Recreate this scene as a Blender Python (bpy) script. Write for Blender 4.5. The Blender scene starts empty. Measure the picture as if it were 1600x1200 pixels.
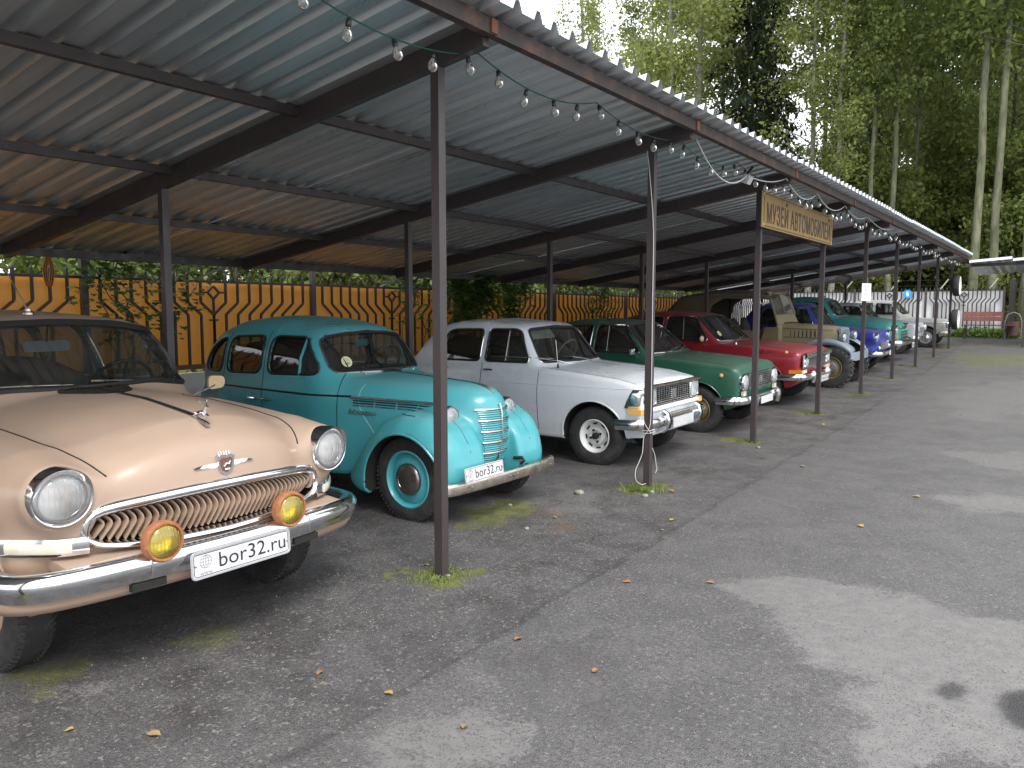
import bpy, math, random
import numpy as np
from mathutils import Vector, Matrix

# ------------------------------------------------------------------ camera, sky, sun, exposure
sc = bpy.context.scene
COL = sc.collection
cd = bpy.data.cameras.new('camera'); cam = bpy.data.objects.new('camera', cd); COL.objects.link(cam)
cd.sensor_fit = 'HORIZONTAL'; cd.sensor_width = 36.0; cd.lens = 36.0 * 1226.93 / 1600.0
cd.clip_start = 0.05; cd.clip_end = 600.0
cam.location = (3.062, 0.0, 1.6)
cam.rotation_euler = (math.pi / 2 - 0.09087, 0.0, 0.62449)
sc.camera = cam

SUN_EL, SUN_AZ = 52.0, 125.0          # degrees; azimuth clockwise from +Y
w = bpy.data.worlds.new('World'); sc.world = w; w.use_nodes = True
nt = w.node_tree; nt.nodes.clear()
sky = nt.nodes.new('ShaderNodeTexSky'); sky.sky_type = 'NISHITA'; sky.sun_disc = False
sky.sun_elevation = math.radians(SUN_EL); sky.sun_rotation = math.radians(SUN_AZ)
sky.air_density = 1.0; sky.dust_density = 3.0; sky.ozone_density = 1.0
hs = nt.nodes.new('ShaderNodeHueSaturation'); hs.inputs['Saturation'].default_value = 0.12
hs.inputs['Value'].default_value = 1.0
mx = nt.nodes.new('ShaderNodeMix'); mx.data_type = 'RGBA'; mx.inputs[0].default_value = 0.75   # overcast: mostly an even cloud layer
mx.inputs[7].default_value = (11.2, 11.6, 12.2, 1)
bg = nt.nodes.new('ShaderNodeBackground'); bg.inputs['Strength'].default_value = 0.11
wo = nt.nodes.new('ShaderNodeOutputWorld')
nt.links.new(sky.outputs[0], hs.inputs['Color']); nt.links.new(hs.outputs[0], mx.inputs[6])
nt.links.new(mx.outputs[2], bg.inputs['Color']); nt.links.new(bg.outputs[0], wo.inputs[0])

sl = bpy.data.lights.new('sun', 'SUN'); sl.energy = 1.5; sl.angle = math.radians(25); sl.color = (1.0, 0.97, 0.92)
so = bpy.data.objects.new('sun', sl); COL.objects.link(so)
el, az = math.radians(SUN_EL), math.radians(SUN_AZ)
sdir = Vector((math.sin(az) * math.cos(el), math.cos(az) * math.cos(el), math.sin(el)))
so.rotation_euler = sdir.to_track_quat('Z', 'Y').to_euler(); so.location = sdir * 60

vs = sc.view_settings; vs.view_transform = 'Standard'; vs.look = 'None'; vs.gamma = 1.0
vs.use_curve_mapping = False; vs.exposure = 1.12
sc.cycles.max_bounces = 6; sc.cycles.transparent_max_bounces = 10
sc.cycles.use_denoising = True

rng = random.Random(7)
nrs = np.random.RandomState(11)

# ------------------------------------------------------------------ materials
MATS = {}
def lin(c):
    return tuple(((v + 0.055) / 1.055) ** 2.4 if v > 0.04045 else v / 12.92 for v in c)
def mat(name, col, rough=0.5, metal=0.0, coat=0.0, spec=0.5, var=0.0, vscale=6.0, bump=0.0, bscale=60.0,
        rvar=0.0, trans=0.0, alpha=1.0, dirt=None, dscale=3.0, damt=0.5, coat_rough=0.08, stretch=None):
    if name in MATS: return MATS[name]
    m = bpy.data.materials.new(name); m.use_nodes = True
    n = m.node_tree.nodes; L = m.node_tree.links; b = n['Principled BSDF']
    c4 = (*col, 1)
    b.inputs['Base Color'].default_value = c4; b.inputs['Roughness'].default_value = rough
    b.inputs['Metallic'].default_value = metal; b.inputs['Coat Weight'].default_value = coat
    b.inputs['Coat Roughness'].default_value = coat_rough
    b.inputs['Specular IOR Level'].default_value = spec
    b.inputs['Transmission Weight'].default_value = trans; b.inputs['Alpha'].default_value = alpha
    if var or bump or rvar or dirt:
        tc = n.new('ShaderNodeTexCoord'); src = tc.outputs['Object']
        if stretch:
            mp = n.new('ShaderNodeMapping'); mp.inputs['Scale'].default_value = stretch
            L.new(src, mp.inputs[0]); src = mp.outputs[0]
    last = None
    if var:
        t = n.new('ShaderNodeTexNoise'); t.inputs['Scale'].default_value = vscale; t.inputs['Detail'].default_value = 6
        L.new(src, t.inputs['Vector'])
        mr = n.new('ShaderNodeMapRange'); mr.inputs[1].default_value = .3; mr.inputs[2].default_value = .7
        mr.inputs[3].default_value = 1 - var; mr.inputs[4].default_value = 1 + var
        L.new(t.outputs['Fac'], mr.inputs[0])
        mm = n.new('ShaderNodeMix'); mm.data_type = 'RGBA'; mm.blend_type = 'MULTIPLY'; mm.inputs[0].default_value = 1
        mm.inputs[6].default_value = c4; L.new(mr.outputs[0], mm.inputs[7]); last = mm.outputs[2]
    if dirt:
        t = n.new('ShaderNodeTexNoise'); t.inputs['Scale'].default_value = dscale; t.inputs['Detail'].default_value = 9
        t.inputs['Roughness'].default_value = .7
        L.new(src, t.inputs['Vector'])
        mr = n.new('ShaderNodeMapRange'); mr.inputs[1].default_value = .5; mr.inputs[2].default_value = .72
        mr.inputs[3].default_value = 0; mr.inputs[4].default_value = damt
        L.new(t.outputs['Fac'], mr.inputs[0])
        mm = n.new('ShaderNodeMix'); mm.data_type = 'RGBA'; L.new(mr.outputs[0], mm.inputs[0])
        mm.inputs[6].default_value = c4
        if last: L.new(last, mm.inputs[6])
        mm.inputs[7].default_value = (*dirt, 1); last = mm.outputs[2]
    if last: L.new(last, b.inputs['Base Color'])
    if rvar:
        t = n.new('ShaderNodeTexNoise'); t.inputs['Scale'].default_value = vscale * 1.7; t.inputs['Detail'].default_value = 7
        L.new(src, t.inputs['Vector'])
        mr = n.new('ShaderNodeMapRange'); mr.inputs[1].default_value = .3; mr.inputs[2].default_value = .7
        mr.inputs[3].default_value = max(0.02, rough - rvar); mr.inputs[4].default_value = rough + rvar
        L.new(t.outputs['Fac'], mr.inputs[0]); L.new(mr.outputs[0], b.inputs['Roughness'])
    if bump:
        t = n.new('ShaderNodeTexNoise'); t.inputs['Scale'].default_value = bscale; t.inputs['Detail'].default_value = 5
        L.new(src, t.inputs['Vector'])
        bp = n.new('ShaderNodeBump'); bp.inputs['Strength'].default_value = bump; bp.inputs['Distance'].default_value = 0.01
        L.new(t.outputs['Fac'], bp.inputs['Height']); L.new(bp.outputs[0], b.inputs['Normal'])
    MATS[name] = m
    return m

chrome = mat('chrome', (.72, .73, .75), .13, 1.0, rvar=.09, vscale=9, dirt=(.32, .24, .16), dscale=14, damt=.35)
chrome_dull = mat('dull_chrome', (.55, .5, .43), .32, 1.0, rvar=.12, vscale=8, dirt=(.25, .16, .08), dscale=9, damt=.6)
rubber = mat('tyre_rubber', (.022, .022, .023), .75, bump=.5, bscale=90, dirt=(.09, .085, .075), dscale=7, damt=.6)
seal = mat('black_rubber_seal', (.012, .012, .013), .55)
dark = mat('underbody_black', (.012, .011, .010), .85)
interior = mat('interior_vinyl', (.055, .045, .038), .6, var=.3)
black_plastic = mat('black_plastic', (.015, .015, .017), .35)
steel_dark = mat('dark_brown_paint', (.042, .033, .034), .45, rvar=.12, vscale=5, dirt=(.075, .05, .04), dscale=6, damt=.5, bump=.12, bscale=40)
steel_rust = mat('rusty_brown_paint', (.038, .026, .023), .6, dirt=(.19, .085, .04), dscale=5, damt=.75, bump=.25, bscale=40)
white_paint = mat('white_enamel', (.74, .74, .72), .45, dirt=(.35, .33, .3), dscale=5, damt=.4)
amber = mat('amber_lens', (.75, .24, .02), .2, coat=.5)
amber_pale = mat('pale_amber_lens', (.72, .42, .12), .25, coat=.5)
cream_lens = mat('milky_lens', (.55, .53, .43), .28, coat=.6, dirt=(.35, .3, .2), dscale=9, damt=.5)
silver = mat('silver_reflector', (.85, .87, .89), .35, .75)
ink = mat('black_ink', (.02, .02, .03), .5)

def glass_mat(name, tint, rough=.02, alpha=.25, dcol=(.45, .42, .36)):
    m = bpy.data.materials.new(name); m.use_nodes = True
    n = m.node_tree.nodes; L = m.node_tree.links; n.clear()
    o = n.new('ShaderNodeOutputMaterial'); mixn = n.new('ShaderNodeMixShader')
    tr = n.new('ShaderNodeBsdfTransparent'); tr.inputs[0].default_value = (*tint, 1)
    gl = n.new('ShaderNodeBsdfGlossy'); gl.inputs['Roughness'].default_value = rough; gl.inputs[0].default_value = (1, 1, 1, 1)
    fr = n.new('ShaderNodeFresnel'); fr.inputs[0].default_value = 1.5
    ad = n.new('ShaderNodeMath'); ad.operation = 'ADD'; ad.inputs[1].default_value = .02
    L.new(fr.outputs[0], ad.inputs[0]); L.new(ad.outputs[0], mixn.inputs[0])
    L.new(tr.outputs[0], mixn.inputs[1]); L.new(gl.outputs[0], mixn.inputs[2])
    df = n.new('ShaderNodeBsdfDiffuse'); df.inputs[0].default_value = (*dcol, 1)
    m2 = n.new('ShaderNodeMixShader'); m2.inputs[0].default_value = alpha
    tc = n.new('ShaderNodeTexCoord'); ns = n.new('ShaderNodeTexNoise'); ns.inputs['Scale'].default_value = 5; ns.inputs['Detail'].default_value = 8
    L.new(tc.outputs['Object'], ns.inputs['Vector'])
    mr = n.new('ShaderNodeMapRange'); mr.inputs[1].default_value = .3; mr.inputs[2].default_value = .75
    mr.inputs[3].default_value = alpha * .3; mr.inputs[4].default_value = alpha * 1.6
    L.new(ns.outputs['Fac'], mr.inputs[0]); L.new(mr.outputs[0], m2.inputs[0])
    L.new(mixn.outputs[0], m2.inputs[1]); L.new(df.outputs[0], m2.inputs[2]); L.new(m2.outputs[0], o.inputs[0])
    MATS[name] = m
    return m
win_glass = glass_mat('window_glass', (.46, .50, .49), .02, .03)
lamp_glass = glass_mat('lamp_glass', (.95, .97, .97), .10, .34, (.75, .77, .78))
bulb_glass = glass_mat('bulb_glass', (.93, .93, .92), .02, .12)
fog_glass = glass_mat('yellow_lamp_glass', (.97, .88, .30), .08, .22, (.8, .72, .2))

def paint(name, col, rough=.38, coat=.35, dirt=(.3, .27, .22), damt=.22, var=.05, cr=.12, dust=.30):
    m = mat(name, col, rough, coat=coat, var=var, vscale=2.2, rvar=.08, dirt=dirt, dscale=2.6, damt=damt, coat_rough=cr, bump=.10, bscale=3.5)
    if 'dust' in m: return m
    # settled dust on upward faces, streaky
    n = m.node_tree.nodes; L = m.node_tree.links; b = n['Principled BSDF']; src = b.inputs['Base Color'].links[0].from_socket; m['dust'] = 1
    ge = n.new('ShaderNodeNewGeometry'); sx = n.new('ShaderNodeSeparateXYZ'); L.new(ge.outputs['Normal'], sx.inputs[0])
    mr = n.new('ShaderNodeMapRange'); mr.inputs[1].default_value = .55; mr.inputs[2].default_value = 1.0; mr.inputs[3].default_value = 0; mr.inputs[4].default_value = dust; L.new(sx.outputs[2], mr.inputs[0])
    tc = n.new('ShaderNodeTexCoord'); ns = n.new('ShaderNodeTexNoise'); ns.inputs['Scale'].default_value = 7; ns.inputs['Detail'].default_value = 9; ns.inputs['Roughness'].default_value = .75; L.new(tc.outputs['Object'], ns.inputs[0])
    m2 = n.new('ShaderNodeMath'); m2.operation = 'MULTIPLY'; L.new(mr.outputs[0], m2.inputs[0]); L.new(ns.outputs['Fac'], m2.inputs[1])
    mx_ = n.new('ShaderNodeMix'); mx_.data_type = 'RGBA'; L.new(m2.outputs[0], mx_.inputs[0]); L.new(src, mx_.inputs[6]); mx_.inputs[7].default_value = (.34, .31, .27, 1); L.new(mx_.outputs[2], b.inputs['Base Color'])
    cw = n.new('ShaderNodeMath'); cw.operation = 'MULTIPLY_ADD'; cw.inputs[1].default_value = -coat * 1.6; cw.inputs[2].default_value = coat; L.new(m2.outputs[0], cw.inputs[0]); L.new(cw.outputs[0], b.inputs['Coat Weight'])
    return m

# ------------------------------------------------------------------ object helpers
def tag(o, label=None, cat=None, group=None, kind=None):
    if label: o['label'] = label
    if cat: o['category'] = cat
    if group: o['group'] = group
    if kind: o['kind'] = kind
    return o
def empty(name, loc=(0, 0, 0), rot=(0, 0, 0)):
    o = bpy.data.objects.new(name, None); o.location = loc; o.rotation_euler = rot; o.empty_display_size = .2
    COL.objects.link(o); return o
def link(name, me, parent=None, loc=None, rot=None, scale=None):
    o = bpy.data.objects.new(name, me); COL.objects.link(o)
    if parent is not None: o.parent = parent
    if loc is not None: o.location = loc
    if rot is not None: o.rotation_euler = rot
    if scale is not None: o.scale = scale
    return o
def mesh_np(name, V, F, mats, smooth=True, midx=None, normals=None):
    """V (n,3) array, F (m,k) array of equal-size faces"""
    me = bpy.data.meshes.new(name)
    V = np.asarray(V, np.float32); F = np.asarray(F, np.int32); k = F.shape[1]
    me.vertices.add(len(V)); me.vertices.foreach_set('co', V.ravel())
    me.loops.add(F.size); me.loops.foreach_set('vertex_index', F.ravel())
    me.polygons.add(len(F)); me.polygons.foreach_set('loop_start', np.arange(0, F.size, k, dtype=np.int32))
    if midx is not None: me.polygons.foreach_set('material_index', np.asarray(midx, np.int32))
    me.update(calc_edges=True)
    if smooth: me.polygons.foreach_set('use_smooth', np.ones(len(F), bool))
    for m in (mats if isinstance(mats, (list, tuple)) else [mats]): me.materials.append(m)
    if normals is not None: me.normals_split_custom_set_from_vertices(normals.tolist())
    return me
class MB:
    """collects boxes, tubes, lathes ... into one mesh"""
    def __init__(self): self.v = []; self.f = []; self.mi = []; self.cur = 0
    def add(self, vs, fs):
        o = len(self.v); self.v += [tuple(p) for p in vs]
        for f in fs: self.f.append(tuple(i + o for i in f)); self.mi.append(self.cur)
        return self
    def box(self, c, s, R=None):
        hx, hy, hz = s[0] / 2, s[1] / 2, s[2] / 2
        vs = [Vector((x, y, z)) for x in (-hx, hx) for y in (-hy, hy) for z in (-hz, hz)]
        if R is not None: vs = [R @ v for v in vs]
        vs = [v + Vector(c) for v in vs]
        return self.add(vs, [(0, 1, 3, 2), (4, 6, 7, 5), (0, 4, 5, 1), (2, 3, 7, 6), (0, 2, 6, 4), (1, 5, 7, 3)])
    def bar(self, a, b, wdt, hgt, up=(0, 0, 1)):
        a = Vector(a); b = Vector(b); d = (b - a); L = d.length; d.normalize()
        s = d.cross(Vector(up)); s.normalize(); u = s.cross(d)
        vs = []
        for p in (a, b):
            for i, j in ((-1, -1), (1, -1), (1, 1), (-1, 1)): vs.append(p + s * (i * wdt / 2) + u * (j * hgt / 2))
        return self.add(vs, [(3, 2, 1, 0), (4, 5, 6, 7), (0, 1, 5, 4), (1, 2, 6, 5), (2, 3, 7, 6), (3, 0, 4, 7)])
    def tube(self, pts, r, n=8, closed=False, caps=True, flat=None):
        pts = [Vector(p) for p in pts]; N = len(pts)
        rs = r if isinstance(r, (list, tuple, np.ndarray)) else [r] * N
        vs = []; prev = None
        for i, p in enumerate(pts):
            if closed: t = pts[(i + 1) % N] - pts[i - 1]
            else: t = pts[min(i + 1, N - 1)] - pts[max(i - 1, 0)]
            if t.length < 1e-9: t = Vector((1, 0, 0))
            t.normalize()
            if prev is None:
                a = Vector((0, 0, 1)) if abs(t.z) < .9 else Vector((1, 0, 0))
                nrm = t.cross(a).normalized()
            else:
                nrm = prev - t * prev.dot(t)
                if nrm.length < 1e-6: nrm = t.cross(Vector((0, 0, 1)))
                nrm.normalize()
            prev = nrm; bn = t.cross(nrm)
            for k in range(n):
                a = 2 * math.pi * k / n
                vs.append(p + (nrm * math.cos(a) + bn * math.sin(a)) * rs[i])
        fs = []
        M = N if closed else N - 1
        for i in range(M):
            j = (i + 1) % N
            for k in range(n):
                k2 = (k + 1) % n
                fs.append((i * n + k, i * n + k2, j * n + k2, j * n + k))
        if caps and not closed:
            fs.append(tuple(range(n - 1, -1, -1))); fs.append(tuple((N - 1) * n + k for k in range(n)))
        return self.add(vs, fs)
    def lathe(self, prof, n=24, M=None, arc=None):
        """prof: (r, h) pairs round the local Z axis, M: Matrix to place"""
        vs = []; fs = []
        m = len(prof)
        for k in range(n):
            a = 2 * math.pi * k / n
            for r, h in prof: vs.append(Vector((r * math.cos(a), r * math.sin(a), h)))
        if M is not None: vs = [M @ v for v in vs]
        for k in range(n):
            k2 = (k + 1) % n
            for i in range(m - 1):
                fs.append((k * m + i, k2 * m + i, k2 * m + i + 1, k * m + i + 1))
        return self.add(vs, fs)
    def sweep(self, path, prof, up=(0, 0, 1), caps=True, closed_prof=True):
        """path of points, prof list of (side, up) offsets; side = to the right of travel"""
        path = [Vector(p) for p in path]; N = len(path); m = len(prof); up = Vector(up); vs = []; fs = []
        for i, p in enumerate(path):
            t = (path[min(i + 1, N - 1)] - path[max(i - 1, 0)]).normalized()
            s = t.cross(up).normalized(); u = s.cross(t)
            for a, b in prof: vs.append(p + s * a + u * b)
        M = m if closed_prof else m - 1
        for i in range(N - 1):
            for k in range(M):
                k2 = (k + 1) % m
                fs.append((i * m + k, i * m + k2, (i + 1) * m + k2, (i + 1) * m + k))
        if caps and closed_prof:
            fs.append(tuple(range(m - 1, -1, -1))); fs.append(tuple((N - 1) * m + k for k in range(m)))
        return self.add(vs, fs)
    def ngon_prism(self, pts, ext):
        """pts: list of 3D points (planar), ext: Vector"""
        n = len(pts); ext = Vector(ext); pts = [Vector(p) for p in pts]
        return self.add(pts + [p + ext for p in pts], [tuple(range(n - 1, -1, -1)), tuple(range(n, 2 * n))] +
                        [(i, (i + 1) % n, n + (i + 1) % n, n + i) for i in range(n)])
    def ellipsoid(self, c, r, nu=14, nv=9, R=None):
        vs = []; fs = []
        for j in range(nv + 1):
            ph = math.pi * j / nv
            for i in range(nu):
                th = 2 * math.pi * i / nu
                v = Vector((r[0] * math.sin(ph) * math.cos(th), r[1] * math.sin(ph) * math.sin(th), r[2] * math.cos(ph)))
                if R is not None: v = R @ v
                vs.append(v + Vector(c))
        for j in range(nv):
            for i in range(nu):
                i2 = (i + 1) % nu
                fs.append((j * nu + i, (j + 1) * nu + i, (j + 1) * nu + i2, j * nu + i2))
        return self.add(vs, fs)
    def mesh(self, name, mats, smooth=True, angle=None):
        me = bpy.data.meshes.new(name); me.from_pydata([tuple(v) for v in self.v], [], self.f)
        for m in (mats if isinstance(mats, (list, tuple)) else [mats]): me.materials.append(m)
        if any(self.mi): me.polygons.foreach_set('material_index', self.mi)
        if smooth:
            me.polygons.foreach_set('use_smooth', [True] * len(me.polygons))
            if angle: me.set_sharp_from_angle(angle=math.radians(angle))
        me.update(); return me
    def build(self, name, mats, parent=None, smooth=True, angle=35, **k):
        return link(name, self.mesh(name, mats, smooth, angle), parent, **k)

def gz(y):                                   # the lot is level near the camera and rises gently up the row
    if y <= 0: return 0.0
    return .0008 * y * y if y < 34 else .0008 * 34 * 34 + (y - 34) * .0 
def gslope(y): return .0016 * y if 0 < y < 34 else 0.0
def RX(a): return Matrix.Rotation(a, 4, 'X')
def RY(a): return Matrix.Rotation(a, 4, 'Y')
def RZ(a): return Matrix.Rotation(a, 4, 'Z')
def T(x, y, z): return Matrix.Translation((x, y, z))

FONTS = {}
def text_mesh(name, body, size, mats, extrude=.001, shear=0.0, sx=1.0, bold=0.0, align='CENTER', spacing=1.0):
    cu = bpy.data.curves.new(name, 'FONT'); cu.body = body; cu.size = size; cu.extrude = extrude
    cu.shear = shear; cu.offset = bold; cu.align_x = align; cu.align_y = 'CENTER'; cu.space_character = spacing
    cu.resolution_u = 4
    o = bpy.data.objects.new(name, cu); COL.objects.link(o)
    dg = bpy.context.evaluated_depsgraph_get(); dg.update()
    me = bpy.data.meshes.new_from_object(o.evaluated_get(dg))
    COL.objects.unlink(o); bpy.data.objects.remove(o); bpy.data.curves.remove(cu)
    me.materials.clear(); me.materials.append(mats)
    if sx != 1.0: me.transform(Matrix.Diagonal((sx, 1, 1, 1)))
    return me
# ------------------------------------------------------------------ signed-distance car bodies
def blur2(A, n):
    for _ in range(3):
        for ax in (0, 1):
            c = np.cumsum(np.concatenate([np.repeat(np.take(A, [0], ax), n + 1, ax), A, np.repeat(np.take(A, [-1], ax), n, ax)], ax), ax)
            k = 2 * n + 1
            s1 = np.take(c, range(k, c.shape[ax]), ax); s0 = np.take(c, range(0, c.shape[ax] - k), ax)
            A = (s1 - s0) / k
    return A
class Tab:
    """signed distance to a 2-D polygon, tabulated; corners rounded by blur"""
    def __init__(self, pts, rnd=.02, res=.012, pad=.35):
        P = np.array(pts, float); self.res = res
        self.o = P.min(0) - pad; n = np.ceil((P.max(0) + pad - self.o) / res).astype(int) + 1; self.n = n
        u = self.o[0] + np.arange(n[0]) * res; v = self.o[1] + np.arange(n[1]) * res
        U, Vv = np.meshgrid(u, v, indexing='ij')
        d = np.full(U.shape, 1e9); ins = np.zeros(U.shape, bool)
        for i in range(len(P)):
            a = P[i - 1]; b = P[i]; e = b - a
            if abs(e).max() < 1e-9: continue
            t = np.clip(((U - a[0]) * e[0] + (Vv - a[1]) * e[1]) / (e @ e), 0, 1)
            d = np.minimum(d, (U - a[0] - t * e[0]) ** 2 + (Vv - a[1] - t * e[1]) ** 2)
            c = (a[1] > Vv) != (b[1] > Vv)
            with np.errstate(divide='ignore', invalid='ignore'):
                ins ^= c & (U < (b[0] - a[0]) * (Vv - a[1]) / (b[1] - a[1] if b[1] != a[1] else 1e-9) + a[0])
        d = np.sqrt(d); d[ins] *= -1
        k = int(round(rnd / res))
        self.t = (blur2(d, k) if k else d).astype(np.float32)
    def __call__(self, u, v):
        u, v = np.broadcast_arrays(u, v)
        a = np.clip((u - self.o[0]) / self.res, 0, self.n[0] - 1.001); b = np.clip((v - self.o[1]) / self.res, 0, self.n[1] - 1.001)
        i = a.astype(np.int32); j = b.astype(np.int32); fa = (a - i).astype(np.float32); fb = (b - j).astype(np.float32)
        t = self.t.ravel(); k = i * self.n[1] + j; n1 = self.n[1]
        return (t[k] * (1 - fa) * (1 - fb) + t[k + n1] * fa * (1 - fb) + t[k + 1] * (1 - fa) * fb + t[k + n1 + 1] * fa * fb)
class Cur:
    """smoothed 1-D table"""
    def __init__(self, pts, sm=.08, res=.01):
        P = np.array(sorted(pts), float); self.x0 = P[0, 0] - .6; n = int((P[-1, 0] + .6 - self.x0) / res) + 1; self.res = res
        x = self.x0 + np.arange(n) * res; y = np.interp(x, P[:, 0], P[:, 1]); k = max(1, int(sm / res))
        for _ in range(2): y = np.convolve(np.pad(y, k, 'edge'), np.ones(2 * k + 1) / (2 * k + 1), 'valid')
        self.x = x; self.y = y
    def __call__(self, x): return np.interp(x, self.x, self.y).astype(np.float32)
def smax(a, b, k):
    h = np.maximum(k - np.abs(a - b), 0) / k
    return np.maximum(a, b) + h * h * k * .25
def smin(a, b, k): return -smax(-a, -b, k)

_E = [((0, 0, 0), (1, 0, 0)), ((0, 1, 0), (1, 1, 0)), ((0, 0, 1), (1, 0, 1)), ((0, 1, 1), (1, 1, 1)),
      ((0, 0, 0), (0, 1, 0)), ((1, 0, 0), (1, 1, 0)), ((0, 0, 1), (0, 1, 1)), ((1, 0, 1), (1, 1, 1)),
      ((0, 0, 0), (0, 0, 1)), ((1, 0, 0), (1, 0, 1)), ((0, 1, 0), (0, 1, 1)), ((1, 1, 0), (1, 1, 1))]
def surface_nets(D, o, h):
    S = D < 0; nx, ny, nz = D.shape
    cnt = np.zeros((nx - 1, ny - 1, nz - 1), np.int8)
    for a in (0, 1):
        for b in (0, 1):
            for c in (0, 1): cnt += S[a:nx - 1 + a, b:ny - 1 + b, c:nz - 1 + c]
    I, J, K = np.nonzero((cnt > 0) & (cnt < 8))
    idx = np.full(cnt.shape, -1, np.int32); idx[I, J, K] = np.arange(len(I))
    P = np.zeros((len(I), 3), np.float32); N = np.zeros(len(I), np.float32)
    for (a, b) in _E:
        d0 = D[I + a[0], J + a[1], K + a[2]]; d1 = D[I + b[0], J + b[1], K + b[2]]
        c = (d0 < 0) != (d1 < 0); t = d0[c] / (d0[c] - d1[c])
        a_ = np.array(a, np.float32); b_ = np.array(b, np.float32)
        P[c] += a_ + t[:, None] * (b_ - a_); N[c] += 1
    P = (P / N[:, None] + np.stack([I, J, K], 1)) * h + np.array(o, np.float32)
    F = []
    for ax in range(3):
        sl0 = [slice(1, -1)] * 3; sl1 = [slice(1, -1)] * 3; sl0[ax] = slice(0, -1); sl1[ax] = slice(1, None)
        A = S[tuple(sl0)]; B = S[tuple(sl1)]
        i, j, k = np.nonzero(A != B); neg = A[i, j, k]
        q = np.stack([i, j, k], 1)
        for m in range(3):
            if m != ax: q[:, m] += 1
        u, v = [(1, 2), (2, 0), (0, 1)][ax]
        eu = np.zeros(3, int); eu[u] = 1; ev = np.zeros(3, int); ev[v] = 1
        def id_(r): return idx[r[:, 0], r[:, 1], r[:, 2]]
        f = np.stack([id_(q - eu - ev), id_(q - ev), id_(q), id_(q - eu)], 1)
        f[~neg] = f[~neg][:, ::-1]
        F.append(f)
    return P, np.concatenate(F)
def vnormals(V, F):
    n = np.cross(V[F[:, 2]] - V[F[:, 0]], V[F[:, 3]] - V[F[:, 1]])
    N = np.zeros_like(V)
    for k in range(F.shape[1]): 
        for c in range(3): N[:, c] += np.bincount(F[:, k], n[:, c], len(V))
    return N / np.maximum(np.linalg.norm(N, axis=1, keepdims=True), 1e-9)
def grad(fn, P, e=.004):
    G = np.zeros_like(P)
    for c in range(3):
        q = P.copy(); q[:, c] += e; r = P.copy(); r[:, c] -= e
        G[:, c] = (fn(q[:, 0], q[:, 1], q[:, 2]) - fn(r[:, 0], r[:, 1], r[:, 2])) / (2 * e)
    return G
def newton(fn, P, h, it=2, lvl=0.0):
    for _ in range(it):
        d = fn(P[:, 0], P[:, 1], P[:, 2]) - lvl; G = grad(fn, P)
        st = -d[:, None] * G / np.maximum((G * G).sum(1), .15)[:, None]
        l = np.linalg.norm(st, axis=1, keepdims=True)
        P = P + st * np.minimum(1, .6 * h / np.maximum(l, 1e-9))
    return P
def compact(V, F, N=None):
    u, inv = np.unique(F, return_inverse=True)
    return V[u], inv.reshape(F.shape), (N[u] if N is not None else None)
def resample(pts, step, closed=False):
    P = np.array(pts, float)
    if closed: P = np.vstack([P, P[:1]])
    s = np.r_[0, np.cumsum(np.linalg.norm(np.diff(P, axis=0), axis=1))]
    n = max(2, int(s[-1] / step) + 1); t = np.linspace(0, s[-1], n)
    Q = np.stack([np.interp(t, s, P[:, c]) for c in range(P.shape[1])], 1)
    return Q[:-1] if closed else Q
def rounded(pts, r, n=4):
    """round the corners of a closed 2-D polygon"""
    P = [np.array(p, float) for p in pts]; out = []
    for i in range(len(P)):
        a, b, c = P[i - 1], P[i], P[(i + 1) % len(P)]
        u = a - b; v = c - b; lu = np.linalg.norm(u); lv = np.linalg.norm(v); k = min(r, .45 * lu, .45 * lv)
        p0 = b + u / lu * k; p1 = b + v / lv * k
        for t in np.linspace(0, 1, n): out.append((1 - t) ** 2 * p0 + 2 * t * (1 - t) * b + t * t * p1)
    return np.array(out)
def spline(pts, n=8):
    P = [np.array(p, float) for p in pts]; P = [2 * P[0] - P[1]] + P + [2 * P[-1] - P[-2]]; out = []
    for i in range(1, len(P) - 2):
        a, b, c, d = P[i - 1:i + 3]
        for t in np.linspace(0, 1, n, endpoint=False):
            out.append(.5 * ((2 * b) + (c - a) * t + (2 * a - 5 * b + 4 * c - d) * t * t + (3 * b - a - 3 * c + d) * t ** 3))
    out.append(P[-2]); return np.array(out)

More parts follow.
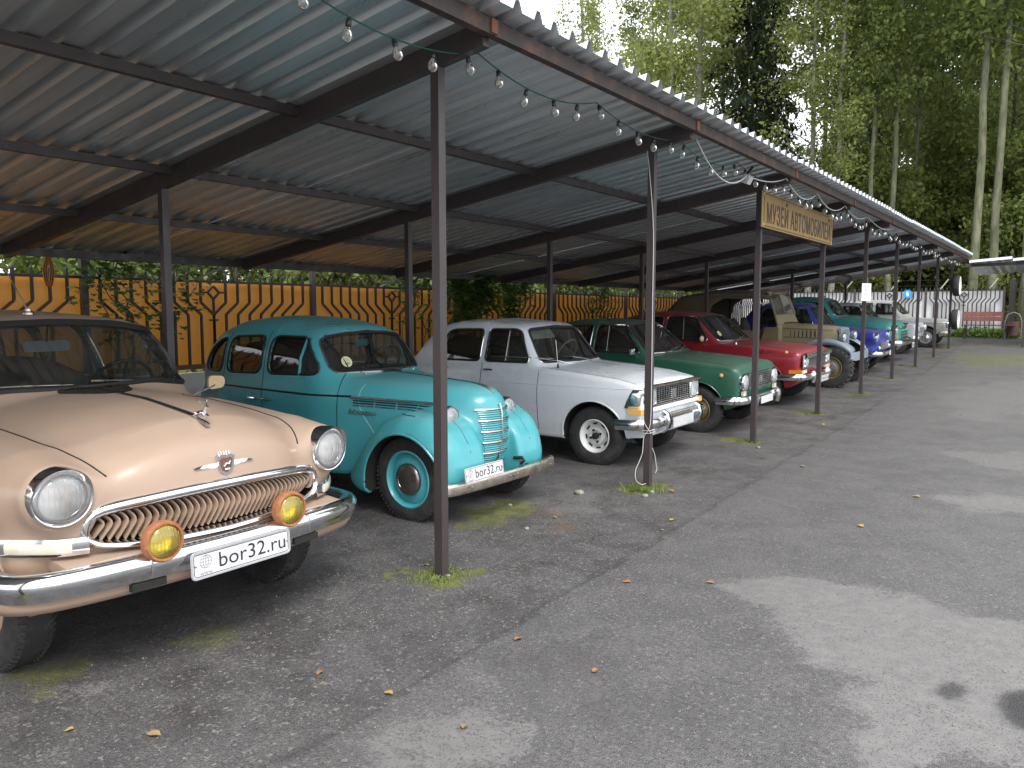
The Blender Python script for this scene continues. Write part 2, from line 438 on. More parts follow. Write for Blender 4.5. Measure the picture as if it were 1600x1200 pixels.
class Car:
    def __init__(self, name, S):
        self.S = S; self.name = name
        R = S.get('rnd', .03)
        self.low = Tab(S['side'], R); self.cab = Tab(S['cabin'], S.get('crnd', .04)) if 'cabin' in S else None
        self.plan = Cur(S['plan']); self.sect = Cur(S['sect'], .05)
        self.cplan = Cur(S['cplan']) if 'cplan' in S else None; self.csect = Cur(S['csect'], .05) if 'csect' in S else None
        self.cz = Cur(S['cz'], .1); self.ccx = Cur(S['ccx'], .06) if 'ccx' in S else None
        self.root = empty(name, (S['x'], S['yc'], gz(S['yc'])), (math.atan(gslope(S['yc'])), 0, 0))
        tag(self.root, S['label'], S.get('cat', 'car'))
        self.h = S.get('h', .016)
    # solid body without openings
    def solid(self, X, Y, Z):
        S = self.S; A = np.abs(Y)
        fx = np.clip((X - S.get('cx0', -.3)) / .6, 0, 1)
        d = smax(self.low(X + S.get('cx', .2) * fx * Y * Y + S.get('cxr', 0) * (1 - fx) * -Y * Y * (X < -1.5), Z + self.cz(X) * Y * Y), A - self.plan(X) - self.sect(Z), S.get('k', .1))
        if 'extra' in S: d = S['extra'](X, Y, Z, d)
        if self.cab is not None:
            mid = S.get('cmid', -1.6)
            xx = X + np.where(X > mid, 1.0, -S.get('crx', .5)) * self.ccx(Z) * Y * Y
            c = smax(self.cab(xx, Z + S.get('ccz', .1) * Y * Y), A - self.cplan(X) - self.csect(Z), S.get('ck', .1))
            d = smin(d, c, S.get('cu', .06))
        return d
    def full(self, X, Y, Z):
        S = self.S; d0 = self.solid(X, Y, Z); A = np.abs(Y); d = d0
        cav = np.maximum(np.maximum(d0 + .035, S.get('floor', .42) - Z), X - S['cowl'])
        d = np.maximum(d, -cav)
        for (xw, zw, r) in S['arches']:
            d = np.maximum(d, -np.maximum(np.sqrt((X - xw) ** 2 + (Z - zw) ** 2) - r, S.get('well', .4) - A))
        if 'cut' in S: d = S['cut'](X, Y, Z, d)
        for k, t in self.wt.items():
            d = np.maximum(d, -self.prism(k, X, Y, Z))
        return d
    def prism(self, k, X, Y, Z):
        t = self.wt[k]
        if k[0] == 's': return np.maximum(t(X, Z), .25 - np.abs(Y))
        if k[0] == 'f': return np.maximum(t(np.abs(Y), Z), self.S['wsx'] - X)
        return np.maximum(t(np.abs(Y), Z), X - self.S.get('rwx', -2.2))
    # rays onto the solid
    def _ray(self, fixed, ax, start, stop, n=160):
        P = np.array(fixed, float); m = len(P); ts = np.linspace(start, stop, n)
        Q = np.repeat(P[:, None, :], n, 1); Q[:, :, ax] = ts
        d = self.solid(Q[..., 0].ravel(), Q[..., 1].ravel(), Q[..., 2].ravel()).reshape(m, n)
        k = np.argmax(d < 0, 1); k = np.where((d < 0).any(1), k, n - 1); k = np.maximum(k, 1)
        r = np.arange(m); d1 = d[r, k]; d0 = d[r, k - 1]
        with np.errstate(divide='ignore', invalid='ignore'):
            f = np.where(np.abs(d0 - d1) > 1e-9, d0 / (d0 - d1), 0)
        P[:, ax] = ts[k - 1] + np.clip(f, 0, 1) * (ts[k] - ts[k - 1])
        return P
    def on_side(self, xz, s=-1):
        xz = np.array(xz, float); return self._ray(np.stack([xz[:, 0], 0 * xz[:, 0], xz[:, 1]], 1), 1, s * 1.15, 0)
    def on_front(self, yz, start=1.3, stop=-1.6):
        yz = np.array(yz, float); return self._ray(np.stack([0 * yz[:, 0], yz[:, 0], yz[:, 1]], 1), 0, start, stop)
    def on_top(self, xy, start=2.0):
        xy = np.array(xy, float); return self._ray(np.stack([xy[:, 0], xy[:, 1], 0 * xy[:, 0]], 1), 2, start, .2)
    def body(self):
        S = self.S; h = self.h
        def sym(k, v):
            if k[0] == 's': return v
            f_ = list(v) + [(-p[0], p[1]) for p in v[::-1]]; o_ = []
            for p in f_:
                if not o_ or abs(p[0] - o_[-1][0]) + abs(p[1] - o_[-1][1]) > 1e-6: o_.append(p)
            if abs(o_[0][0] - o_[-1][0]) + abs(o_[0][1] - o_[-1][1]) < 1e-6: o_.pop()
            return o_
        self.wt = {k: Tab(rounded(sym(k, v), S.get('wr', .05)), 0, .01) for k, v in S.get('windows', {}).items()}
        lo, hi = S['box']
        x = np.arange(lo[0], hi[0], h, dtype=np.float32)[:, None, None]; z = np.arange(lo[2], hi[2], h, dtype=np.float32)[None, None, :]
        y = (np.arange(0, hi[1], h, dtype=np.float32) + h / 2)[None, :, None]
        D = np.broadcast_to(self.full(x, y, z), (x.size, y.size, z.size)).astype(np.float32)
        D = np.concatenate([D[:, ::-1], D], 1); o = (lo[0], -float(y.max()), lo[2])
        V, F = surface_nets(D, o, h)
        V = newton(self.full, V, h, 2)
        # split into panels
        regs = S.get('panels', {})
        for nm, (kind, poly) in regs.items():
            t = Tab(rounded(poly, .04), 0, .008)
            for _ in range(2):
                a, b = (V[:, 0], V[:, 2]) if kind == 'side' else (V[:, 0], np.abs(V[:, 1]))
                dd = t(a, b); e = .006
                ga = (t(a + e, b) - t(a - e, b)) / (2 * e); gb = (t(a, b + e) - t(a, b - e)) / (2 * e)
                near = np.abs(dd) < .5 * h; sg = np.sign(V[:, 1])
                if kind == 'side': near &= np.abs(V[:, 1]) > .45
                else: near &= V[:, 2] > .55
                V[near, 0] -= (dd * ga)[near]
                if kind == 'side': V[near, 2] -= (dd * gb)[near]
                else: V[near, 1] -= (dd * gb * sg)[near]
            V = newton(self.full, V, h, 1)
        N = vnormals(V, F); C = V[F].mean(1); fn = N[F].mean(1)
        own = np.zeros(len(F), int); names = [('body', 0)]
        sd = self.solid(C[:, 0], C[:, 1], C[:, 2])
        outer = sd > -.02
        for nm, (kind, poly) in regs.items():
            t = Tab(rounded(poly, .04), 0, .008)
            if kind == 'side':
                for s in (-1, 1):
                    own[(t(C[:, 0], C[:, 2]) < 0) & (C[:, 1] * s > .45) & outer & (own == 0)] = len(names); names.append((nm, s))
            else:
                own[(t(C[:, 0], np.abs(C[:, 1])) < 0) & (C[:, 2] > S.get('hoodz', .7)) & outer & (fn[:, 2] > .12) & (own == 0)] = len(names); names.append((nm, 0))
        mi = np.zeros(len(F), int)
        mi[(~outer)] = 1                                        # inside of the cabin, wheel wells
        arch = np.zeros(len(F), bool)
        for (xw, zw, r) in S['arches']:
            arch |= (np.hypot(C[:, 0] - xw, C[:, 2] - zw) < r + .012) & (sd < -.006)
        mi[arch | ((fn[:, 2] < -.75) & (C[:, 2] < .45))] = 2
        if 'matfn' in S: mi = S['matfn'](C, fn, mi, outer)
        self.parts = {}
        for i, (nm, s) in enumerate(names):
            k = own == i
            if not k.any(): continue
            v, f, n = compact(V, F[k], N)
            pname = nm.rstrip('12')
            o_ = link(pname, mesh_np(self.name + '_' + pname, v, f, [S['paint'], interior, dark] + S.get('mats2', []), True, mi[k], n), self.root)
            self.parts[(nm, s)] = o_
        # glass
        G = {}
        for k, t in self.wt.items():
            g0 = t.t.shape
            c, r = (S['windows'][k], None)
            P = np.array(c); lo2 = P.min(0) - .012; hi2 = P.max(0) + .012
            a = np.linspace(lo2[0], hi2[0], max(6, int((hi2[0] - lo2[0]) / .03))) if k[0] == 's' else np.linspace(-hi2[0], hi2[0], max(8, int(hi2[0] * 2 / .04)))
            b = np.linspace(lo2[1], hi2[1], max(5, int((hi2[1] - lo2[1]) / .03)))
            Aa, Bb = np.meshgrid(a, b, indexing='ij'); q = np.stack([Aa.ravel(), Bb.ravel()], 1)
            na, nb = len(a), len(b)
            ii, jj = np.meshgrid(np.arange(na - 1), np.arange(nb - 1), indexing='ij'); ii = ii.ravel(); jj = jj.ravel()
            Fq = np.stack([ii * nb + jj, (ii + 1) * nb + jj, (ii + 1) * nb + jj + 1, ii * nb + jj + 1], 1)
            cen = q[Fq].mean(1)
            dd = t(np.abs(cen[:, 0]) if k[0] != 's' else cen[:, 0], cen[:, 1]); Fq = Fq[dd < .022]
            for s in ((-1, 1) if k[0] == 's' else (1,)):
                if k[0] == 's': W = self.on_side(q, s); W[:, 1] -= s * .02
                elif k[0] == 'f': W = self.on_front(q, S['wsx'] + 1.2, S['wsx']); W[:, 0] -= .02
                else: W = self._ray(np.stack([0 * q[:, 0], q[:, 0], q[:, 1]], 1), 0, S['box'][0][0], S.get('rwx', -2.2)); W[:, 0] += .02
                v, f, _ = compact(W, Fq)
                nm = {'s': 'side_window', 'f': 'windshield', 'r': 'rear_window'}[k[0]]
                par = self.root
                for (pn, ps), po in self.parts.items():
                    if k[0] == 's' and ps == s and S.get('wdoor', {}).get(k) == pn: par = po
                o_ = link(nm, mesh_np(nm, v, f, win_glass), par)
                G[(k, s)] = o_
        self.glass = G
        return self
    def outline(self, k, r, m, name='window_trim', off=0.0, sides=(-1, 1), grow=0.0):
        """tube round a window opening"""
        S = self.S; t = rounded(S['windows'][k], S.get('wr', .05) + grow, 6)
        c = t.mean(0)
        if k[0] == 's':
            t = np.array([p + (p - c) / np.linalg.norm(p - c) * grow for p in t]); q = resample(t, .03, True)
            for s in sides:
                P = self.on_side(q, s); P[:, 1] += s * off
                MB().tube(P, r, 6, closed=True).build(name, m, self.root)
        else:
            P0 = np.array(S['windows'][k]); full = [p for p in P0] + [(-p[0], p[1]) for p in P0[::-1] if p[0] > 1e-6]
            full = [p for i, p in enumerate(full) if i == 0 or np.hypot(*(np.array(p) - np.array(full[i - 1]))) > 1e-6]
            t = rounded(full, S.get('wr', .05), 6); t = t + np.sign(t) * 0
            c = t.mean(0); t = np.array([p + (p - c) / np.linalg.norm(p - c) * grow for p in t])
            q = resample(t, .03, True)
            if k[0] == 'f': P = self.on_front(q, S['wsx'] + 1.2, S['wsx']); P[:, 0] += off
            else: P = self._ray(np.stack([0 * q[:, 0], q[:, 0], q[:, 1]], 1), 0, S['box'][0][0], S.get('rwx', -2.2)); P[:, 0] -= off
            MB().tube(P, r, 6, closed=True).build(name, m, self.root)
    def seam(self, pts, kind='side', r=.0035, m=None, name='panel_gap', sides=(-1, 1), step=.03, off=-.0015, smooth=0, closed=False):
        P = spline(pts, 8) if smooth else np.array(pts, float)
        q = resample(P, step, closed)
        for s in sides:
            if kind == 'side': W = self.on_side(q, s); W[:, 1] += s * off
            elif kind == 'top':
                qq = q.copy(); qq[:, 1] *= s; W = self.on_top(qq); W[:, 2] += off
            else:
                qq = q.copy(); qq[:, 0] *= s; W = self.on_front(qq); W[:, 0] += off
            MB().tube(W, r, 6, closed=closed).build(name, m or seal, self.root)
    # furniture shared by all cars
    def wheel(self, x, y, R, wid, style, rimR, rm, capm, steer=0.0, tread=0, name='wheel'):
        s = -1 if y < 0 else 1
        wroot = link(name, None, self.root, (x, y, R - .006), (math.radians(90) * (1 if s < 0 else -1), 0, steer))
        key = (round(R, 3), wid, style, rm.name, capm.name if capm else '', tread)
        if key not in WHEELS:
            hw = wid / 2; b = MB()
            prof = [(rimR - .012, -hw * .8), (rimR + .005, -hw * .92), (R * .82, -hw * 1.02), (R * .93, -hw * .95), (R * .985, -hw * .78), (R, -hw * .5), (R * 1.003, 0), (R, hw * .5), (R * .985, hw * .78), (R * .93, hw * .95), (R * .82, hw * 1.02), (rimR + .03, hw * .99), (rimR + .005, hw * .92), (rimR - .012, hw * .8)]
            b.lathe(prof, 48)
            if tread:
                for k in range(tread):
                    for sd in (-1, 1):
                        a = 2 * math.pi * (k + (.5 if sd > 0 else 0)) / tread
                        M = RZ(a) @ T(R + .004, 0, sd * hw * .52) @ RX(sd * .5)
                        vs_ = [M @ Vector(p) for p in [(-.012, -.014, -hw * .48), (.014, -.011, -hw * .45), (.014, .011, -hw * .45), (-.012, .014, -hw * .48), (-.03, -.014, hw * .5), (.0, -.011, hw * .5), (.0, .011, hw * .5), (-.03, .014, hw * .5)]]
                        b.add(vs_, [(0, 1, 2, 3), (7, 6, 5, 4), (0, 4, 5, 1), (1, 5, 6, 2), (2, 6, 7, 3), (3, 7, 4, 0)])
            else:
                for gk in (-.36, 0, .36):                 # tread grooves read as dark rings
                    b.lathe([(R * 1.0045, hw * gk - .006), (R * 1.0065, hw * gk - .004), (R * 1.0065, hw * gk + .004), (R * 1.0045, hw * gk + .006)], 48)
                for k in range(60):
                    a = 2 * math.pi * k / 60
                    for sd in (-1, 1):
                        M = RZ(a) @ T(R * .985, 0, sd * hw * .74) @ RY(-sd * .55)
                        b.box(M.translation, (.012, .016, hw * .36), M.to_3x3())
            tm = b.mesh('tyre', rubber, True, 40)
            b = MB(); o_ = hw * .86
            if style == 'hub':        # plain disc with domed hubcap
                b.lathe([(rimR, -hw * .6), (rimR, o_), (rimR - .012, o_ + .006), (rimR - .02, o_ - .004), (rimR - .03, o_ - .03), (rimR * .86, o_ - .045), (rimR * .74, o_ - .03), (rimR * .6, o_ - .02), (rimR * .52, o_ - .015), (0.001, o_ - .015)], 40)
            elif style == 'open':     # steel disc with slots round the rim, no cap
                b.lathe([(rimR, -hw * .6), (rimR, o_), (rimR - .01, o_ + .006), (rimR - .018, o_ - .004), (rimR - .03, o_ - .02), (rimR * .80, o_ - .03), (rimR * .78, o_ - .055), (rimR * .6, o_ - .06), (rimR * .5, o_ - .035), (rimR * .34, o_ - .03), (rimR * .3, o_ - .045), (.001, o_ - .045)], 40)
            rmesh = b.mesh('rim', rm, True, 40)
            cmesh = None
            if style == 'hub' and capm:
                c = rimR * .56; b = MB()
                b.lathe([(c, o_ - .02), (c, o_ - .004), (c * .96, o_ + .006), (c * .8, o_ + .016), (c * .62, o_ + .024), (c * .6, o_ + .02), (c * .4, o_ + .028), (c * .2, o_ + .031), (.001, o_ + .032)], 32)
                cmesh = b.mesh('hubcap', capm, True, 50)
            b = MB()
            if style == 'open':
                b.lathe([(.034, o_ - .05), (.034, o_ - .012), (.026, o_ - .006), (.001, o_ - .006)], 16)
                for k in range(4):
                    a = math.pi / 2 * k + .4; b.lathe([(.013, -.01), (.013, .012), (.001, .014)], 8, T(.062 * math.cos(a), .062 * math.sin(a), o_ - .03))
                for k in range(8):
                    a = math.pi / 4 * k + .15
                    b.box((rimR * .70 * math.cos(a), rimR * .70 * math.sin(a), o_ - .054), (.016, .05, .004), Matrix.Rotation(a, 3, 'Z'))
                hmesh = b.mesh('hub_and_slots', dark, True, 40)
            else: hmesh = None
            WHEELS[key] = (tm, rmesh, cmesh, hmesh)
        tm, rmesh, cmesh, hmesh = WHEELS[key]
        link('tyre', tm, wroot); link('rim', rmesh, wroot)
        if cmesh: link('hubcap', cmesh, wroot)
        if hmesh: link('wheel_hub', hmesh, wroot)
        return wroot
    def wheels(self, wb, track, R, wid, style, rimR, rm, capm, tread=0, rear=True):
        for s in (-1, 1):
            self.wheel(0, s * track / 2, R, wid, style, rimR, rm, capm, tread=tread)
            if rear: self.wheel(-wb, s * track / 2, R, wid, style, rimR, rm, capm, tread=tread)
        MB().tube([(0, -track / 2, R), (0, track / 2, R)], .035, 8).build('axle', dark, self.root)
        MB().tube([(-wb, -track / 2, R), (-wb, track / 2, R)], .04, 8).build('axle', dark, self.root)
    def headlamp(self, x, y, z, r, rim=.02, depth=.05, visor=0.0, pitch=0.0, name='headlight', glass=None, bowl=None, rimm=None, yaw=0.0):
        hd = link(name, None, self.root, (x, y, z), (0, math.radians(90) - pitch, yaw))
        b = MB()
        b.lathe([(r + rim * .9, -depth), (r + rim, -.012), (r + rim * .92, .0), (r + rim * .55, .010), (r + rim * .1, .010), (r, .002), (r - .004, -.012)], 36)
        if visor:
            n = 36; vs_ = []; fs = []
            for k in range(n + 1):
                a = math.pi * (.0 + 2 * k / n); lift = max(0, -math.cos(a)) ** 1.0
                c_, s_ = math.cos(a), math.sin(a); rr = r + rim
                vs_ += [Vector((rr * c_ * 1.0, rr * s_, -depth)), Vector((rr * 1.03 * c_, rr * 1.03 * s_, 0)), Vector((rr * 1.0 * c_, rr * 1.0 * s_, .004 + visor * lift)), Vector(((rr - .012) * c_, (rr - .012) * s_, .0 + visor * lift * .9)), Vector(((r) * c_, (r) * s_, .0))]
            for k in range(n):
                for i in range(4): fs.append((k * 5 + i, (k + 1) * 5 + i, (k + 1) * 5 + i + 1, k * 5 + i + 1))
            b.add(vs_, fs)
        b.build('rim', rimm or chrome, hd, True, 50)
        b = MB(); b.lathe([(r, -.006), (r * .8, -.028), (r * .5, -.045), (r * .2, -.052), (.001, -.053)], 28); b.build('reflector', bowl or silver, hd)
        b = MB(); b.lathe([(.016, -.05), (.018, -.03), (.012, -.018), (.001, -.015)], 10); b.build('bulb', bulb_glass, hd)
        b = MB(); b.lathe([(r, -.004), (r * .85, .010), (r * .6, .019), (r * .3, .024), (.001, .026)], 32)
        for k in range(-4, 5):                         # fluted lens
            yy = k * r * .2; xx = math.sqrt(max(0, (r * .93) ** 2 - yy * yy))
            def zc(u): q = math.hypot(u, yy) / r; return .026 - .024 * q * q + .0015
            pts = [(u, yy, zc(u)) for u in np.linspace(-xx * .95, xx * .95, 7)]
            b.tube(pts, .0022, 4, caps=False)
        b.build('lens', glass or lamp_glass, hd)
        return hd
    def bumper(self, path, prof, m=None, name='bumper', smooth=True):
        P = spline(path, 8) if smooth else np.array(path)
        return MB().sweep([tuple(p) for p in P], prof).build(name, m or chrome, self.root, True, 50)
    def cabin_fit(self, xs, zs, zseat, xdash, zdash, wid, steer=True, seats=((-1.3, .0), (-2.15, 0)), sm=None, wheelc=None, sr=.21):
        sm = sm or interior; r = self.root
        for x, _ in seats:
            st = link('seat', None, r, (x, 0, zseat)); b = MB()
            R1 = Matrix.Rotation(-.22, 3, 'Y')
            b.ellipsoid((.12, 0, 0), (.33, wid * .88, .13), 20, 10)
            b.build('seat_cushion', sm, st)
            b = MB(); b.ellipsoid((-.22, 0, .25), (.11, wid * .86, .36), 20, 10, R1); b.build('seat_back', sm, st)
        b = MB(); P = [(xdash - .10, y, zdash - .13) for y in np.linspace(-wid * .9, wid * .9, 9)]
        b.sweep(P, [(-.12, -.12), (.10, -.16), (.12, -.02), (.05, .05), (-.08, .06), (-.14, 0)]).build('dashboard', sm, r)
        if steer:
            c = Vector(wheelc or (xdash - .38, wid * .45, zdash + .03)); M = Matrix.Translation(c) @ RY(math.radians(-62))
            sw = link('steering_wheel', None, r); b = MB()
            b.tube([M @ Vector((sr * math.cos(a), sr * math.sin(a), 0)) for a in np.linspace(0, 2 * math.pi, 28, endpoint=False)], .012, 8, closed=True)
            b.build('wheel_ring', wheelc_mat.get(self.name, black_plastic), sw)
            b = MB(); b.tube([M @ Vector((-sr, 0, 0)), M @ Vector((0, 0, -.03)), M @ Vector((sr, 0, 0))], .011, 6)
            b.tube([M @ Vector((0, -sr, 0)), M @ Vector((0, 0, -.03)), M @ Vector((0, sr, 0))], .009, 6)
            b.tube([M @ Vector((0, 0, -.01)), M @ Vector((0, 0, -.5))], .025, 8); b.build('steering_column', black_plastic, sw)
    def mirror_in(self, x, z, y=0.0, wd=.22, ht=.055, m=None, top=None):
        o = link('rear_view_mirror', None, self.root, (x, y, z)); b = MB()
        P = rounded([(-wd / 2, -ht / 2), (wd / 2, -ht / 2), (wd / 2, ht / 2), (-wd / 2, ht / 2)], .03, 5)
        b.ngon_prism([(0.0, p[0], p[1]) for p in P], (.012, 0, 0)); b.build('mirror_back', m or mat('mirror_housing', (.45, .5, .56), .35, .3), o, True, 30)
        MB().tube([(.006, 0, ht / 2 - .005), (.03, 0, ht / 2 + .07), (.05, 0, ht / 2 + (top or .1))], .006, 6).build('mirror_stem', chrome, o)
    def wiper(self, px, py, y2, z2, s_len=.2, m=None):
        """arm pivot on the scuttle at y=py, blade ends at (y,z) on the windshield"""
        S = self.S; q = self.on_front(np.array([[py, px], [y2, z2]]), S['wsx'] + 1.2, S['wsx'])
        a = Vector(q[0]) + Vector((.02, 0, 0)); e = Vector(q[1]) + Vector((.025, 0, 0.0))
        wroot = link('wiper', None, self.root)
        MB().tube([a, a + (e - a) * .5 + Vector((.02, 0, .005)), e], .0055, 6).build('wiper_arm', m or chrome, wroot)
        d = (y2 - py); ys = np.linspace(y2 - d * .55 - s_len * .0, y2 + d * .35, 6); zs_ = np.linspace(z2 - .015, z2 + .01, 6)
        qq = self.on_front(np.stack([ys, zs_], 1), S['wsx'] + 1.2, S['wsx']); qq[:, 0] += .008
        MB().tube(qq, .006, 6).build('wiper_blade', m or black_plastic, wroot)
    def arch_lip(self, r=.012, m=None, sides=(-1, 1), a0=-20, a1=200, idx=(0, 1)):
        for i in idx:
            if i >= len(self.S['arches']): continue
            xw, zw, R = self.S['arches'][i]
            q = np.array([(xw + (R + .002) * math.cos(math.radians(a)), zw + (R + .002) * math.sin(math.radians(a))) for a in np.linspace(a0, a1, 40)])
            q = q[q[:, 1] > self.S.get('lipz', .3)]
            for s in sides:
                W = self.on_side(q, s); W[:, 1] -= s * .004
                MB().tube(W, r, 6).build('wheel_arch_lip', m or self.S['paint'], self.root)
WHEELS = {}; wheelc_mat = {}
def plate(car, loc, pitch=0.0, wd=.52, ht=.112, body='bor32.ru', full=True, yaw=0.0):
    """website plate: white with a globe at its left end"""
    pl_ = link('number_plate', None, car.root, loc, (0, -pitch, yaw)); b = MB()
    def rr(w_, h_, r, x): return [(x, p[0], p[1]) for p in rounded([(-w_ / 2, -h_ / 2), (w_ / 2, -h_ / 2), (w_ / 2, h_ / 2), (-w_ / 2, h_ / 2)], r, 5)]
    b.ngon_prism(rr(wd, ht, .018, 0), (.006, 0, 0)); b.build('plate_sheet', mat('plate_white', (.60, .60, .61), .3, dirt=(.5, .48, .45), dscale=9, damt=.3), pl_, True, 30)
    b = MB(); b.tube([(.0066, p[1], p[2]) for p in rr(wd - .014, ht - .014, .014, 0)], .0016, 4, closed=True); b.build('plate_border', ink, pl_)
    if full == 2: b = MB(); b.tube([(.004, p[1], p[2]) for p in rr(wd + .004, ht + .004, .02, 0)], .006, 6, closed=True); b.build('plate_frame', mat('plate_frame_grey', (.35, .35, .36), .4), pl_)
    R90 = (math.radians(90), 0, math.radians(90))
    me = text_mesh('plate_text', body, ht * .86, ink, .0004, spacing=1.02); o = link('lettering', me, pl_, (.0068, wd * .105, 0), R90)
    xs = [v.co.x for v in me.vertices]; k = wd * .70 / (max(xs) - min(xs)); me.transform(Matrix.Diagonal((k, 1, 1, 1)))
    gr = mat('plate_grey_print', (.25, .25, .27), .5); b = MB(); gy, gz_, g = -wd * .375, ht * .12, ht * .26
    b.tube([(.0068, gy + g * math.cos(a), gz_ + g * math.sin(a)) for a in np.linspace(0, 2 * math.pi, 24, endpoint=False)], .0012, 4, closed=True)
    for e in (.45, -.45, 0.0): b.tube([(.0068, gy + g * e * math.cos(a), gz_ + g * math.sin(a)) for a in np.linspace(-math.pi / 2, math.pi / 2, 9)], .001, 4)
    for e in (-.5, 0, .5): b.tube([(.0068, gy - g * math.sqrt(1 - e * e), gz_ + g * e), (.0068, gy + g * math.sqrt(1 - e * e), gz_ + g * e)], .001, 4)
    b.build('globe_mark', gr, pl_)
    link('small_lettering', text_mesh('plate_www', 'www', ht * .26, gr, .0003), pl_, (.0068, gy, -ht * .33), R90)
    b = MB()
    for s in (-1, 1): b.lathe([(.006, 0), (.005, .003), (.001, .004)], 8, T(.006, s * (wd / 2 - .014), -.0) @ RY(math.pi / 2))
    b.build('plate_bolt', chrome_dull, pl_)
    return pl_
# ------------------------------------------------------------------ the cars
def seg_box(A, lo, hi): return np.maximum(lo - A, A - hi)
# --- beige estate car with leaping-deer mascot
def build_beige():
    pt = paint('beige_paint', (.35, .245, .18), .42, .22, damt=.12, cr=.2)
    def extra(X, Y, Z, d):
        A = np.abs(Y)
        zc = np.interp(X, [-1.2, -.3, .3, .62], [.86, .87, .86, .845]).astype(np.float32); r = np.interp(X, [-1.2, -.3, .3, .66], [.10, .135, .14, .125]).astype(np.float32)
        f = np.sqrt((A - .70) ** 2 + (Z - zc) ** 2) - r
        f = smax(f, X - .575, .05); f = smax(f, -1.2 - X, .1)
        d = smin(d, f, .14)
        hb = np.sqrt((A / .30) ** 2 + ((Z - np.interp(X, [-.6, 0, .45, .66], [1.06, 1.03, .97, .86])) / .10) ** 2) - 1   # centre rise of the hood
        return smin(d, smax(hb * .09, X - .62, .06), .12)
    def cut(X, Y, Z, d):
        A = np.abs(Y)
        g = np.maximum(gtab(A, Z), .42 - X)                       # grille mouth
        return np.maximum(d, -np.maximum(g, -(X - .30)))
    gpoly = [(0, .60), (.40, .61), (.56, .635), (.585, .67), (.56, .735), (.45, .76), (.2, .775), (0, .78), (-.2, .775), (-.2, .60)]
    gtab = Tab(gpoly, 0, .01)
    S = dict(x=-.85, yc=2.17, label='beige estate car with toothed chrome-framed grille and two yellow fog lamps', paint=pt, h=.0155,
        side=[(.56, .43), (.62, .45), (.65, .49), (.63, .53), (.66, .60), (.70, .70), (.695, .82), (.665, .92), (.58, 1.0), (.42, 1.06), (.1, 1.10), (-.45, 1.135), (-1.0, 1.11), (-2.2, 1.04), (-3.4, 1.0), (-3.86, .96), (-3.96, .6), (-3.9, .36), (-3.2, .27), (-.5, .25), (.28, .28), (.42, .42)],
        plan=[(.75, .74), (.55, .82), (.2, .865), (-.5, .885), (-2, .9), (-3.2, .88), (-3.95, .76)], sect=[(.2, -.08), (.36, -.03), (.6, 0), (.9, 0), (1.05, -.03), (1.2, -.09)],
        cz=[(-4, .08), (-1.1, .10), (-.5, .17), (.3, .25), (.7, .12)], cx=.34, cx0=-.1, k=.12,
        cabin=[(-.36, 1.0), (-.50, 1.15), (-.90, 1.535), (-1.10, 1.585), (-1.8, 1.615), (-2.8, 1.6), (-3.5, 1.54), (-3.8, 1.2), (-3.9, .9), (-3.0, .8), (-.5, .8)],
        cplan=[(-.3, .80), (-1, .80), (-2.5, .82), (-3.6, .78), (-3.9, .7)], csect=[(.9, .02), (1.1, 0), (1.3, -.07), (1.5, -.17), (1.62, -.24)],
        ccx=[(1.0, .55), (1.15, .52), (1.35, .34), (1.5, .22), (1.62, .15)], ccz=.13, ck=.10, cu=.05, crnd=.035, cmid=-1.6,
        cowl=-.44, floor=.45, arches=[(0, .36, .40), (-2.7, .36, .39)], wsx=-1.35, rwx=-3.2, wr=.07, extra=extra, cut=cut,
        windows={'f': [(0, 1.19), (.4, 1.19), (.70, 1.145), (.775, 1.14), (.63, 1.475), (.35, 1.525), (0, 1.535)],
                 's1': [(-1.05, 1.14), (-1.2, 1.48), (-1.95, 1.5), (-1.95, 1.12)], 's2': [(-2.02, 1.12), (-2.02, 1.5), (-2.7, 1.49), (-2.78, 1.1)], 's3': [(-2.86, 1.1), (-2.8, 1.48), (-3.35, 1.46), (-3.6, 1.1)],
                 'r': [(0, 1.12), (.6, 1.12), (.5, 1.46), (0, 1.48)]}, wdoor={'s1': 'door1', 's2': 'door2'},
        panels={'hood': ('top', [(-.46, -.1), (-.62, .3), (-.70, .60), (.2, .585), (.48, .545), (.80, .50), (.8, -.1)]),
                'door1': ('side', [(-.82, .32), (-.82, 1.06), (-1.12, 1.53), (-1.98, 1.54), (-1.98, .32)]), 'door2': ('side', [(-1.98, .32), (-1.98, 1.54), (-2.74, 1.53), (-2.8, 1.0), (-2.62, .8), (-2.3, .32)])},
        hoodz=.78, box=((-4.1, 0, .18), (.9, 1.0, 1.72)), lipz=.28)
    c = Car('beige_estate_car', S).body()
    for k in ('s1', 's2', 's3'): c.outline(k, .009, chrome)
    c.outline('f', .020, seal, 'windshield_seal', grow=.008); c.outline('r', .014, seal, 'rear_window_seal')
    c.seam([(-.66, .615), (-.2, .615), (.2, .60), (.42, .57), (.54, .53), (.585, .505)], 'top', .005, smooth=1)
    c.seam([(-.82, .32), (-.82, 1.06)], 'side'); c.seam([(-1.98, .32), (-1.98, 1.1)], 'side')
    c.arch_lip()
    # drip rail along the roof, roof aerial
    P = c.on_front(np.array([(y, 1.535 - .13 * y * y + .012) for y in np.linspace(-.60, .60, 25)]), -.2, -1.5); P[:, 0] += .012
    MB().tube(P, .011, 6).build('roof_lip', pt, c.root)
    for s in (-1, 1):
        q = [(x, 1.505) for x in np.linspace(-1.0, -3.5, 30)]; MB().tube(c.on_side(q, s) + np.array([0, s * .006, 0]), .008, 6).build('drip_rail', pt, c.root)
    ae = link('aerial', None, c.root); p = c.on_top([(-1.12, -.06)])[0]
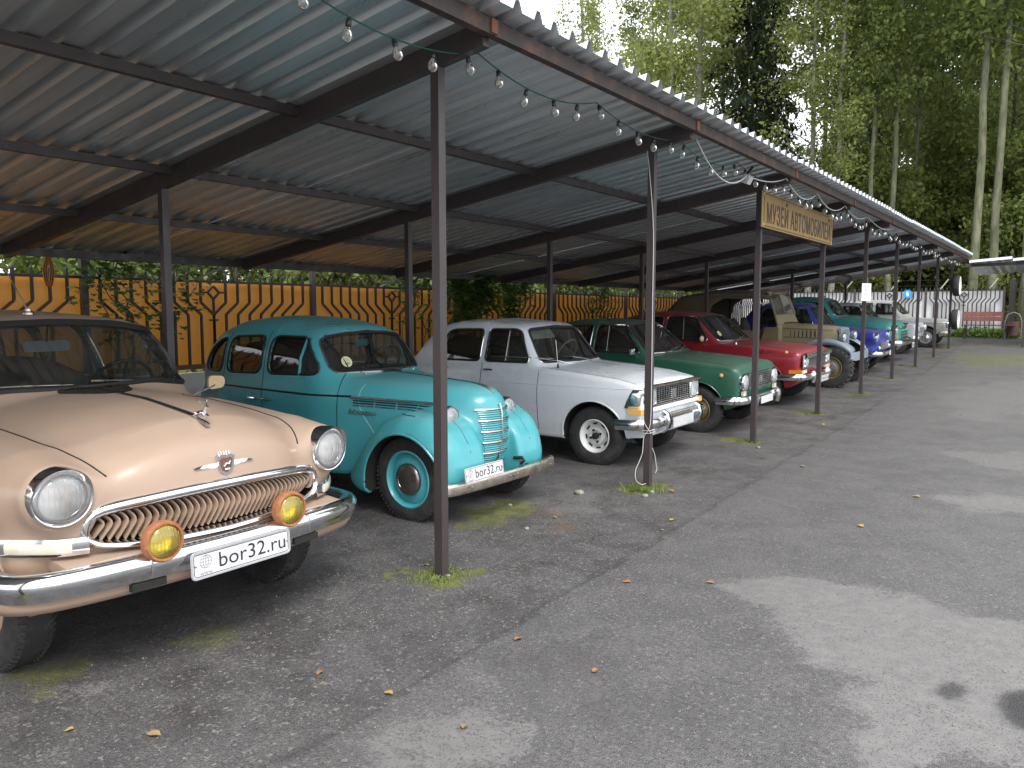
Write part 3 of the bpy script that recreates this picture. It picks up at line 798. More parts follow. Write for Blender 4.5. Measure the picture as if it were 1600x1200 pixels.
    MB().lathe([(.03, 0), (.028, .012), (.018, .02), (.016, .035), (.008, .04)], 14, T(*p)).build('aerial_base', chrome_dull, ae)
    MB().tube([(p[0], p[1], p[2] + .02), (p[0] - .16, p[1] - .06, p[2] + .3)], [.006, .002], 6).build('aerial_rod', chrome_dull, ae)
    # centre spear on the hood and the leaping deer
    xs = np.linspace(-.50, .46, 26); P = c.on_top([(x, 0) for x in xs]); P[:, 2] += .003
    MB().tube(P, [.006 + .005 * i / 25 for i in range(26)], 6).build('hood_spear', mat('grey_chrome', (.28, .28, .29), .3, 1.0), c.root)
    dr = link('deer_mascot', None, c.root, tuple(c.on_top([(.50, 0)])[0]), (0, .16, 0)); dr.scale = (.68, .68, .62); b = MB(); Z = lambda *a: Vector(a)
    b.sweep([(-.16, 0, .006), (-.05, 0, .012), (.05, 0, .012), (.10, 0, .004)], [(-.016, -.012), (.016, -.012), (.01, .012), (-.01, .012)])
    b.build('mascot_base', chrome, dr); b = MB()
    b.tube([(-.055, 0, .055), (-.03, 0, .066), (.0, 0, .075), (.03, 0, .085), (.045, 0, .088)], [.008, .017, .018, .022, .014], 10)           # trunk
    b.tube([(.03, 0, .088), (.046, 0, .115), (.055, 0, .135), (.06, 0, .142)], [.015, .012, .009, .009], 8)                                     # neck
    b.tube([(.052, 0, .145), (.072, 0, .141), (.088, 0, .134)], [.011, .009, .005], 8)                                                            # head
    for s in (-1, 1):
        b.tube([(.036, s * .012, .078), (.066, s * .016, .064), (.05, s * .016, .045)], [.010, .007, .005], 6)                                     # fore legs folded
        b.tube([(-.045, s * .01, .058), (-.072, s * .014, .036), (-.10, s * .014, .034), (-.125, s * .013, .016)], [.014, .009, .006, .005], 6)    # hind legs thrust back
        b.tube([(.052, s * .006, .152), (.03, s * .02, .165), (-.0, s * .024, .168), (-.03, s * .022, .166)], [.004, .0035, .003, .002], 5)          # antlers
        b.tube([(.01, s * .023, .168), (.0, s * .03, .18)], .0025, 5); b.tube([(.028, s * .02, .165), (.025, s * .024, .18)], .0025, 5)
    b.tube([(-.058, 0, .062), (-.075, 0, .07)], [.005, .003], 5); b.build('deer_figure', chrome, dr)
    # winged badge
    bd = link('badge', None, c.root); q = np.array([(y, .885 + .02 * 0) for y in np.linspace(-.155, .155, 15)]); P = c.on_front(q)
    b = MB(); n = len(P); vs_ = []; 
    hw = [.004, .008, .011, .012, .013, .013, .014, .014, .014, .013, .013, .012, .011, .008, .004]
    for p, hh in zip(P, hw): vs_ += [(p[0] + .002, p[1], p[2] - hh), (p[0] + .011, p[1], p[2]), (p[0] + .002, p[1], p[2] + hh)]
    fs = []
    for i in range(n - 1): fs += [(i * 3, (i + 1) * 3, (i + 1) * 3 + 1, i * 3 + 1), (i * 3 + 1, (i + 1) * 3 + 1, (i + 1) * 3 + 2, i * 3 + 2)]
    b.add(vs_, fs); b.build('wings', chrome, bd, False)
    def shield(k, x): return [(x, y * k, .885 + z * k) for y, z in [(0, -.052), (.03, -.035), (.042, .0), (.045, .04), (.022, .05), (0, .044), (-.022, .05), (-.045, .04), (-.042, 0), (-.03, -.035)]]
    x0 = float(c.on_front([(0, .885)])[0, 0])
    MB().ngon_prism(shield(1, x0 - .012), (.026, 0, 0)).build('shield', chrome, bd, True, 30)
    MB().ngon_prism(shield(.72, x0 + .010), (.006, 0, 0)).build('shield_field', mat('badge_red_brown', (.16, .07, .05), .3), bd, True, 30)
    b = MB(); b.tube([(x0 + .018, -.016, .878), (x0 + .019, -.004, .892), (x0 + .019, .010, .888), (x0 + .018, .018, .902)], [.004, .006, .006, .003], 6)
    b.tube([(x0 + .018, -.012, .865), (x0 + .018, .014, .865)], .004, 5); b.build('shield_figure', chrome, bd)
    # crown over the shield
    b = MB()
    for k in range(-2, 3): b.tube([(x0 - .004, k * .013, .93), (x0 - .008, k * .014, .948)], [.005, .002], 5)
    b.build('shield_crown', chrome, bd)
    # grille surround and teeth
    ring = [(0, .587), (.36, .597), (.54, .618), (.60, .652), (.607, .694), (.585, .745), (.50, .772), (.25, .792), (0, .798)]
    ring = ring + [(-y, z) for y, z in ring[::-1][1:-1]]
    rp = resample(spline(ring + ring[:1], 6), .03, True)
    P = c.on_front(rp, 1.1, .3)
    # keep the surround on a clean plan curve
    P[:, 0] = .70 - .30 * P[:, 1] ** 2
    b = MB(); N_ = len(P); vs_ = []; fs = []
    cen = np.array([.60, 0, .69]); prof = []
    for i, p in enumerate(P):
        t = P[(i + 1) % N_] - P[i - 1]; t /= np.linalg.norm(t); o = np.cross(t, [1, 0, 0]); o /= np.linalg.norm(o)
        if o @ (p - cen) < 0: o = -o
        up = max(0, o[2]); wd = .020 + .010 * up
        for u, x in ((-.9, -.05), (-.75, .004), (-.3, .020), (.25, .022), (.8, .008), (1.0, -.035)):
            vs_.append(p + o * wd * u + np.array([x, 0, 0]))
    for i in range(N_):
        j = (i + 1) % N_
        for k in range(5): fs.append((i * 6 + k, i * 6 + k + 1, j * 6 + k + 1, j * 6 + k))
    b.add(vs_, fs); b.build('grille_surround', chrome, c.root, True, 60)
    gl = link('grille', None, c.root); tm = paint('beige_grille_paint', (.31, .215, .155), .5, .1, dirt=(.12, .06, .03), damt=.5)
    nb = 37
    for i in range(nb):
        y = -.545 + 1.09 * i / (nb - 1); xb = .685 - .30 * y * y
        zt = .768 - .03 * abs(y / .55) ** 3; zb = .615 + .03 * abs(y / .55) ** 4; zm = .5 * (zt + zb) + .012
        lean = -.028
        pts = [(xb - .03, y + lean * .8, zb), (xb - .008, y + lean * .3, zb + (zm - zb) * .5), (xb + .002, y - lean * .35, zm), (xb - .012, y - lean * .1, zm + (zt - zm) * .55), (xb - .035, y + lean * .7, zt)]
        pts = [(p[0], p[1], p[2]) for p in spline(pts, 3)]
        MB().sweep(pts, [(-.005, -.03), (.005, -.03), (.0055, .004), (.0025, .010), (-.0025, .010), (-.0055, .004)], up=(1, 0, 0)).build('grille_bar', tm, gl, True, 50)
    MB().box((.40, 0, .69), (.02, 1.15, .2)).build('grille_backing', dark, gl)
    # lamps
    for s in (-1, 1):
        c.headlamp(.615, s * .70, .853, .093, .026, .14, visor=.035, yaw=s * .06)
        # side lamp strip below the headlamp, wrapping the fender
        q = [(s * .60, .632), (s * .70, .636), (s * .80, .642), (s * .86, .645)]; P = [np.array([.70 - .30 * y * y - (.10 * max(0, abs(y) - .74) / .12), y, z]) for y, z in q]
        P = [p + np.array([.012, 0, 0]) for p in spline(P, 5)]
        li = link('side_lamp', None, c.root)
        # bezel and lens as swept bands facing outwards from the fender
        C0 = np.array([.2, 0, .64])
        def band(Q, offs, nm, m_):
            vs_ = []; fs = []; k_ = len(offs)
            for i in range(len(Q)):
                t = Q[min(i + 1, len(Q) - 1)] - Q[max(i - 1, 0)]; o_ = np.cross(t, [0, 0, 1]); o_ /= np.linalg.norm(o_)
                if o_ @ (Q[i] - C0) < 0: o_ = -o_
                for a, b_ in offs: vs_.append(Q[i] + o_ * a + np.array([0, 0, b_]))
            for i in range(len(Q) - 1):
                for k in range(k_ - 1): fs.append((i * k_ + k, i * k_ + k + 1, (i + 1) * k_ + k + 1, (i + 1) * k_ + k))
            fs += [tuple(range(k_)), tuple((len(Q) - 1) * k_ + k for k in range(k_))]
            MB().add(vs_, fs).build(nm, m_, li, True, 40)
        P = np.array(P)
        band(P, [(-.03, -.038), (.008, -.036), (.012, -.03), (.012, .026), (.008, .036), (-.03, .038)], 'lamp_bezel', chrome)
        band(P[3:-2], [(.0, -.026), (.016, -.023), (.021, -.01), (.021, .010), (.016, .020), (.0, .022)], 'lamp_lens', cream_lens)
    rust = mat('rusty_orange_paint', (.30, .11, .045), .65, dirt=(.42, .24, .09), dscale=22, damt=.85, bump=.35, bscale=90)
    for s in (-1, 1):
        h = c.headlamp(.775, s * .335 - .03, .618, .074, .017, .035, name='fog_lamp', glass=fog_glass, rimm=rust, bowl=mat('yellow_reflector', (.75, .66, .22), .25, .7))
        MB().lathe([(.090, -.03), (.080, -.055), (.05, -.08), (.001, -.085)], 24).build('lamp_shell', rust, h)
        MB().tube([(.07, 0, -.04), (.125, 0, -.05)], .011, 8).build('lamp_bracket', chrome_dull, h)
    # bumper, its lower apron and plate
    path = [(.34, -.93, .505), (.52, -.905, .505), (.625, -.83, .507), (.69, -.68, .51), (.735, -.4, .512), (.75, 0, .512), (.735, .4, .512), (.69, .68, .51), (.625, .83, .507), (.52, .905, .505), (.34, .93, .505)]
    c.bumper(path, [(-.055, .050), (-.01, .062), (.018, .052), (.034, .022), (.030, -.008), (.018, -.030), (.010, -.052), (-.01, -.055), (-.02, 0.0)])
    pa = [(x - .035, y, z - .075) for x, y, z in path]
    c.bumper(pa, [(-.03, .035), (.022, .03), (.02, -.005), (-.002, -.035), (-.05, -.05), (-.055, -.04), (-.02, -.02)], pt, 'bumper_apron')
    for s in (-1, 1): MB().box((.745 - .02, s * .42, .437), (.035, .15, .034)).build('apron_slot', dark, c.root)
    MB().sweep([(.60, y, .555) for y in np.linspace(-.72, .72, 9)], [(-.1, -.02), (.10, -.02), (.07, .015), (-.1, .03)]).build('front_pan', pt, c.root)
    plate(c, (.80, 0, .478), .05, full=2)
    for s in (-1, 1):
        b = MB(); b.sweep([(.735, s * .42, .572), (.763, s * .42, .557), (.771, s * .42, .52), (.760, s * .42, .475)], [(-.004, -.012), (.004, -.012), (.004, .002), (-.004, .002)], up=(1, 0, 0)); b.build('bumper_joint', chrome, c.root, True, 40)
    c.wheels(2.7, 1.41, .352, .17, 'hub', .20, mat('beige_wheel', (.4, .28, .2), .5), chrome)
    # inside
    c.cabin_fit(0, 0, .72, -.62, 1.08, .68, seats=((-1.35, 0), (-2.3, 0)), wheelc=(-.92, .36, 1.12), sr=.205)
    c.mirror_in(-.99, 1.40, -.03, .26, .062)
    c.wiper(1.20, -.10, -.50, 1.205, m=chrome_dull); c.wiper(1.165, .60, .16, 1.205, m=chrome_dull)
    m = link('wing_mirror', None, c.root); p = c.on_side([(-.80, 1.05)], 1)[0]
    MB().tube([p, p + np.array([.03, .09, .04]), p + np.array([.03, .14, .06])], .006, 6).build('mirror_arm', chrome, m)
    MB().ngon_prism([tuple(p + np.array([.03, .155 + a, .075 + b_])) for a, b_ in rounded([(-.06, -.045), (.06, -.035), (.065, .04), (-.055, .05)], .035, 5)], (-.022, .0, 0)).build('mirror_shell', mat('beige_mirror', (.5, .36, .2), .35, coat=.3), m)
    return c
# --- turquoise 1940s saloon
def build_turq():
    pt = paint('turquoise_paint', (.06, .33, .37), .34, .3, dirt=(.2, .3, .28), damt=.12, cr=.15)
    ff = Tab([(.455, .30), (.47, .42), (.43, .58), (.33, .72), (.16, .81), (-.05, .83), (-.26, .76), (-.44, .60), (-.58, .42), (-.70, .28), (-.5, .2), (.3, .22)], .03)
    rf = Tab([(-1.72, .28), (-1.86, .5), (-2.0, .68), (-2.2, .79), (-2.42, .80), (-2.66, .72), (-2.86, .54), (-2.98, .30), (-2.5, .2)], .03)
    fo = Cur([(.5, .60), (.3, .685), (0, .715), (-.4, .71), (-.75, .65)], .06)
    def extra(X, Y, Z, d):
        A = np.abs(Y)
        f = smax(ff(X, Z + .55 * np.maximum(A - .5, 0) ** 2 * 4), A - fo(X), .16); f = smax(f, .22 - A, .05)
        d = smin(d, f, .07)
        g = smax(rf(X, Z), A - .70, .15); g = smax(g, .3 - A, .05)
        return smin(d, g, .06)
    S = dict(x=-1.02, yc=4.92, label='turquoise rounded 1940s saloon with narrow upright grille and dull bumper', paint=pt, h=.0155,
        side=[(.33, .36), (.40, .45), (.435, .62), (.43, .80), (.395, .92), (.31, .985), (.15, 1.02), (-.3, 1.05), (-.85, 1.085), (-1.2, 1.08), (-2.5, 1.02), (-2.95, .85), (-3.02, .55), (-2.9, .32), (-2.4, .28), (-.9, .27), (-.3, .3), (.1, .34)],
        plan=[(.55, .06), (.40, .165), (.30, .22), (.1, .29), (-.25, .38), (-.6, .49), (-.85, .585), (-1.1, .645), (-1.7, .665), (-2.3, .65), (-2.75, .55), (-3.0, .42)], sect=[(.25, -.03), (.5, 0), (.8, .0), (.92, -.012), (1.02, -.06), (1.1, -.12)],
        cz=[(-3, .1), (-1.0, .12), (-.5, .3), (0, .7), (.4, .9)], cx=.9, cx0=-.2, k=.10,
        cabin=[(-.72, .95), (-.80, 1.09), (-1.02, 1.40), (-1.14, 1.47), (-1.5, 1.53), (-1.95, 1.555), (-2.35, 1.52), (-2.68, 1.42), (-2.90, 1.22), (-3.0, .95), (-2.5, .8), (-.9, .8)],
        cplan=[(-.7, .60), (-1.0, .63), (-1.7, .655), (-2.3, .63), (-2.7, .54), (-3.0, .40)], csect=[(.9, .02), (1.05, 0), (1.25, -.035), (1.42, -.10), (1.56, -.20)],
        ccx=[(1.0, .30), (1.2, .32), (1.5, .25)], ccz=.16, ck=.17, cu=.07, crnd=.04, cmid=-1.6, crx=1.2,
        cowl=-.84, floor=.45, arches=[(0, .30, .375), (-2.34, .30, .36)], wsx=-1.6, rwx=-2.3, wr=.085, extra=extra, well=.36,
        windows={'f': [(0, 1.095), (.35, 1.09), (.515, 1.085), (.485, 1.37), (.25, 1.405), (0, 1.41)],
                 's1': [(-.98, 1.075), (-1.20, 1.365), (-1.24, 1.375), (-1.60, 1.385), (-1.61, 1.06)], 's2': [(-1.70, 1.06), (-1.69, 1.385), (-2.20, 1.37), (-2.22, 1.05)], 's3': [(-2.30, 1.05), (-2.28, 1.36), (-2.42, 1.34), (-2.60, 1.22), (-2.66, 1.05)],
                 'r': [(0, 1.15), (.3, 1.15), (.27, 1.36), (0, 1.38)]}, wdoor={'s1': 'door1', 's2': 'door2'},
        panels={'hood': ('top', [(-.80, -.1), (-.80, .42), (-.3, .30), (.12, .20), (.31, .14), (.31, -.1)]), 'door1': ('side', [(-.84, .30), (-.83, 1.03), (-1.10, 1.41), (-1.655, 1.425), (-1.655, .30)]), 'door2': ('side', [(-1.655, .30), (-1.655, 1.425), (-2.24, 1.41), (-2.26, .95), (-2.1, .78), (-1.9, .5), (-1.8, .3)])},
        hoodz=.85, box=((-3.15, 0, .18), (.62, .86, 1.66)), lipz=.26)
    c = Car('turquoise_saloon', S).body()
    for k in ('s1', 's2', 's3'): c.outline(k, .011, seal, 'window_seal')
    c.outline('f', .011, seal, 'windshield_seal'); c.outline('f', .007, chrome, 'windshield_trim', off=.004, grow=.012); c.outline('r', .011, seal, 'rear_window_seal')
    # quarter-light post and shiny reveal
    for s in (-1, 1):
        P = c.on_side([(-1.20, 1.06), (-1.205, 1.2), (-1.215, 1.375)], s); MB().tube(P, .012, 6).build('quarter_light_post', pt, c.root)
    for pts in ([(-.83, .30), (-.82, .75), (-.83, 1.02), (-.98, 1.25), (-1.12, 1.40)], [(-1.655, .30), (-1.655, 1.42)], [(-2.26, .95), (-2.25, 1.40)]): c.seam(pts, 'side', .0045, smooth=1)
    c.seam([(-.63, 1.0), (-.64, .88), (-.60, .76), (-.50, .60), (-.47, .50)], 'side', .003, mat('pale_bead', (.35, .6, .62), .4), 'body_bead', smooth=1)
    # belt moulding running into the hood-side louvre trim
    q = [(x, .935 - .02 * (x + 2.3)) for x in np.linspace(-2.55, -.70, 40)]
    for s in (-1, 1):
        MB().tube(c.on_side(q, s), .0095, 6).build('belt_moulding', mat('dark_moulding', (.05, .045, .04), .35, .6), c.root)
        b = MB(); b.tube(c.on_side([(x, .895 - .03 * (x + .70) / .8) for x in np.linspace(-.70, .08, 16)], s) + np.array([0, s * .004, 0]), .014, 8); b.build('hood_side_moulding', chrome, c.root)
        for k in range(3):
            for j in range(4):
                xa = -.68 + j * .19; xb = xa + .175; zz = .872 - k * .019
                P = c.on_side([(x, zz - .03 * (x + .70) / .8) for x in np.linspace(xa, xb, 5)], s) + np.array([0, s * .004, 0])
                MB().tube(P, .0055, 5).build('louvre', chrome if k == 2 else seal, c.root)
        p = c.on_side([(.085, .845)], s)[0]
        MB().box(p + np.array([0, s * .006, 0]), (.012, .02, .062)).build('moulding_end', chrome, c.root)
    me = text_mesh('script', 'Москвич', .062, chrome_dull, .002, shear=.45, sx=.95); p = c.on_side([(-.60, .775)], -1)[0]
    link('script_lettering', me, c.root, (p[0], p[1] - .012, p[2]), (math.radians(90), math.radians(2), math.radians(17)))
    # round badge on the door, door handles
    p = c.on_side([(-1.40, .70)], -1)[0]
    bd = link('round_badge', None, c.root, tuple(p + np.array([0, -.004, 0])), (math.pi / 2, 0, 0)); MB().lathe([(.036, -.004), (.036, .003), (.001, .004)], 20).build('badge_disc', mat('badge_cream', (.6, .52, .3), .4), bd)
    MB().lathe([(.024, .003), (.024, .0055), (.001, .006)], 20).build('badge_centre', mat('badge_brown', (.25, .16, .06), .5), bd)
    for s in (-1, 1):
        for x0, d in ((-1.70, -1), (-1.60, 1)):
            P = c.on_side([(x0, .845), (x0 + d * .06, .845), (x0 + d * .12, .843)], s) + np.array([0, s * .035, 0])
            b = MB(); b.tube([P[0] - np.array([0, s * .045, 0]), P[0]], .010, 8); b.tube(P, [.011, .012, .006], 8); b.build('door_handle', chrome, c.root)
    # wind the hood: hinge line and mascot spear
    xs = np.linspace(-.80, .30, 26); P = c.on_top([(x, 0) for x in xs]); MB().tube(P, .006, 6).build('hood_hinge', seal, c.root)
    P = c.on_top([(x, 0) for x in np.linspace(.18, .36, 8)]) + np.array([0, 0, .006]); MB().tube(P, [.007, .009, .011, .012, .013, .014, .013, .008], 8).build('hood_ornament', chrome_dull, c.root)
    for s in (-1, 1):
        c.seam([(-.05, .19), (.10, .155), (.22, .11), (.30, .06), (.33, .0)], 'top', .003, sides=(s,), smooth=1, off=-.001) if False else None
    # grille: horizontal ribs over a V-shaped nose
    gr = link('grille', None, c.root)
    nr = 26
    for i in range(nr):
        z = .83 - i * .0172; big = i % 5 == 0
        hw = .185 - .055 * ((.84 - z) / .45) + (.012 if big else 0)
        ys = np.linspace(-hw, hw, 13); P = c.on_front(np.stack([ys, np.full(13, z)], 1)); P[:, 0] += (.010 if big else .004)
        MB().tube(P, .0085 if big else .0060, 6).build('chrome_bar' if big else 'grille_bar', chrome_dull if big else pt, gr)
    P = c.on_front([(0, z) for z in np.linspace(.36, .87, 14)]); P[:, 0] += .014; MB().tube(P, .008, 8).build('centre_bar', chrome, gr)
    for s in (-1, 1):
        c.headlamp(.235, s * .37, .782, .084, .010, .05, rimm=chrome)
        b = MB(); M = T(.235, s * .37, .782) @ RY(math.pi / 2); b.lathe([(.093, -.03), (.092, -.06), (.088, -.14), (.07, -.22), (.04, -.30), (.005, -.36)], 28, M); b.build('headlight_shell', pt, c.root)
        c.seam([(.16, .37), (.27, .38), (.38, .385), (.44, .39)], 'top', .003, sides=(s,), smooth=1)
    c.arch_lip(.010, idx=(0,))
    # bumper with bolts, plate, towing hook
    path = [(.42, -.715, .305), (.48, -.66, .306), (.515, -.4, .308), (.525, 0, .308), (.515, .4, .308), (.48, .66, .306), (.42, .715, .305)]
    c.bumper(path, [(-.012, .045), (.008, .042), (.018, .02), (.012, 0), (.018, -.02), (.008, -.042), (-.012, -.045)], chrome_dull)
    for y in (-.5, -.02, .03, .08, .55):
        MB().lathe([(.011, 0), (.009, .006), (.001, .008)], 8, T(.54, y, .31) @ RY(math.pi / 2)).build('bumper_bolt', chrome_dull, c.root)
    for s in (-1, 1): MB().bar((.1, s * .28, .36), (.51, s * .30, .32), .02, .05).build('bumper_iron', dark, c.root)
    plate(c, (.545, -.36, .405), .12, .46, .108, full=1)
    h = MB(); h.tube([(.40, .22, .40), (.48, .22, .41), (.50, .22, .385), (.47, .22, .36)], .014, 8).build('tow_hook', dark, c.root)
    c.wheels(2.34, 1.12, .325, .125, 'hub', .225, mat('turquoise_wheel', (.07, .37, .42), .4, coat=.3), mat('hubcap_tarnished', (.24, .22, .2), .3, .9, rvar=.1))
    c.cabin_fit(0, 0, .70, -.86, 1.05, .52, seats=((-1.5, 0), (-2.25, 0)), wheelc=(-1.12, .26, 1.10), sr=.2)
    c.mirror_in(-1.10, 1.315, -.02, .16, .06, m=pt, top=.06)
    for s in (-.30, .25): 
        p = c.on_front([(s, 1.065)], -.4, -1.4)[0]; MB().lathe([(.012, 0), (.01, .02), (.002, .024)], 10, T(*(p + np.array([.0, 0, .0]))) @ RY(.8)).build('wiper_pivot', chrome, c.root)
    p = c.on_front([(.25, 1.08), (.48, 1.12)], -.4, -1.4); MB().tube(p + np.array([.02, 0, 0]), .004, 5).build('wiper_arm', chrome, c.root)
    # sticker inside the screen
    p = c.on_front([(-.36, 1.17)], -.4, -1.6)[0]; st = link('windshield_sticker', None, c.root, tuple(p + np.array([-.004, 0, 0])), (0, math.radians(62), math.radians(-12)))
    MB().lathe([(.05, 0), (.001, .0005)], 24).build('sticker_disc', mat('sticker_cream', (.62, .58, .38), .5), st)
    MB().lathe([(.036, .001), (.001, .0015)], 24).build('sticker_field', mat('sticker_green', (.45, .5, .26), .5), st)
    MB().box((0.018, 0, .002), (.014, .04, .001)).build('sticker_bar', mat('sticker_dark_green', (.1, .28, .12), .5), st)
    m = link('wing_mirror', None, c.root)
    return c
# --- white three-box saloon
def build_white():
    pt = paint('white_paint', (.62, .655, .69), .28, .4, dirt=(.5, .5, .5), damt=.03, var=.02, dust=.08, cr=.1)
    def extra(X, Y, Z, d):
        return d
    gt = Tab([(0, .60), (.60, .60), (.66, .66), (.655, .80), (0, .815), (-.2, .815), (-.2, .60)], 0, .01)
    def cut(X, Y, Z, d):
        return np.maximum(d, -np.maximum(gt(np.abs(Y), Z), .47 - X))
    S = dict(x=-.92, yc=7.67, label='white boxy saloon with rectangular headlights and plain slotted steel wheels', paint=pt, h=.0165,
        side=[(.42, .33), (.52, .40), (.555, .52), (.565, .80), (.575, .835), (.53, .875), (.25, .93), (-.2, .97), (-.66, 1.0), (-1.2, 1.0), (-2.3, .985), (-3.0, .94), (-3.22, .88), (-3.3, .6), (-3.2, .36), (-2.8, .28), (-.5, .26), (.2, .27)],
        plan=[(.62, .69), (.45, .725), (.1, .755), (-.6, .77), (-1.8, .775), (-2.8, .75), (-3.3, .68)], sect=[(.24, -.06), (.4, -.02), (.6, 0), (.795, .004), (.815, -.012), (.92, -.035), (1.02, -.055)],
        cz=[(-3.4, .06), (-.7, .05), (.5, .09)], cx=.05, cx0=0, k=.05, rnd=.02,
        cabin=[(-.50, .9), (-.60, 1.0), (-.93, 1.40), (-1.05, 1.445), (-1.5, 1.485), (-1.95, 1.475), (-2.15, 1.43), (-2.30, 1.35), (-2.62, 1.0), (-2.7, .85), (-1, .8)],
        cplan=[(-.5, .70), (-1.5, .72), (-2.7, .69)], csect=[(.9, .01), (1.0, 0), (1.2, -.045), (1.38, -.105), (1.5, -.17)],
        ccx=[(.9, .18), (1.2, .16), (1.5, .12)], ccz=.09, ck=.085, cu=.03, crnd=.03, cmid=-1.5,
        cowl=-.62, floor=.42, arches=[(0.0, .30, .365), (-2.4, .30, .35)], wsx=-1.3, rwx=-1.9, wr=.05, extra=extra, cut=cut, lipz=.28,
        windows={'f': [(0, 1.02), (.56, 1.012), (.605, 1.03), (.505, 1.345), (.45, 1.375), (0, 1.395)],
                 's1': [(-.80, 1.025), (-.98, 1.345), (-1.04, 1.37), (-1.385, 1.375), (-1.40, 1.025)], 's2': [(-1.475, 1.025), (-1.465, 1.375), (-1.9, 1.365), (-2.0, 1.33), (-2.06, 1.025)],
                 'r': [(0, 1.05), (.56, 1.05), (.5, 1.36), (0, 1.38)]}, wdoor={'s1': 'door1', 's2': 'door2'},
        panels={'hood': ('top', [(-.64, -.1), (-.64, .66), (.5, .645), (.56, .6), (.62, -.1)]), 'door1': ('side', [(-.66, .32), (-.66, 1.0), (-.95, 1.415), (-1.43, 1.425), (-1.43, .32)]), 'door2': ('side', [(-1.43, .32), (-1.43, 1.425), (-2.0, 1.41), (-2.12, 1.0), (-2.06, .6), (-1.85, .32)])},
        hoodz=.83, box=((-3.4, 0, .18), (.72, .92, 1.6)))
    c = Car('white_saloon', S).body()
    for k in ('s1', 's2'): c.outline(k, .011, seal, 'window_seal'); c.outline(k, .006, chrome, 'window_trim', off=.004, grow=.012)
    c.outline('f', .016, seal, 'windshield_seal'); c.outline('f', .006, chrome, 'windshield_trim', off=.006, grow=.012); c.outline('r', .014, seal, 'rear_window_seal')
    for pts in ([(-.66, .32), (-.66, .98)], [(-1.43, .32), (-1.43, 1.0)], [(-2.06, .6), (-2.12, 1.0)]): c.seam(pts, 'side', .004)
    c.seam([(-.62, .66), (0, .655), (.45, .645)], 'top', .004)
    for s in (-1, 1):
        P = c.on_side([(-1.12, 1.03), (-1.13, 1.39)], s); MB().tube(P, .009, 6).build('quarter_light_post', chrome_dull, c.root)
        MB().tube(c.on_side([(x, .803) for x in np.linspace(-3.1, .5, 50)], s), .004, 6).build('body_crease', pt, c.root)
        for x0 in (-1.38, -2.02):
            P = c.on_side([(x0, .935), (x0 + .06, .937), (x0 + .13, .935)], s) + np.array([0, s * .03, 0]); MB().tube(P, .009, 6).build('door_handle', chrome, c.root)
    c.arch_lip(.011)
    # front
    fr = link('grille', None, c.root); ch = chrome
    MB().box((.47, 0, .70), (.02, 1.28, .2)).build('grille_backing', dark, fr)
    for i in range(9):
        z = .628 + i * .0205; MB().sweep([(.545, y, z) for y in (-.415, .415)], [(-.02, -.0035), (.012, -.0035), (.014, 0), (.012, .0035), (-.02, .0035)]).build('grille_bar', ch, fr, False)
    for i in range(15):
        y = -.415 + .83 * i / 14; MB().box((.548, y, .71), (.022, .008, .19)).build('grille_upright', ch, fr, False)
    MB().box((.562, 0, .715), (.02, .075, .10)).build('grille_emblem', chrome, fr)
    MB().sweep([(.572, y, .822) for y in np.linspace(-.655, .655, 9)], [(-.03, -.012), (.012, -.012), (.016, .006), (.0, .016), (-.03, .016)]).build('grille_top_trim', chrome_dull, fr)
    MB().sweep([(.562, y, .596) for y in np.linspace(-.66, .66, 9)], [(-.03, -.022), (.012, -.022), (.014, .0), (.008, .012), (-.03, .012)]).build('grille_bottom_trim', white_paint, fr)
    for s in (-1, 1):
        hl = link('headlight', None, c.root, (.548, s * .535, .715)); P = rounded([(-.10, -.085), (.10, -.085), (.10, .085), (-.10, .085)], .045, 5)
        b = MB(); b.tube([(.008, p[0], p[1]) for p in P], .012, 6, closed=True).build('rim', chrome, hl)
        MB().ngon_prism([(-.02, p[0], p[1]) for p in P], (.006, 0, 0)).build('reflector', silver, hl, False)
        b = MB(); b.ngon_prism([(.0, p[0] * .97, p[1] * .97) for p in P], (.016, 0, 0))
        for k in range(-4, 5): b.tube([(.017, k * .02, -.07), (.017, k * .02, .07)], .002, 4)
        b.build('lens', lamp_glass, hl, True, 30)
        # chrome side wedge with amber lamp at its foot
        q = [(.535, .80), (.55, .60), (.36, .60), (.37, .63), (.47, .79)]; q = [(.55, .815), (.555, .615), (.355, .615), (.365, .66), (.45, .80)]
        vs_ = []; fs = []
        for i in range(6):
            z = .617 + .185 * i / 5; xl = .365 + .085 * (i / 5) ** 1.3
            for p in c.on_side([(x, z) for x in np.linspace(xl, .545, 7)], s): vs_.append(p + np.array([0, s * .007, 0]))
        for i in range(5):
            for j in range(6): fs.append((i * 7 + j, i * 7 + j + 1, (i + 1) * 7 + j + 1, (i + 1) * 7 + j))
        w_ = MB().add(vs_, fs).build('side_wedge', chrome, c.root); m_ = w_.modifiers.new('thick', 'SOLIDIFY'); m_.thickness = .006; m_.offset = 0
        b = MB(); b.box((.475, s * .722, .585), (.15, .05, .05)); b.box((.56, s * .665, .585), (.04, .08, .05)); b.build('indicator_lamp', amber_pale, c.root)
    path = [(.30, -.80, .457), (.40, -.793, .459), (.48, -.78, .46), (.56, -.73, .462), (.615, -.6, .464), (.63, 0, .465), (.615, .6, .464), (.56, .73, .462), (.48, .78, .46), (.40, .793, .459), (.30, .80, .457)]
    c.bumper(path, [(-.03, .05), (.01, .052), (.028, .03), (.03, 0), (.026, -.03), (.01, -.052), (-.03, -.05)])
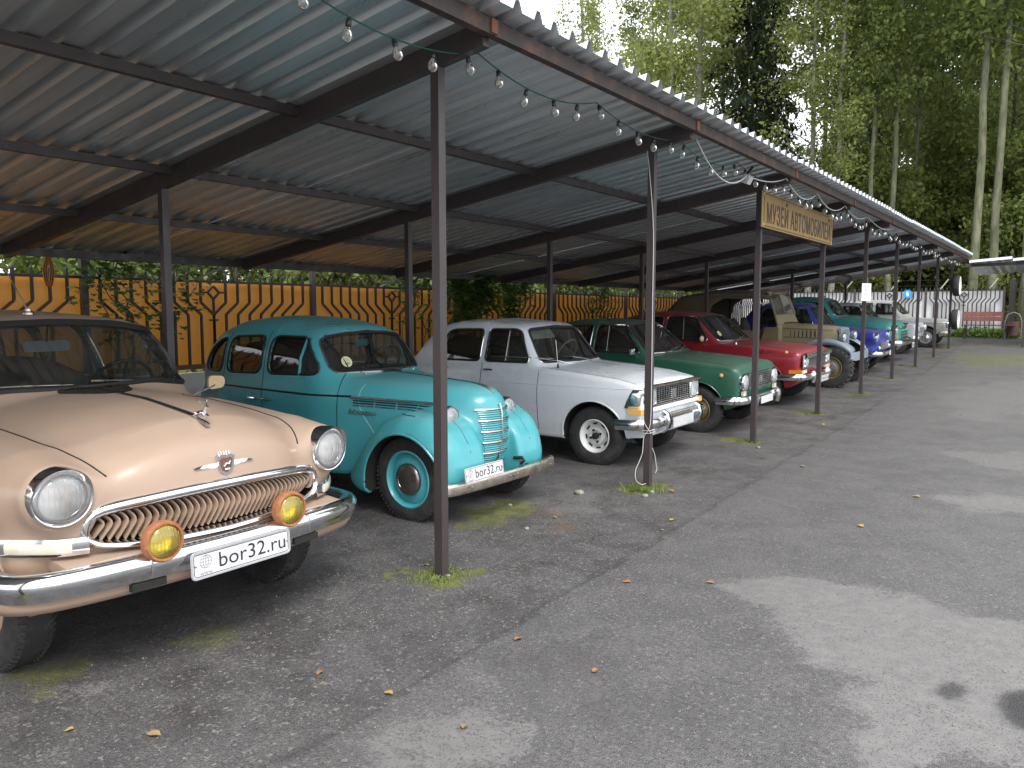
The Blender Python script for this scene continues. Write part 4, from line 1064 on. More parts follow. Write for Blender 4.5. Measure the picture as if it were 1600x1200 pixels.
    for s in (-1, 1):
        b = MB(); b.sweep([(.625, s * .40, .565), (.668, s * .40, .54), (.69, s * .40, .47), (.668, s * .40, .40), (.62, s * .40, .365)], [(-.035, -.03), (.035, -.03), (.035, .012), (.018, .024), (-.018, .024), (-.035, .012)], up=(1, 0, 0)); b.build('bumper_guard', chrome, c.root, True, 40)
        b = MB(); b.sweep([(.69, s * .40, .53), (.71, s * .40, .47), (.69, s * .40, .40)], [(-.009, -.01), (.009, -.01), (.009, .014), (-.009, .014)], up=(1, 0, 0)); b.build('guard_pad', black_plastic, c.root)
    MB().box((.672, 0, .435), (.01, .50, .10)).build('number_plate', mat('plate_dull', (.5, .5, .5), .5, dirt=(.15, .13, .12), damt=.6), c.root)
    for k in range(3): MB().tube([(.66, -.34, .51 + k * .018), (.66, .34, .51 + k * .018)], .005, 5).build('bumper_slat', chrome_dull, c.root)
    MB().sweep([(.50, y, .36) for y in np.linspace(-.68, .68, 7)], [(-.1, -.05), (.06, -.03), (.08, .05), (-.1, .06)]).build('front_apron', pt, c.root)
    c.wheels(2.4, 1.25, .302, .165, 'open', .178, mat('white_wheel', (.66, .66, .66), .45, dirt=(.3, .27, .22), dscale=8, damt=.4), None)
    c.cabin_fit(0, 0, .68, -.70, .98, .60, seats=((-1.25, 0), (-2.0, 0)), wheelc=(-.98, .32, 1.05), sr=.2)
    c.wiper(.99, -.25, -.62, 1.07, m=chrome); c.wiper(.995, .28, -.1, 1.06, m=chrome)
    # sun visor and aerial
    b = MB(); P = rounded([(-.52, 1.26), (-.06, 1.27), (-.06, 1.385), (-.50, 1.375)], .03, 4); W = c.on_front(P, -.2, -1.4); b.ngon_prism([(p[0] - .05, p[1], p[2]) for p in W], (-.015, 0, 0)); b.build('sun_visor', mat('visor_grey', (.55, .57, .53), .6), c.root, False)
    p = c.on_top([(-.50, -.60)])[0]; a = link('aerial', None, c.root)
    MB().lathe([(.014, 0), (.012, .03), (.005, .05)], 10, T(*p)).build('aerial_base', black_plastic, a); MB().tube([p, p + np.array([-.03, 0, .30])], .004, 5).build('aerial_rod', chrome_dull, a)
    return c
wheelc_mat['white_saloon'] = mat('cream_wheel_ring', (.5, .43, .28), .35)
# --- shared front-end helpers
def bars(c, par, x, ys, zs, r, m, name='grille_bar'):
    for z in zs: MB().tube([(x, ys[0], z), (x + .004, 0, z), (x, ys[1], z)], r, 5).build(name, m, par)
def std_bumper(c, x, hw, z, m=None, wrap=.35, ht=.045):
    path = [(x - wrap, -hw, z), (x - wrap * .55, -hw + .005, z), (x - .10, -hw + .05, z), (x - .03, -hw + .18, z), (x, 0, z), (x - .03, hw - .18, z), (x - .10, hw - .05, z), (x - wrap * .55, hw - .005, z), (x - wrap, hw, z)]
    c.bumper(path, [(-.02, ht), (.012, ht), (.028, ht * .4), (.03, -ht * .2), (.012, -ht), (-.02, -ht)], m)
def finish(c, trim=True, seams=(), lip=.010):
    for k in c.S['windows']:
        if k[0] == 's': c.outline(k, .010, seal, 'window_seal'); trim and c.outline(k, .005, chrome, 'window_trim', off=.003, grow=.012)
    c.outline('f', .014, seal, 'windshield_seal')
    if trim: c.outline('f', .005, chrome, 'windshield_trim', off=.005, grow=.012)
    for p in seams: c.seam(p, 'side', .004)
    c.arch_lip(lip)
def door_panels(x0, x1, x2, zb, zt, cut):
    return {'door1': ('side', [(x0, .32), (x0, zb), (x0 - .30, zt), (x1, zt), (x1, .32)]), 'door2': ('side', [(x1, .32), (x1, zt), (x2 + .1, zt), (x2, zb), (x2 + .05, .65), (cut, .32)])}

def build_green():
    pt = paint('dark_green_paint', (.015, .085, .052), .38, .25, damt=.2, dirt=(.12, .17, .13))
    S = dict(x=-.85, yc=10.22, label='dark green compact saloon with round headlights and horizontal-bar grille', paint=pt, h=.02,
        side=[(.40, .33), (.50, .38), (.54, .50), (.55, .80), (.53, .855), (.44, .885), (.1, .92), (-.66, .975), (-1.2, .965), (-2.4, .95), (-3.0, .93), (-3.15, .86), (-3.2, .5), (-3.1, .34), (-2.7, .27), (-.5, .25), (.2, .27)],
        plan=[(.58, .71), (.4, .755), (.0, .79), (-1.2, .805), (-2.7, .79), (-3.2, .72)], sect=[(.24, -.06), (.45, -.01), (.6, .0), (.8, -.005), (.9, -.03), (1, -.06)],
        cz=[(-3.4, .05), (-.7, .05), (.5, .06)], cx=.05, cx0=0, k=.06, rnd=.02,
        cabin=[(-.50, .88), (-.62, .97), (-1.10, 1.36), (-1.22, 1.405), (-1.6, 1.435), (-2.0, 1.425), (-2.25, 1.37), (-2.72, .95), (-2.8, .8), (-1, .8)],
        cplan=[(-.5, .72), (-1.5, .74), (-2.8, .71)], csect=[(.9, .01), (1.0, 0), (1.2, -.055), (1.36, -.12), (1.46, -.18)],
        ccx=[(.9, .14), (1.5, .10)], ccz=.08, ck=.07, cu=.03, crnd=.03, cmid=-1.5, cowl=-.64, floor=.4, arches=[(0, .30, .355), (-2.424, .30, .35)], wsx=-1.4, rwx=-2.0, wr=.04,
        windows={'f': [(0, .995), (.60, .985), (.63, 1.0), (.52, 1.33), (.48, 1.35), (0, 1.365)], 's1': [(-.82, .995), (-1.12, 1.325), (-1.17, 1.345), (-1.50, 1.355), (-1.52, .99)], 's2': [(-1.60, .99), (-1.58, 1.355), (-2.1, 1.34), (-2.28, .985)], 'r': [(0, 1.0), (.58, 1.0), (.5, 1.32), (0, 1.34)]},
        wdoor={'s1': 'door1', 's2': 'door2'}, panels=dict(hood=('top', [(-.66, -.1), (-.66, .68), (.45, .66), (.6, .6), (.6, -.1)]), **door_panels(-.70, -1.56, -2.3, .97, 1.385, -1.98)), hoodz=.84, box=((-3.3, 0, .18), (.7, .92, 1.55)))
    c = Car('green_saloon', S).body()
    finish(c, True, ([(-.70, .32), (-.70, .96)], [(-1.56, .32), (-1.56, .97)], [(-2.25, .65), (-2.3, .97)]))
    c.seam([(-.64, .68), (.45, .66)], 'top', .004)
    gr = link('grille', None, c.root); MB().box((.54, 0, .655), (.02, .90, .20)).build('grille_backing', dark, gr)
    bars(c, gr, .565, (-.44, .44), [.565 + i * .0255 for i in range(8)], .0055, chrome)
    for y in np.linspace(-.43, .43, 9): MB().box((.562, y, .655), (.014, .008, .19)).build('grille_upright', chrome, gr, False)
    MB().box((.574, 0, .66), (.012, .06, .09)).build('grille_emblem', chrome, gr)
    for s in (-1, 1):
        c.headlamp(.565, s * .575, .655, .090, .018, .05)
        MB().box((.555, s * .60, .515), (.03, .10, .06)).build('indicator_lamp', cream_lens, c.root)
        p = c.on_side([(.32, .745)], s)[0]; MB().lathe([(.026, -.005), (.024, .010), (.012, .018), (.001, .02)], 14, T(*p) @ RX(math.pi / 2 * (1 if s < 0 else -1))).build('side_repeater', amber_pale, c.root)
        b = MB(); b.sweep([(.63, s * .44, .50), (.665, s * .44, .47), (.675, s * .44, .41), (.65, s * .44, .32)], [(-.025, -.02), (.025, -.02), (.02, .02), (-.02, .02)], up=(1, 0, 0)); b.build('bumper_guard', chrome, c.root, True, 40)
        P = c.on_side([(-1.32, 1.0), (-1.34, 1.35)], s); MB().tube(P, .008, 6).build('quarter_light_post', chrome, c.root)
    std_bumper(c, .62, .80, .43)
    MB().box((.655, 0, .40), (.008, .46, .09)).build('number_plate', mat('plate_worn', (.55, .55, .56), .5, dirt=(.2, .2, .2), damt=.5), c.root)
    rim = mat('brassy_wheel', (.20, .14, .06), .45, .5, dirt=(.08, .06, .03), damt=.5); c.wheels(2.424, 1.349, .297, .165, 'hub', .178, rim, chrome)
    c.cabin_fit(0, 0, .66, -.72, .95, .62, seats=((-1.35, 0), (-2.1, 0)), wheelc=(-1.0, .32, 1.02), sr=.19)
    c.wiper(.98, -.30, .2, 1.03, m=chrome_dull); c.wiper(.985, .10, .52, 1.02, m=chrome_dull)
    m = link('door_mirror', None, c.root); p = c.on_side([(-.88, .96)], -1)[0]; MB().tube([p, p + np.array([.01, -.06, .03])], .008, 6).build('mirror_arm', chrome, m); MB().box(p + np.array([.0, -.10, .05]), (.03, .11, .075)).build('mirror_shell', chrome, m)
    return c
def build_red():
    pt = paint('dark_red_paint', (.24, .012, .022), .36, .3, damt=.12, dirt=(.3, .1, .1))
    S = dict(x=-1.03, yc=13.22, label='dark red saloon with chrome-topped grille and amber corner indicators', paint=pt, h=.021,
        side=[(.50, .33), (.60, .40), (.64, .52), (.66, .80), (.69, .86), (.62, .90), (.2, .955), (-.3, .985), (-.62, 1.0), (-2.9, .985), (-3.5, .93), (-3.6, .6), (-3.5, .36), (-3.0, .28), (-.5, .26), (.3, .28)],
        plan=[(.72, .79), (.5, .845), (0, .88), (-1.5, .90), (-2.9, .88), (-3.6, .8)], sect=[(.24, -.07), (.45, -.015), (.7, .006), (.80, .0), (.9, -.03), (1, -.06)],
        cz=[(-3.6, .05), (-.7, .05), (.6, .06)], cx=.06, cx0=0, k=.06, rnd=.02,
        cabin=[(-.45, .9), (-.56, 1.0), (-1.08, 1.41), (-1.22, 1.455), (-1.7, 1.495), (-2.2, 1.475), (-2.5, 1.40), (-3.05, .98), (-3.1, .8), (-1, .8)],
        cplan=[(-.5, .80), (-1.5, .82), (-3.0, .78)], csect=[(.9, .01), (1.0, 0), (1.2, -.05), (1.4, -.13), (1.5, -.19)],
        ccx=[(.9, .2), (1.2, .18), (1.5, .12)], ccz=.07, ck=.08, cu=.03, crnd=.03, cmid=-1.6, cowl=-.6, floor=.42, arches=[(0, .34, .40), (-2.8, .34, .39)], wsx=-1.4, rwx=-2.3, wr=.05,
        windows={'f': [(0, 1.02), (.66, 1.01), (.71, 1.03), (.57, 1.38), (.52, 1.40), (0, 1.42)], 's1': [(-.86, 1.02), (-1.12, 1.365), (-1.2, 1.395), (-1.62, 1.405), (-1.64, 1.015)], 's2': [(-1.72, 1.015), (-1.70, 1.405), (-2.3, 1.385), (-2.5, 1.015)], 'r': [(0, 1.05), (.62, 1.05), (.55, 1.37), (0, 1.39)]},
        wdoor={'s1': 'door1', 's2': 'door2'}, panels=dict(hood=('top', [(-.6, -.1), (-.6, .74), (.5, .72), (.72, .6), (.72, -.1)]), **door_panels(-.68, -1.68, -2.52, 1.0, 1.43, -2.3)), hoodz=.86, box=((-3.75, 0, .18), (.82, 1.0, 1.62)))
    c = Car('red_saloon', S).body()
    finish(c, True, ([(-.68, .32), (-.68, .98)], [(-1.68, .32), (-1.68, 1.0)], [(-2.48, .65), (-2.52, 1.0)]))
    c.seam([(-.6, .74), (.5, .72)], 'top', .004); c.seam([(-3.3, .80), (.6, .80)], 'side', .004, pt, 'body_crease')
    gr = link('grille', None, c.root); MB().box((.655, 0, .71), (.02, 1.5, .19)).build('grille_backing', mat('grille_grey', (.16, .16, .17), .4, .6), gr)
    MB().sweep([(.695, y, .80) for y in np.linspace(-.74, .74, 7)], [(-.02, -.03), (.02, -.028), (.026, .01), (.006, .04), (-.02, .04)]).build('grille_cap', chrome, gr)
    MB().sweep([(.675, y, .625) for y in np.linspace(-.76, .76, 7)], [(-.02, -.014), (.012, -.012), (.012, .012), (-.02, .014)]).build('grille_foot', chrome, gr)
    for i in range(41): MB().box((.672, -.48 + .96 * i / 40, .71), (.012, .009, .16)).build('grille_bar', mat('grille_bar_grey', (.42, .43, .45), .3, .9), gr, False)
    for s in (-1, 1):
        c.headlamp(.675, s * .62, .705, .088, .012, .04)
        MB().box((.668, s * .715, .712), (.012, .10, .20)).build('lamp_surround', silver, c.root, False)
        il = MB(); il.box((.57, s * .81, .56), (.20, .06, .06)); il.build('indicator_lamp', amber, c.root)
        MB().box((.645, s * .66, .56), (.05, .20, .055)).build('parking_lamp', cream_lens, c.root)
        p = c.on_side([(.42, .86)], s)[0]; MB().lathe([(.028, -.005), (.026, .010), (.012, .018), (.001, .02)], 14, T(*p) @ RX(math.pi / 2 * (1 if s < 0 else -1))).build('side_repeater', amber_pale, c.root)
        b = MB(); b.sweep([(.73, s * .42, .55), (.765, s * .42, .50), (.77, s * .42, .44), (.73, s * .42, .37)], [(-.028, -.02), (.028, -.02), (.02, .02), (-.02, .02)], up=(1, 0, 0)); b.build('bumper_guard', chrome, c.root, True, 40)
        P = c.on_side([(-1.30, 1.03), (-1.34, 1.40)], s); MB().tube(P, .008, 6).build('quarter_light_post', chrome, c.root)
    std_bumper(c, .73, .89, .475, wrap=.42)
    plate(c, (.765, .12, .40), 0, .46, .10, full=1)
    p = c.on_side([(.14, .86)], -1)[0]; link('script_lettering', text_mesh('script', 'Волга', .085, chrome, .002, shear=.45), c.root, (p[0], p[1] - .012, p[2]), (math.radians(90), 0, math.radians(3)))
    c.wheels(2.8, 1.47, .345, .185, 'hub', .19, mat('red_wheel', (.2, .012, .02), .45), chrome)
    c.cabin_fit(0, 0, .68, -.66, .97, .72, seats=((-1.4, 0), (-2.3, 0)), wheelc=(-.98, .38, 1.05), sr=.2)
    c.wiper(1.0, -.35, .2, 1.05, m=chrome_dull); c.wiper(1.0, .15, .6, 1.04, m=chrome_dull)
    p = c.on_top([(-.42, -.72)])[0]; a = link('aerial', None, c.root); MB().tube([p, p + np.array([-.34, 0.02, .42])], .004, 5).build('aerial_rod', chrome, a); MB().lathe([(.02, 0), (.014, .03), (.004, .04)], 10, T(*p)).build('aerial_base', chrome, a)
    p = c.on_front([(-.50, 1.12)], -.2, -1.4)[0]; st = link('windshield_sticker', None, c.root, tuple(p + np.array([-.004, 0, 0])), (0, math.radians(52), math.radians(-8))); MB().lathe([(.055, 0), (.001, .0005)], 20).build('sticker_disc', mat('sticker_yellow', (.6, .55, .28), .5), st)
    rb = c.on_front([(-.52, 1.36), (-.54, 1.22)], -.2, -1.4) + np.array([-.04, 0, 0]); MB().tube([rb[0], (rb[0] + rb[1]) / 2 + np.array([0, .02, 0]), rb[1]], .010, 5).build('hanging_ribbon', mat('ribbon_orange', (.6, .2, .04), .6), c.root)
    m = link('door_mirror', None, c.root); p = c.on_side([(-.95, .99)], -1)[0]; MB().ellipsoid(p + np.array([.02, -.09, .06]), (.03, .07, .05), 12, 8).build('mirror_shell', mat('cream_mirror', (.5, .42, .25), .4), m); MB().tube([p, p + np.array([.01, -.06, .04])], .008, 6).build('mirror_arm', chrome, m)
    return c
def build_blue():
    pt = paint('deep_blue_paint', (.022, .032, .235), .34, .35, damt=.08, dirt=(.1, .12, .3)); wp = white_paint
    def matfn(C, fn, mi, outer):
        k = outer & (C[:, 2] > .66) & (C[:, 2] < .80) & (C[:, 0] < .18 + (C[:, 2] - .73) * 0) & (C[:, 0] > -2.8) & (np.abs(C[:, 1]) > .55) & (mi == 0)
        mi[k & (np.abs(C[:, 2] - .73) < .07 * np.clip((.2 - C[:, 0]) / .25, 0, 1))] = 3; return mi
    S = dict(x=-.95, yc=18.95, label='deep blue rounded saloon with a white side flash', paint=pt, mats2=[wp], matfn=matfn, h=.026,
        side=[(.42, .36), (.52, .44), (.56, .58), (.55, .74), (.52, .84), (.40, .92), (.1, .97), (-.55, 1.03), (-1.2, 1.02), (-2.4, .97), (-2.9, .9), (-3.05, .6), (-2.95, .36), (-2.5, .28), (-.5, .27), (.2, .3)],
        plan=[(.6, .56), (.45, .67), (.2, .73), (-1, .765), (-2.4, .75), (-3.05, .62)], sect=[(.24, -.06), (.45, -.01), (.7, 0), (.9, -.02), (1, -.06)],
        cz=[(-3, .1), (-.6, .12), (.0, .25), (.5, .1)], cx=.16, cx0=0, k=.12, extra=lambda X, Y, Z, d: smin(d, smax(np.sqrt((np.abs(Y) - .60) ** 2 + (Z - .80) ** 2) - .125, X - .47, .05), .1) if False else smin(d, smax(smax(np.sqrt((np.abs(Y) - .60) ** 2 + (Z - .80) ** 2) - .12, X - .47, .05), -.8 - X, .1), .1),
        cabin=[(-.45, .95), (-.56, 1.04), (-.93, 1.46), (-1.08, 1.515), (-1.6, 1.555), (-2.0, 1.53), (-2.3, 1.42), (-2.65, 1.0), (-2.7, .85), (-1, .8)],
        cplan=[(-.5, .68), (-1.5, .70), (-2.7, .64)], csect=[(.9, .01), (1.05, 0), (1.25, -.04), (1.45, -.11), (1.56, -.18)], ccx=[(.9, .28), (1.5, .2)], ccz=.12, ck=.13, cu=.05, cmid=-1.5,
        cowl=-.56, floor=.42, arches=[(0, .31, .37), (-2.37, .31, .35)], wsx=-1.3, rwx=-2.0, wr=.07, well=.36,
        windows={'f': [(0, 1.06), (.56, 1.05), (.46, 1.42), (0, 1.45)], 's1': [(-.82, 1.06), (-1.02, 1.41), (-1.42, 1.43), (-1.42, 1.05)], 's2': [(-1.50, 1.05), (-1.50, 1.43), (-1.95, 1.41), (-2.12, 1.05)], 'r': [(0, 1.1), (.5, 1.1), (.4, 1.4), (0, 1.42)]},
        wdoor={'s1': 'door1', 's2': 'door2'}, panels=dict(hood=('top', [(-.56, -.1), (-.56, .50), (.3, .46), (.5, .3), (.5, -.1)]), **door_panels(-.66, -1.46, -2.16, 1.04, 1.46, -1.9)), hoodz=.8, box=((-3.2, 0, .2), (.7, .9, 1.68)))
    c = Car('blue_saloon', S).body(); finish(c)
    for s in (-1, 1):
        c.headlamp(.50, s * .60, .80, .082, .02, .1, visor=.03)
        c.headlamp(.535, s * .52, .555, .04, .012, .03, name='side_lamp')
        MB().tube(c.on_side([(.22, .73), (.0, .80), (-.6, .805), (-2.6, .80)], s), .006, 5).build('flash_moulding', chrome, c.root); MB().tube(c.on_side([(.22, .73), (.0, .655), (-.6, .655)], s), .006, 5).build('flash_moulding', chrome, c.root)
    gr = link('grille', None, c.root)
    def gx(y): return float(c.on_front([(y, .6)])[0, 0])
    for i in range(9):
        z = .52 + i * .019; hw = .42 + .01 * i
        P = c.on_front([(y, z) for y in np.linspace(-hw, hw, 11)]) + np.array([.014, 0, 0]); MB().tube(P, .006, 5).build('grille_bar', chrome, gr)
    for y in np.linspace(-.4, .4, 15): P = c.on_front([(y, .51), (y, .69)]) + np.array([.012, 0, 0]); MB().tube(P, .004, 4).build('grille_upright', chrome, gr)
    P = c.on_top([(x, 0) for x in np.linspace(.05, .42, 8)]) + np.array([0, 0, .012]); MB().tube(P, [.006, .01, .012, .013, .013, .013, .014, .006], 6).build('hood_ornament', chrome, c.root)
    std_bumper(c, .64, .74, .44); MB().box((.68, 0, .44), (.01, .42, .09)).build('number_plate', mat('plate_worn', (.55, .55, .56)), c.root)
    c.wheels(2.37, 1.22, .315, .15, 'hub', .21, white_paint, chrome); c.cabin_fit(0, 0, .7, -.62, 1.02, .58, seats=((-1.25, 0), (-2.0, 0)))
    return c
def build_sea():
    pt = paint('sea_green_paint', (.03, .235, .225), .38, .25, damt=.1, dirt=(.15, .3, .28))
    S = dict(x=-1.12, yc=21.75, label='large sea-green saloon with heavy chrome-bar grille and white plate', paint=pt, h=.028,
        side=[(.52, .40), (.62, .48), (.67, .62), (.66, .80), (.60, .93), (.42, 1.03), (.1, 1.09), (-.6, 1.15), (-1.2, 1.13), (-2.4, 1.05), (-3.3, .95), (-3.5, .6), (-3.4, .38), (-3, .3), (-.5, .28), (.3, .34)],
        plan=[(.72, .66), (.5, .76), (.1, .82), (-1, .85), (-2.8, .84), (-3.5, .7)], sect=[(.24, -.06), (.45, -.01), (.7, 0), (1.0, -.02), (1.1, -.06)],
        cz=[(-3.5, .1), (-.8, .12), (0, .2), (.6, .1)], cx=.2, cx0=0, k=.13,
        cabin=[(-.60, 1.0), (-.72, 1.14), (-1.06, 1.54), (-1.2, 1.60), (-1.8, 1.645), (-2.4, 1.60), (-2.8, 1.46), (-3.3, 1.0), (-3.3, .85), (-1, .8)],
        cplan=[(-.6, .76), (-1.6, .78), (-3.2, .7)], csect=[(1.0, .01), (1.1, 0), (1.3, -.04), (1.5, -.12), (1.65, -.2)], ccx=[(1.0, .3), (1.6, .2)], ccz=.12, ck=.15, cu=.05, cmid=-1.7,
        cowl=-.72, floor=.45, arches=[(0, .35, .41), (-2.7, .35, .39)], wsx=-1.5, rwx=-2.5, wr=.08,
        windows={'f': [(0, 1.18), (.62, 1.16), (.52, 1.50), (0, 1.53)], 's1': [(-1.0, 1.16), (-1.2, 1.48), (-1.62, 1.5), (-1.62, 1.14)], 's2': [(-1.70, 1.14), (-1.70, 1.5), (-2.2, 1.48), (-2.4, 1.13)]},
        wdoor={'s1': 'door1', 's2': 'door2'}, panels=dict(hood=('top', [(-.72, -.1), (-.72, .56), (.3, .5), (.55, .3), (.55, -.1)]), **door_panels(-.85, -1.66, -2.45, 1.12, 1.53, -2.3)), hoodz=.85, box=((-3.7, 0, .2), (.85, 1.0, 1.78)))
    c = Car('sea_green_saloon', S).body(); finish(c)
    gr = link('grille', None, c.root)
    for i, z in enumerate((.86, .76, .69, .62, .55)):
        P = c.on_front([(y, z) for y in np.linspace(-.52, .52, 11)]) + np.array([.02, 0, 0]); MB().tube(P, .02 if i else .026, 6).build('grille_bar', chrome, gr)
    for s in (-1, 1):
        c.headlamp(.57, s * .64, .82, .092, .02, .1, visor=.03)
        MB().box((.565, s * .66, .62), (.06, .12, .07)).build('indicator_lamp', amber, c.root)
    std_bumper(c, .74, .84, .50, ht=.06); plate(c, (.79, .34, .40), 0, .32, .13, full=1)
    c.wheels(2.7, 1.38, .355, .17, 'hub', .2, mat('sea_wheel', (.03, .2, .2), .4), chrome); c.cabin_fit(0, 0, .74, -.8, 1.12, .66, seats=((-1.5, 0), (-2.3, 0)))
    return c
def build_grey(name, x, yc, label, col, nose, hood, pods):
    pt = paint(name + '_paint', col, .38, .25, damt=.12)
    S = dict(x=x, yc=yc, label=label, paint=pt, h=.03,
        side=[(nose - .14, .34), (nose - .04, .42), (nose - .01, .55), (nose, hood - .08), (nose - .04, hood - .01), (nose - .2, hood + .01), (-.2, hood + .05), (-.66, hood + .07), (-1.2, .96), (-2.3, .95), (-2.9, .9), (-3.05, .6), (-2.95, .36), (-2.5, .28), (-.5, .27), (.2, .28)],
        plan=[(nose + .05, .66), (.4, .71), (-1, .755), (-2.4, .74), (-3.05, .64)], sect=[(.24, -.06), (.45, -.01), (.6, 0), (.8, -.01), (.95, -.05)],
        cz=[(-3, .06), (nose, .06)], cx=.08, cx0=0, k=.07,
        cabin=[(-.5, .88), (-.60, .97), (-.95, 1.34), (-1.08, 1.385), (-1.6, 1.41), (-2.0, 1.39), (-2.3, 1.28), (-2.65, .95), (-2.7, .8), (-1, .8)],
        cplan=[(-.5, .67), (-1.5, .69), (-2.7, .64)], csect=[(.9, .01), (1.0, 0), (1.2, -.05), (1.36, -.12), (1.44, -.18)], ccx=[(.9, .18), (1.5, .12)], ccz=.09, ck=.09, cu=.04, cmid=-1.5,
        cowl=-.6, floor=.42, arches=[(0, .30, .36), (-2.3, .30, .34)], wsx=-1.3, rwx=-2.0, wr=.05, well=.36,
        windows={'f': [(0, .99), (.56, .985), (.46, 1.31), (0, 1.335)], 's1': [(-.82, .99), (-1.0, 1.30), (-1.42, 1.32), (-1.42, .985)], 's2': [(-1.50, .985), (-1.50, 1.32), (-1.95, 1.30), (-2.2, .985)], 'r': [(0, 1.0), (.52, 1.0), (.42, 1.28), (0, 1.3)]},
        wdoor={'s1': 'door1', 's2': 'door2'}, panels=dict(hood=('top', [(-.6, -.1), (-.6, .58), (nose - .12, .56), (nose, .3), (nose, -.1)]), **door_panels(-.7, -1.46, -2.2, .96, 1.34, -1.95)), hoodz=.8, box=((-3.2, 0, .2), (nose + .15, .9, 1.55)))
    c = Car(name, S).body(); finish(c)
    std_bumper(c, nose + .06, .72, .44, chrome_dull if not pods else None)
    for s in (-1, 1):
        c.headlamp(nose + .01, s * .56, .68, .085, .018, .07)
    gr = link('grille', None, c.root); bars(c, gr, nose + .012, (-.4, .4), [.60 + .03 * i for i in range(pods)] if pods else [.62], .008, chrome)
    c.wheels(2.3, 1.22, .30, .155, 'hub', .18, mat(name + '_wheel', (.42, .42, .43), .4, .4), chrome); c.cabin_fit(0, 0, .66, -.68, .94, .56, seats=((-1.25, 0), (-2.0, 0)))
    c.seam([(-3.0, hood - .05), (nose - .1, hood - .07)], 'side', .006, chrome, 'side_moulding')
    return c
def build_jeep():
    ol = paint('olive_paint', (.20, .165, .085), .6, .0, damt=.25, dirt=(.28, .24, .15)); gy = paint('blue_grey_paint', (.19, .225, .275), .5, .05, damt=.3, dirt=(.3, .29, .27))
    cv = mat('olive_canvas', (.105, .085, .058), .95, var=.2, vscale=4, bump=.5, bscale=120, dirt=(.15, .13, .1), damt=.4)
    yc = 16.1; r = empty('military_off_roader', (-.68, yc, gz(yc)), (math.atan(gslope(yc)), 0, 0)); tag(r, 'olive military off-roader with blue-grey fenders and brown canvas top', 'jeep')
    def loft(secs, name, m, cap=True, par=r, ang=40):
        b = MB(); n = len(secs[0]); vs_ = [p for s_ in secs for p in s_]; fs = []
        for i in range(len(secs) - 1):
            for k in range(n - 1): fs.append((i * n + k, i * n + k + 1, (i + 1) * n + k + 1, (i + 1) * n + k))
        if cap: fs += [tuple(range(n - 1, -1, -1)), tuple((len(secs) - 1) * n + k for k in range(n))]
        b.add(vs_, fs); return b.build(name, m, par, True, ang)
    def hs(x, w_, zb, zt, rr): # hood section: flat sides, rounded shoulders, crowned top
        q = [(-w_, zb), (-w_, zt - rr), (-w_ + rr * .12, zt - rr * .55), (-w_ + rr * .45, zt - rr * .18), (-w_ + rr, zt), (-w_ * .4, zt + .018), (0, zt + .024)]
        return [(x, y, z) for y, z in q] + [(x, -y, z) for y, z in q[::-1][1:]]
    hood = loft([hs(.03, .30, .72, 1.06, .10), hs(-.02, .325, .68, 1.10, .10), hs(-.5, .39, .66, 1.14, .10), hs(-.98, .46, .64, 1.17, .11)], 'hood', ol)
    for s in (-1, 1):
        for i in range(8): MB().box((-.30 - i * .075, s * (.370 + i * .0085), .99), (.012, .02, .12), Matrix.Rotation(s * .3, 3, 'Z')).build('hood_louvre', dark, hood, False)
        for z0 in (.90, 1.065): MB().bar((-.04, s * .332, z0), (-.95, s * .460, z0 + .03), .006, .008).build('hood_seam', dark, hood)
    loft([hs(-.98, .47, .60, 1.175, .11), hs(-1.06, .56, .55, 1.20, .12)], 'cowl', ol)
    # body tub with cut-down door openings
    b = MB()
    for s in (-1, 1):
        pts = [(-1.0, .50), (-1.0, 1.12), (-1.26, 1.12), (-1.36, .80), (-1.95, .80), (-2.08, 1.02), (-3.2, 1.02), (-3.3, .50)]
        if s < 0: pts = pts
        MB().ngon_prism([(x, s * .64, z) for x, z in (pts if s < 0 else pts[::-1])], (0, -s * .03, 0)).build('side_panel', ol, r, False)
        MB().bar((-1.06, s * .655, 1.10), (-1.9, s * .655, .98), .012, .012).build('grab_rail', ol, r)
        MB().ngon_prism([(x, s * .665, z) for x, z in [(-1.42, .80), (-1.42, 1.0), (-1.55, 1.06), (-1.86, 1.06), (-1.92, 1.0), (-1.92, .80)][::(1 if s < 0 else -1)]], (0, -s * .025, 0)).build('half_door', ol, r, False)
    MB().box((-3.29, 0, .77), (.03, 1.22, .5)).build('tail_panel', ol, r); MB().box((-2.1, 0, .51), (2.3, 1.24, .03)).build('floor_pan', dark, r)
    MB().box((-1.03, 0, .85), (.03, 1.26, .56)).build('dash_panel', ol, r)
    # windshield: solid lower panel, framed pane
    wf = link('windshield_frame', None, r); A0 = Vector((-1.00, 0, 1.17)); A1 = Vector((-1.22, 0, 1.79)); d = A1 - A0
    def wp(y, t): p = A0 + d * t; return Vector((p.x, y, p.z))
    MB().ngon_prism([wp(-.66, 0), wp(.66, 0), wp(.63, .30), wp(-.63, .30)], (-.025, 0, -.01)).build('lower_panel', ol, wf, False)
    for a, e in ((wp(-.62, .28), wp(-.60, 1)), (wp(.62, .28), wp(.60, 1)), (wp(-.62, .99), wp(.62, .99)), (wp(0, .3), wp(0, 1))): MB().bar(a, e, .045 if abs(a.y) > .1 or abs(e.y) > .1 else .03, .035, (1, 0, .3)).build('frame_bar', ol, wf)
    for s in (-1, 1): MB().ngon_prism([wp(s * .03, .30), wp(s * .59, .30), wp(s * .575, .97), wp(s * .03, .97)], (-.004, 0, 0)).build('windshield', glass_mat('dusty_glass', (.4, .42, .38), .05, .10) if 'dusty_glass' not in MATS else MATS['dusty_glass'], wf, False)
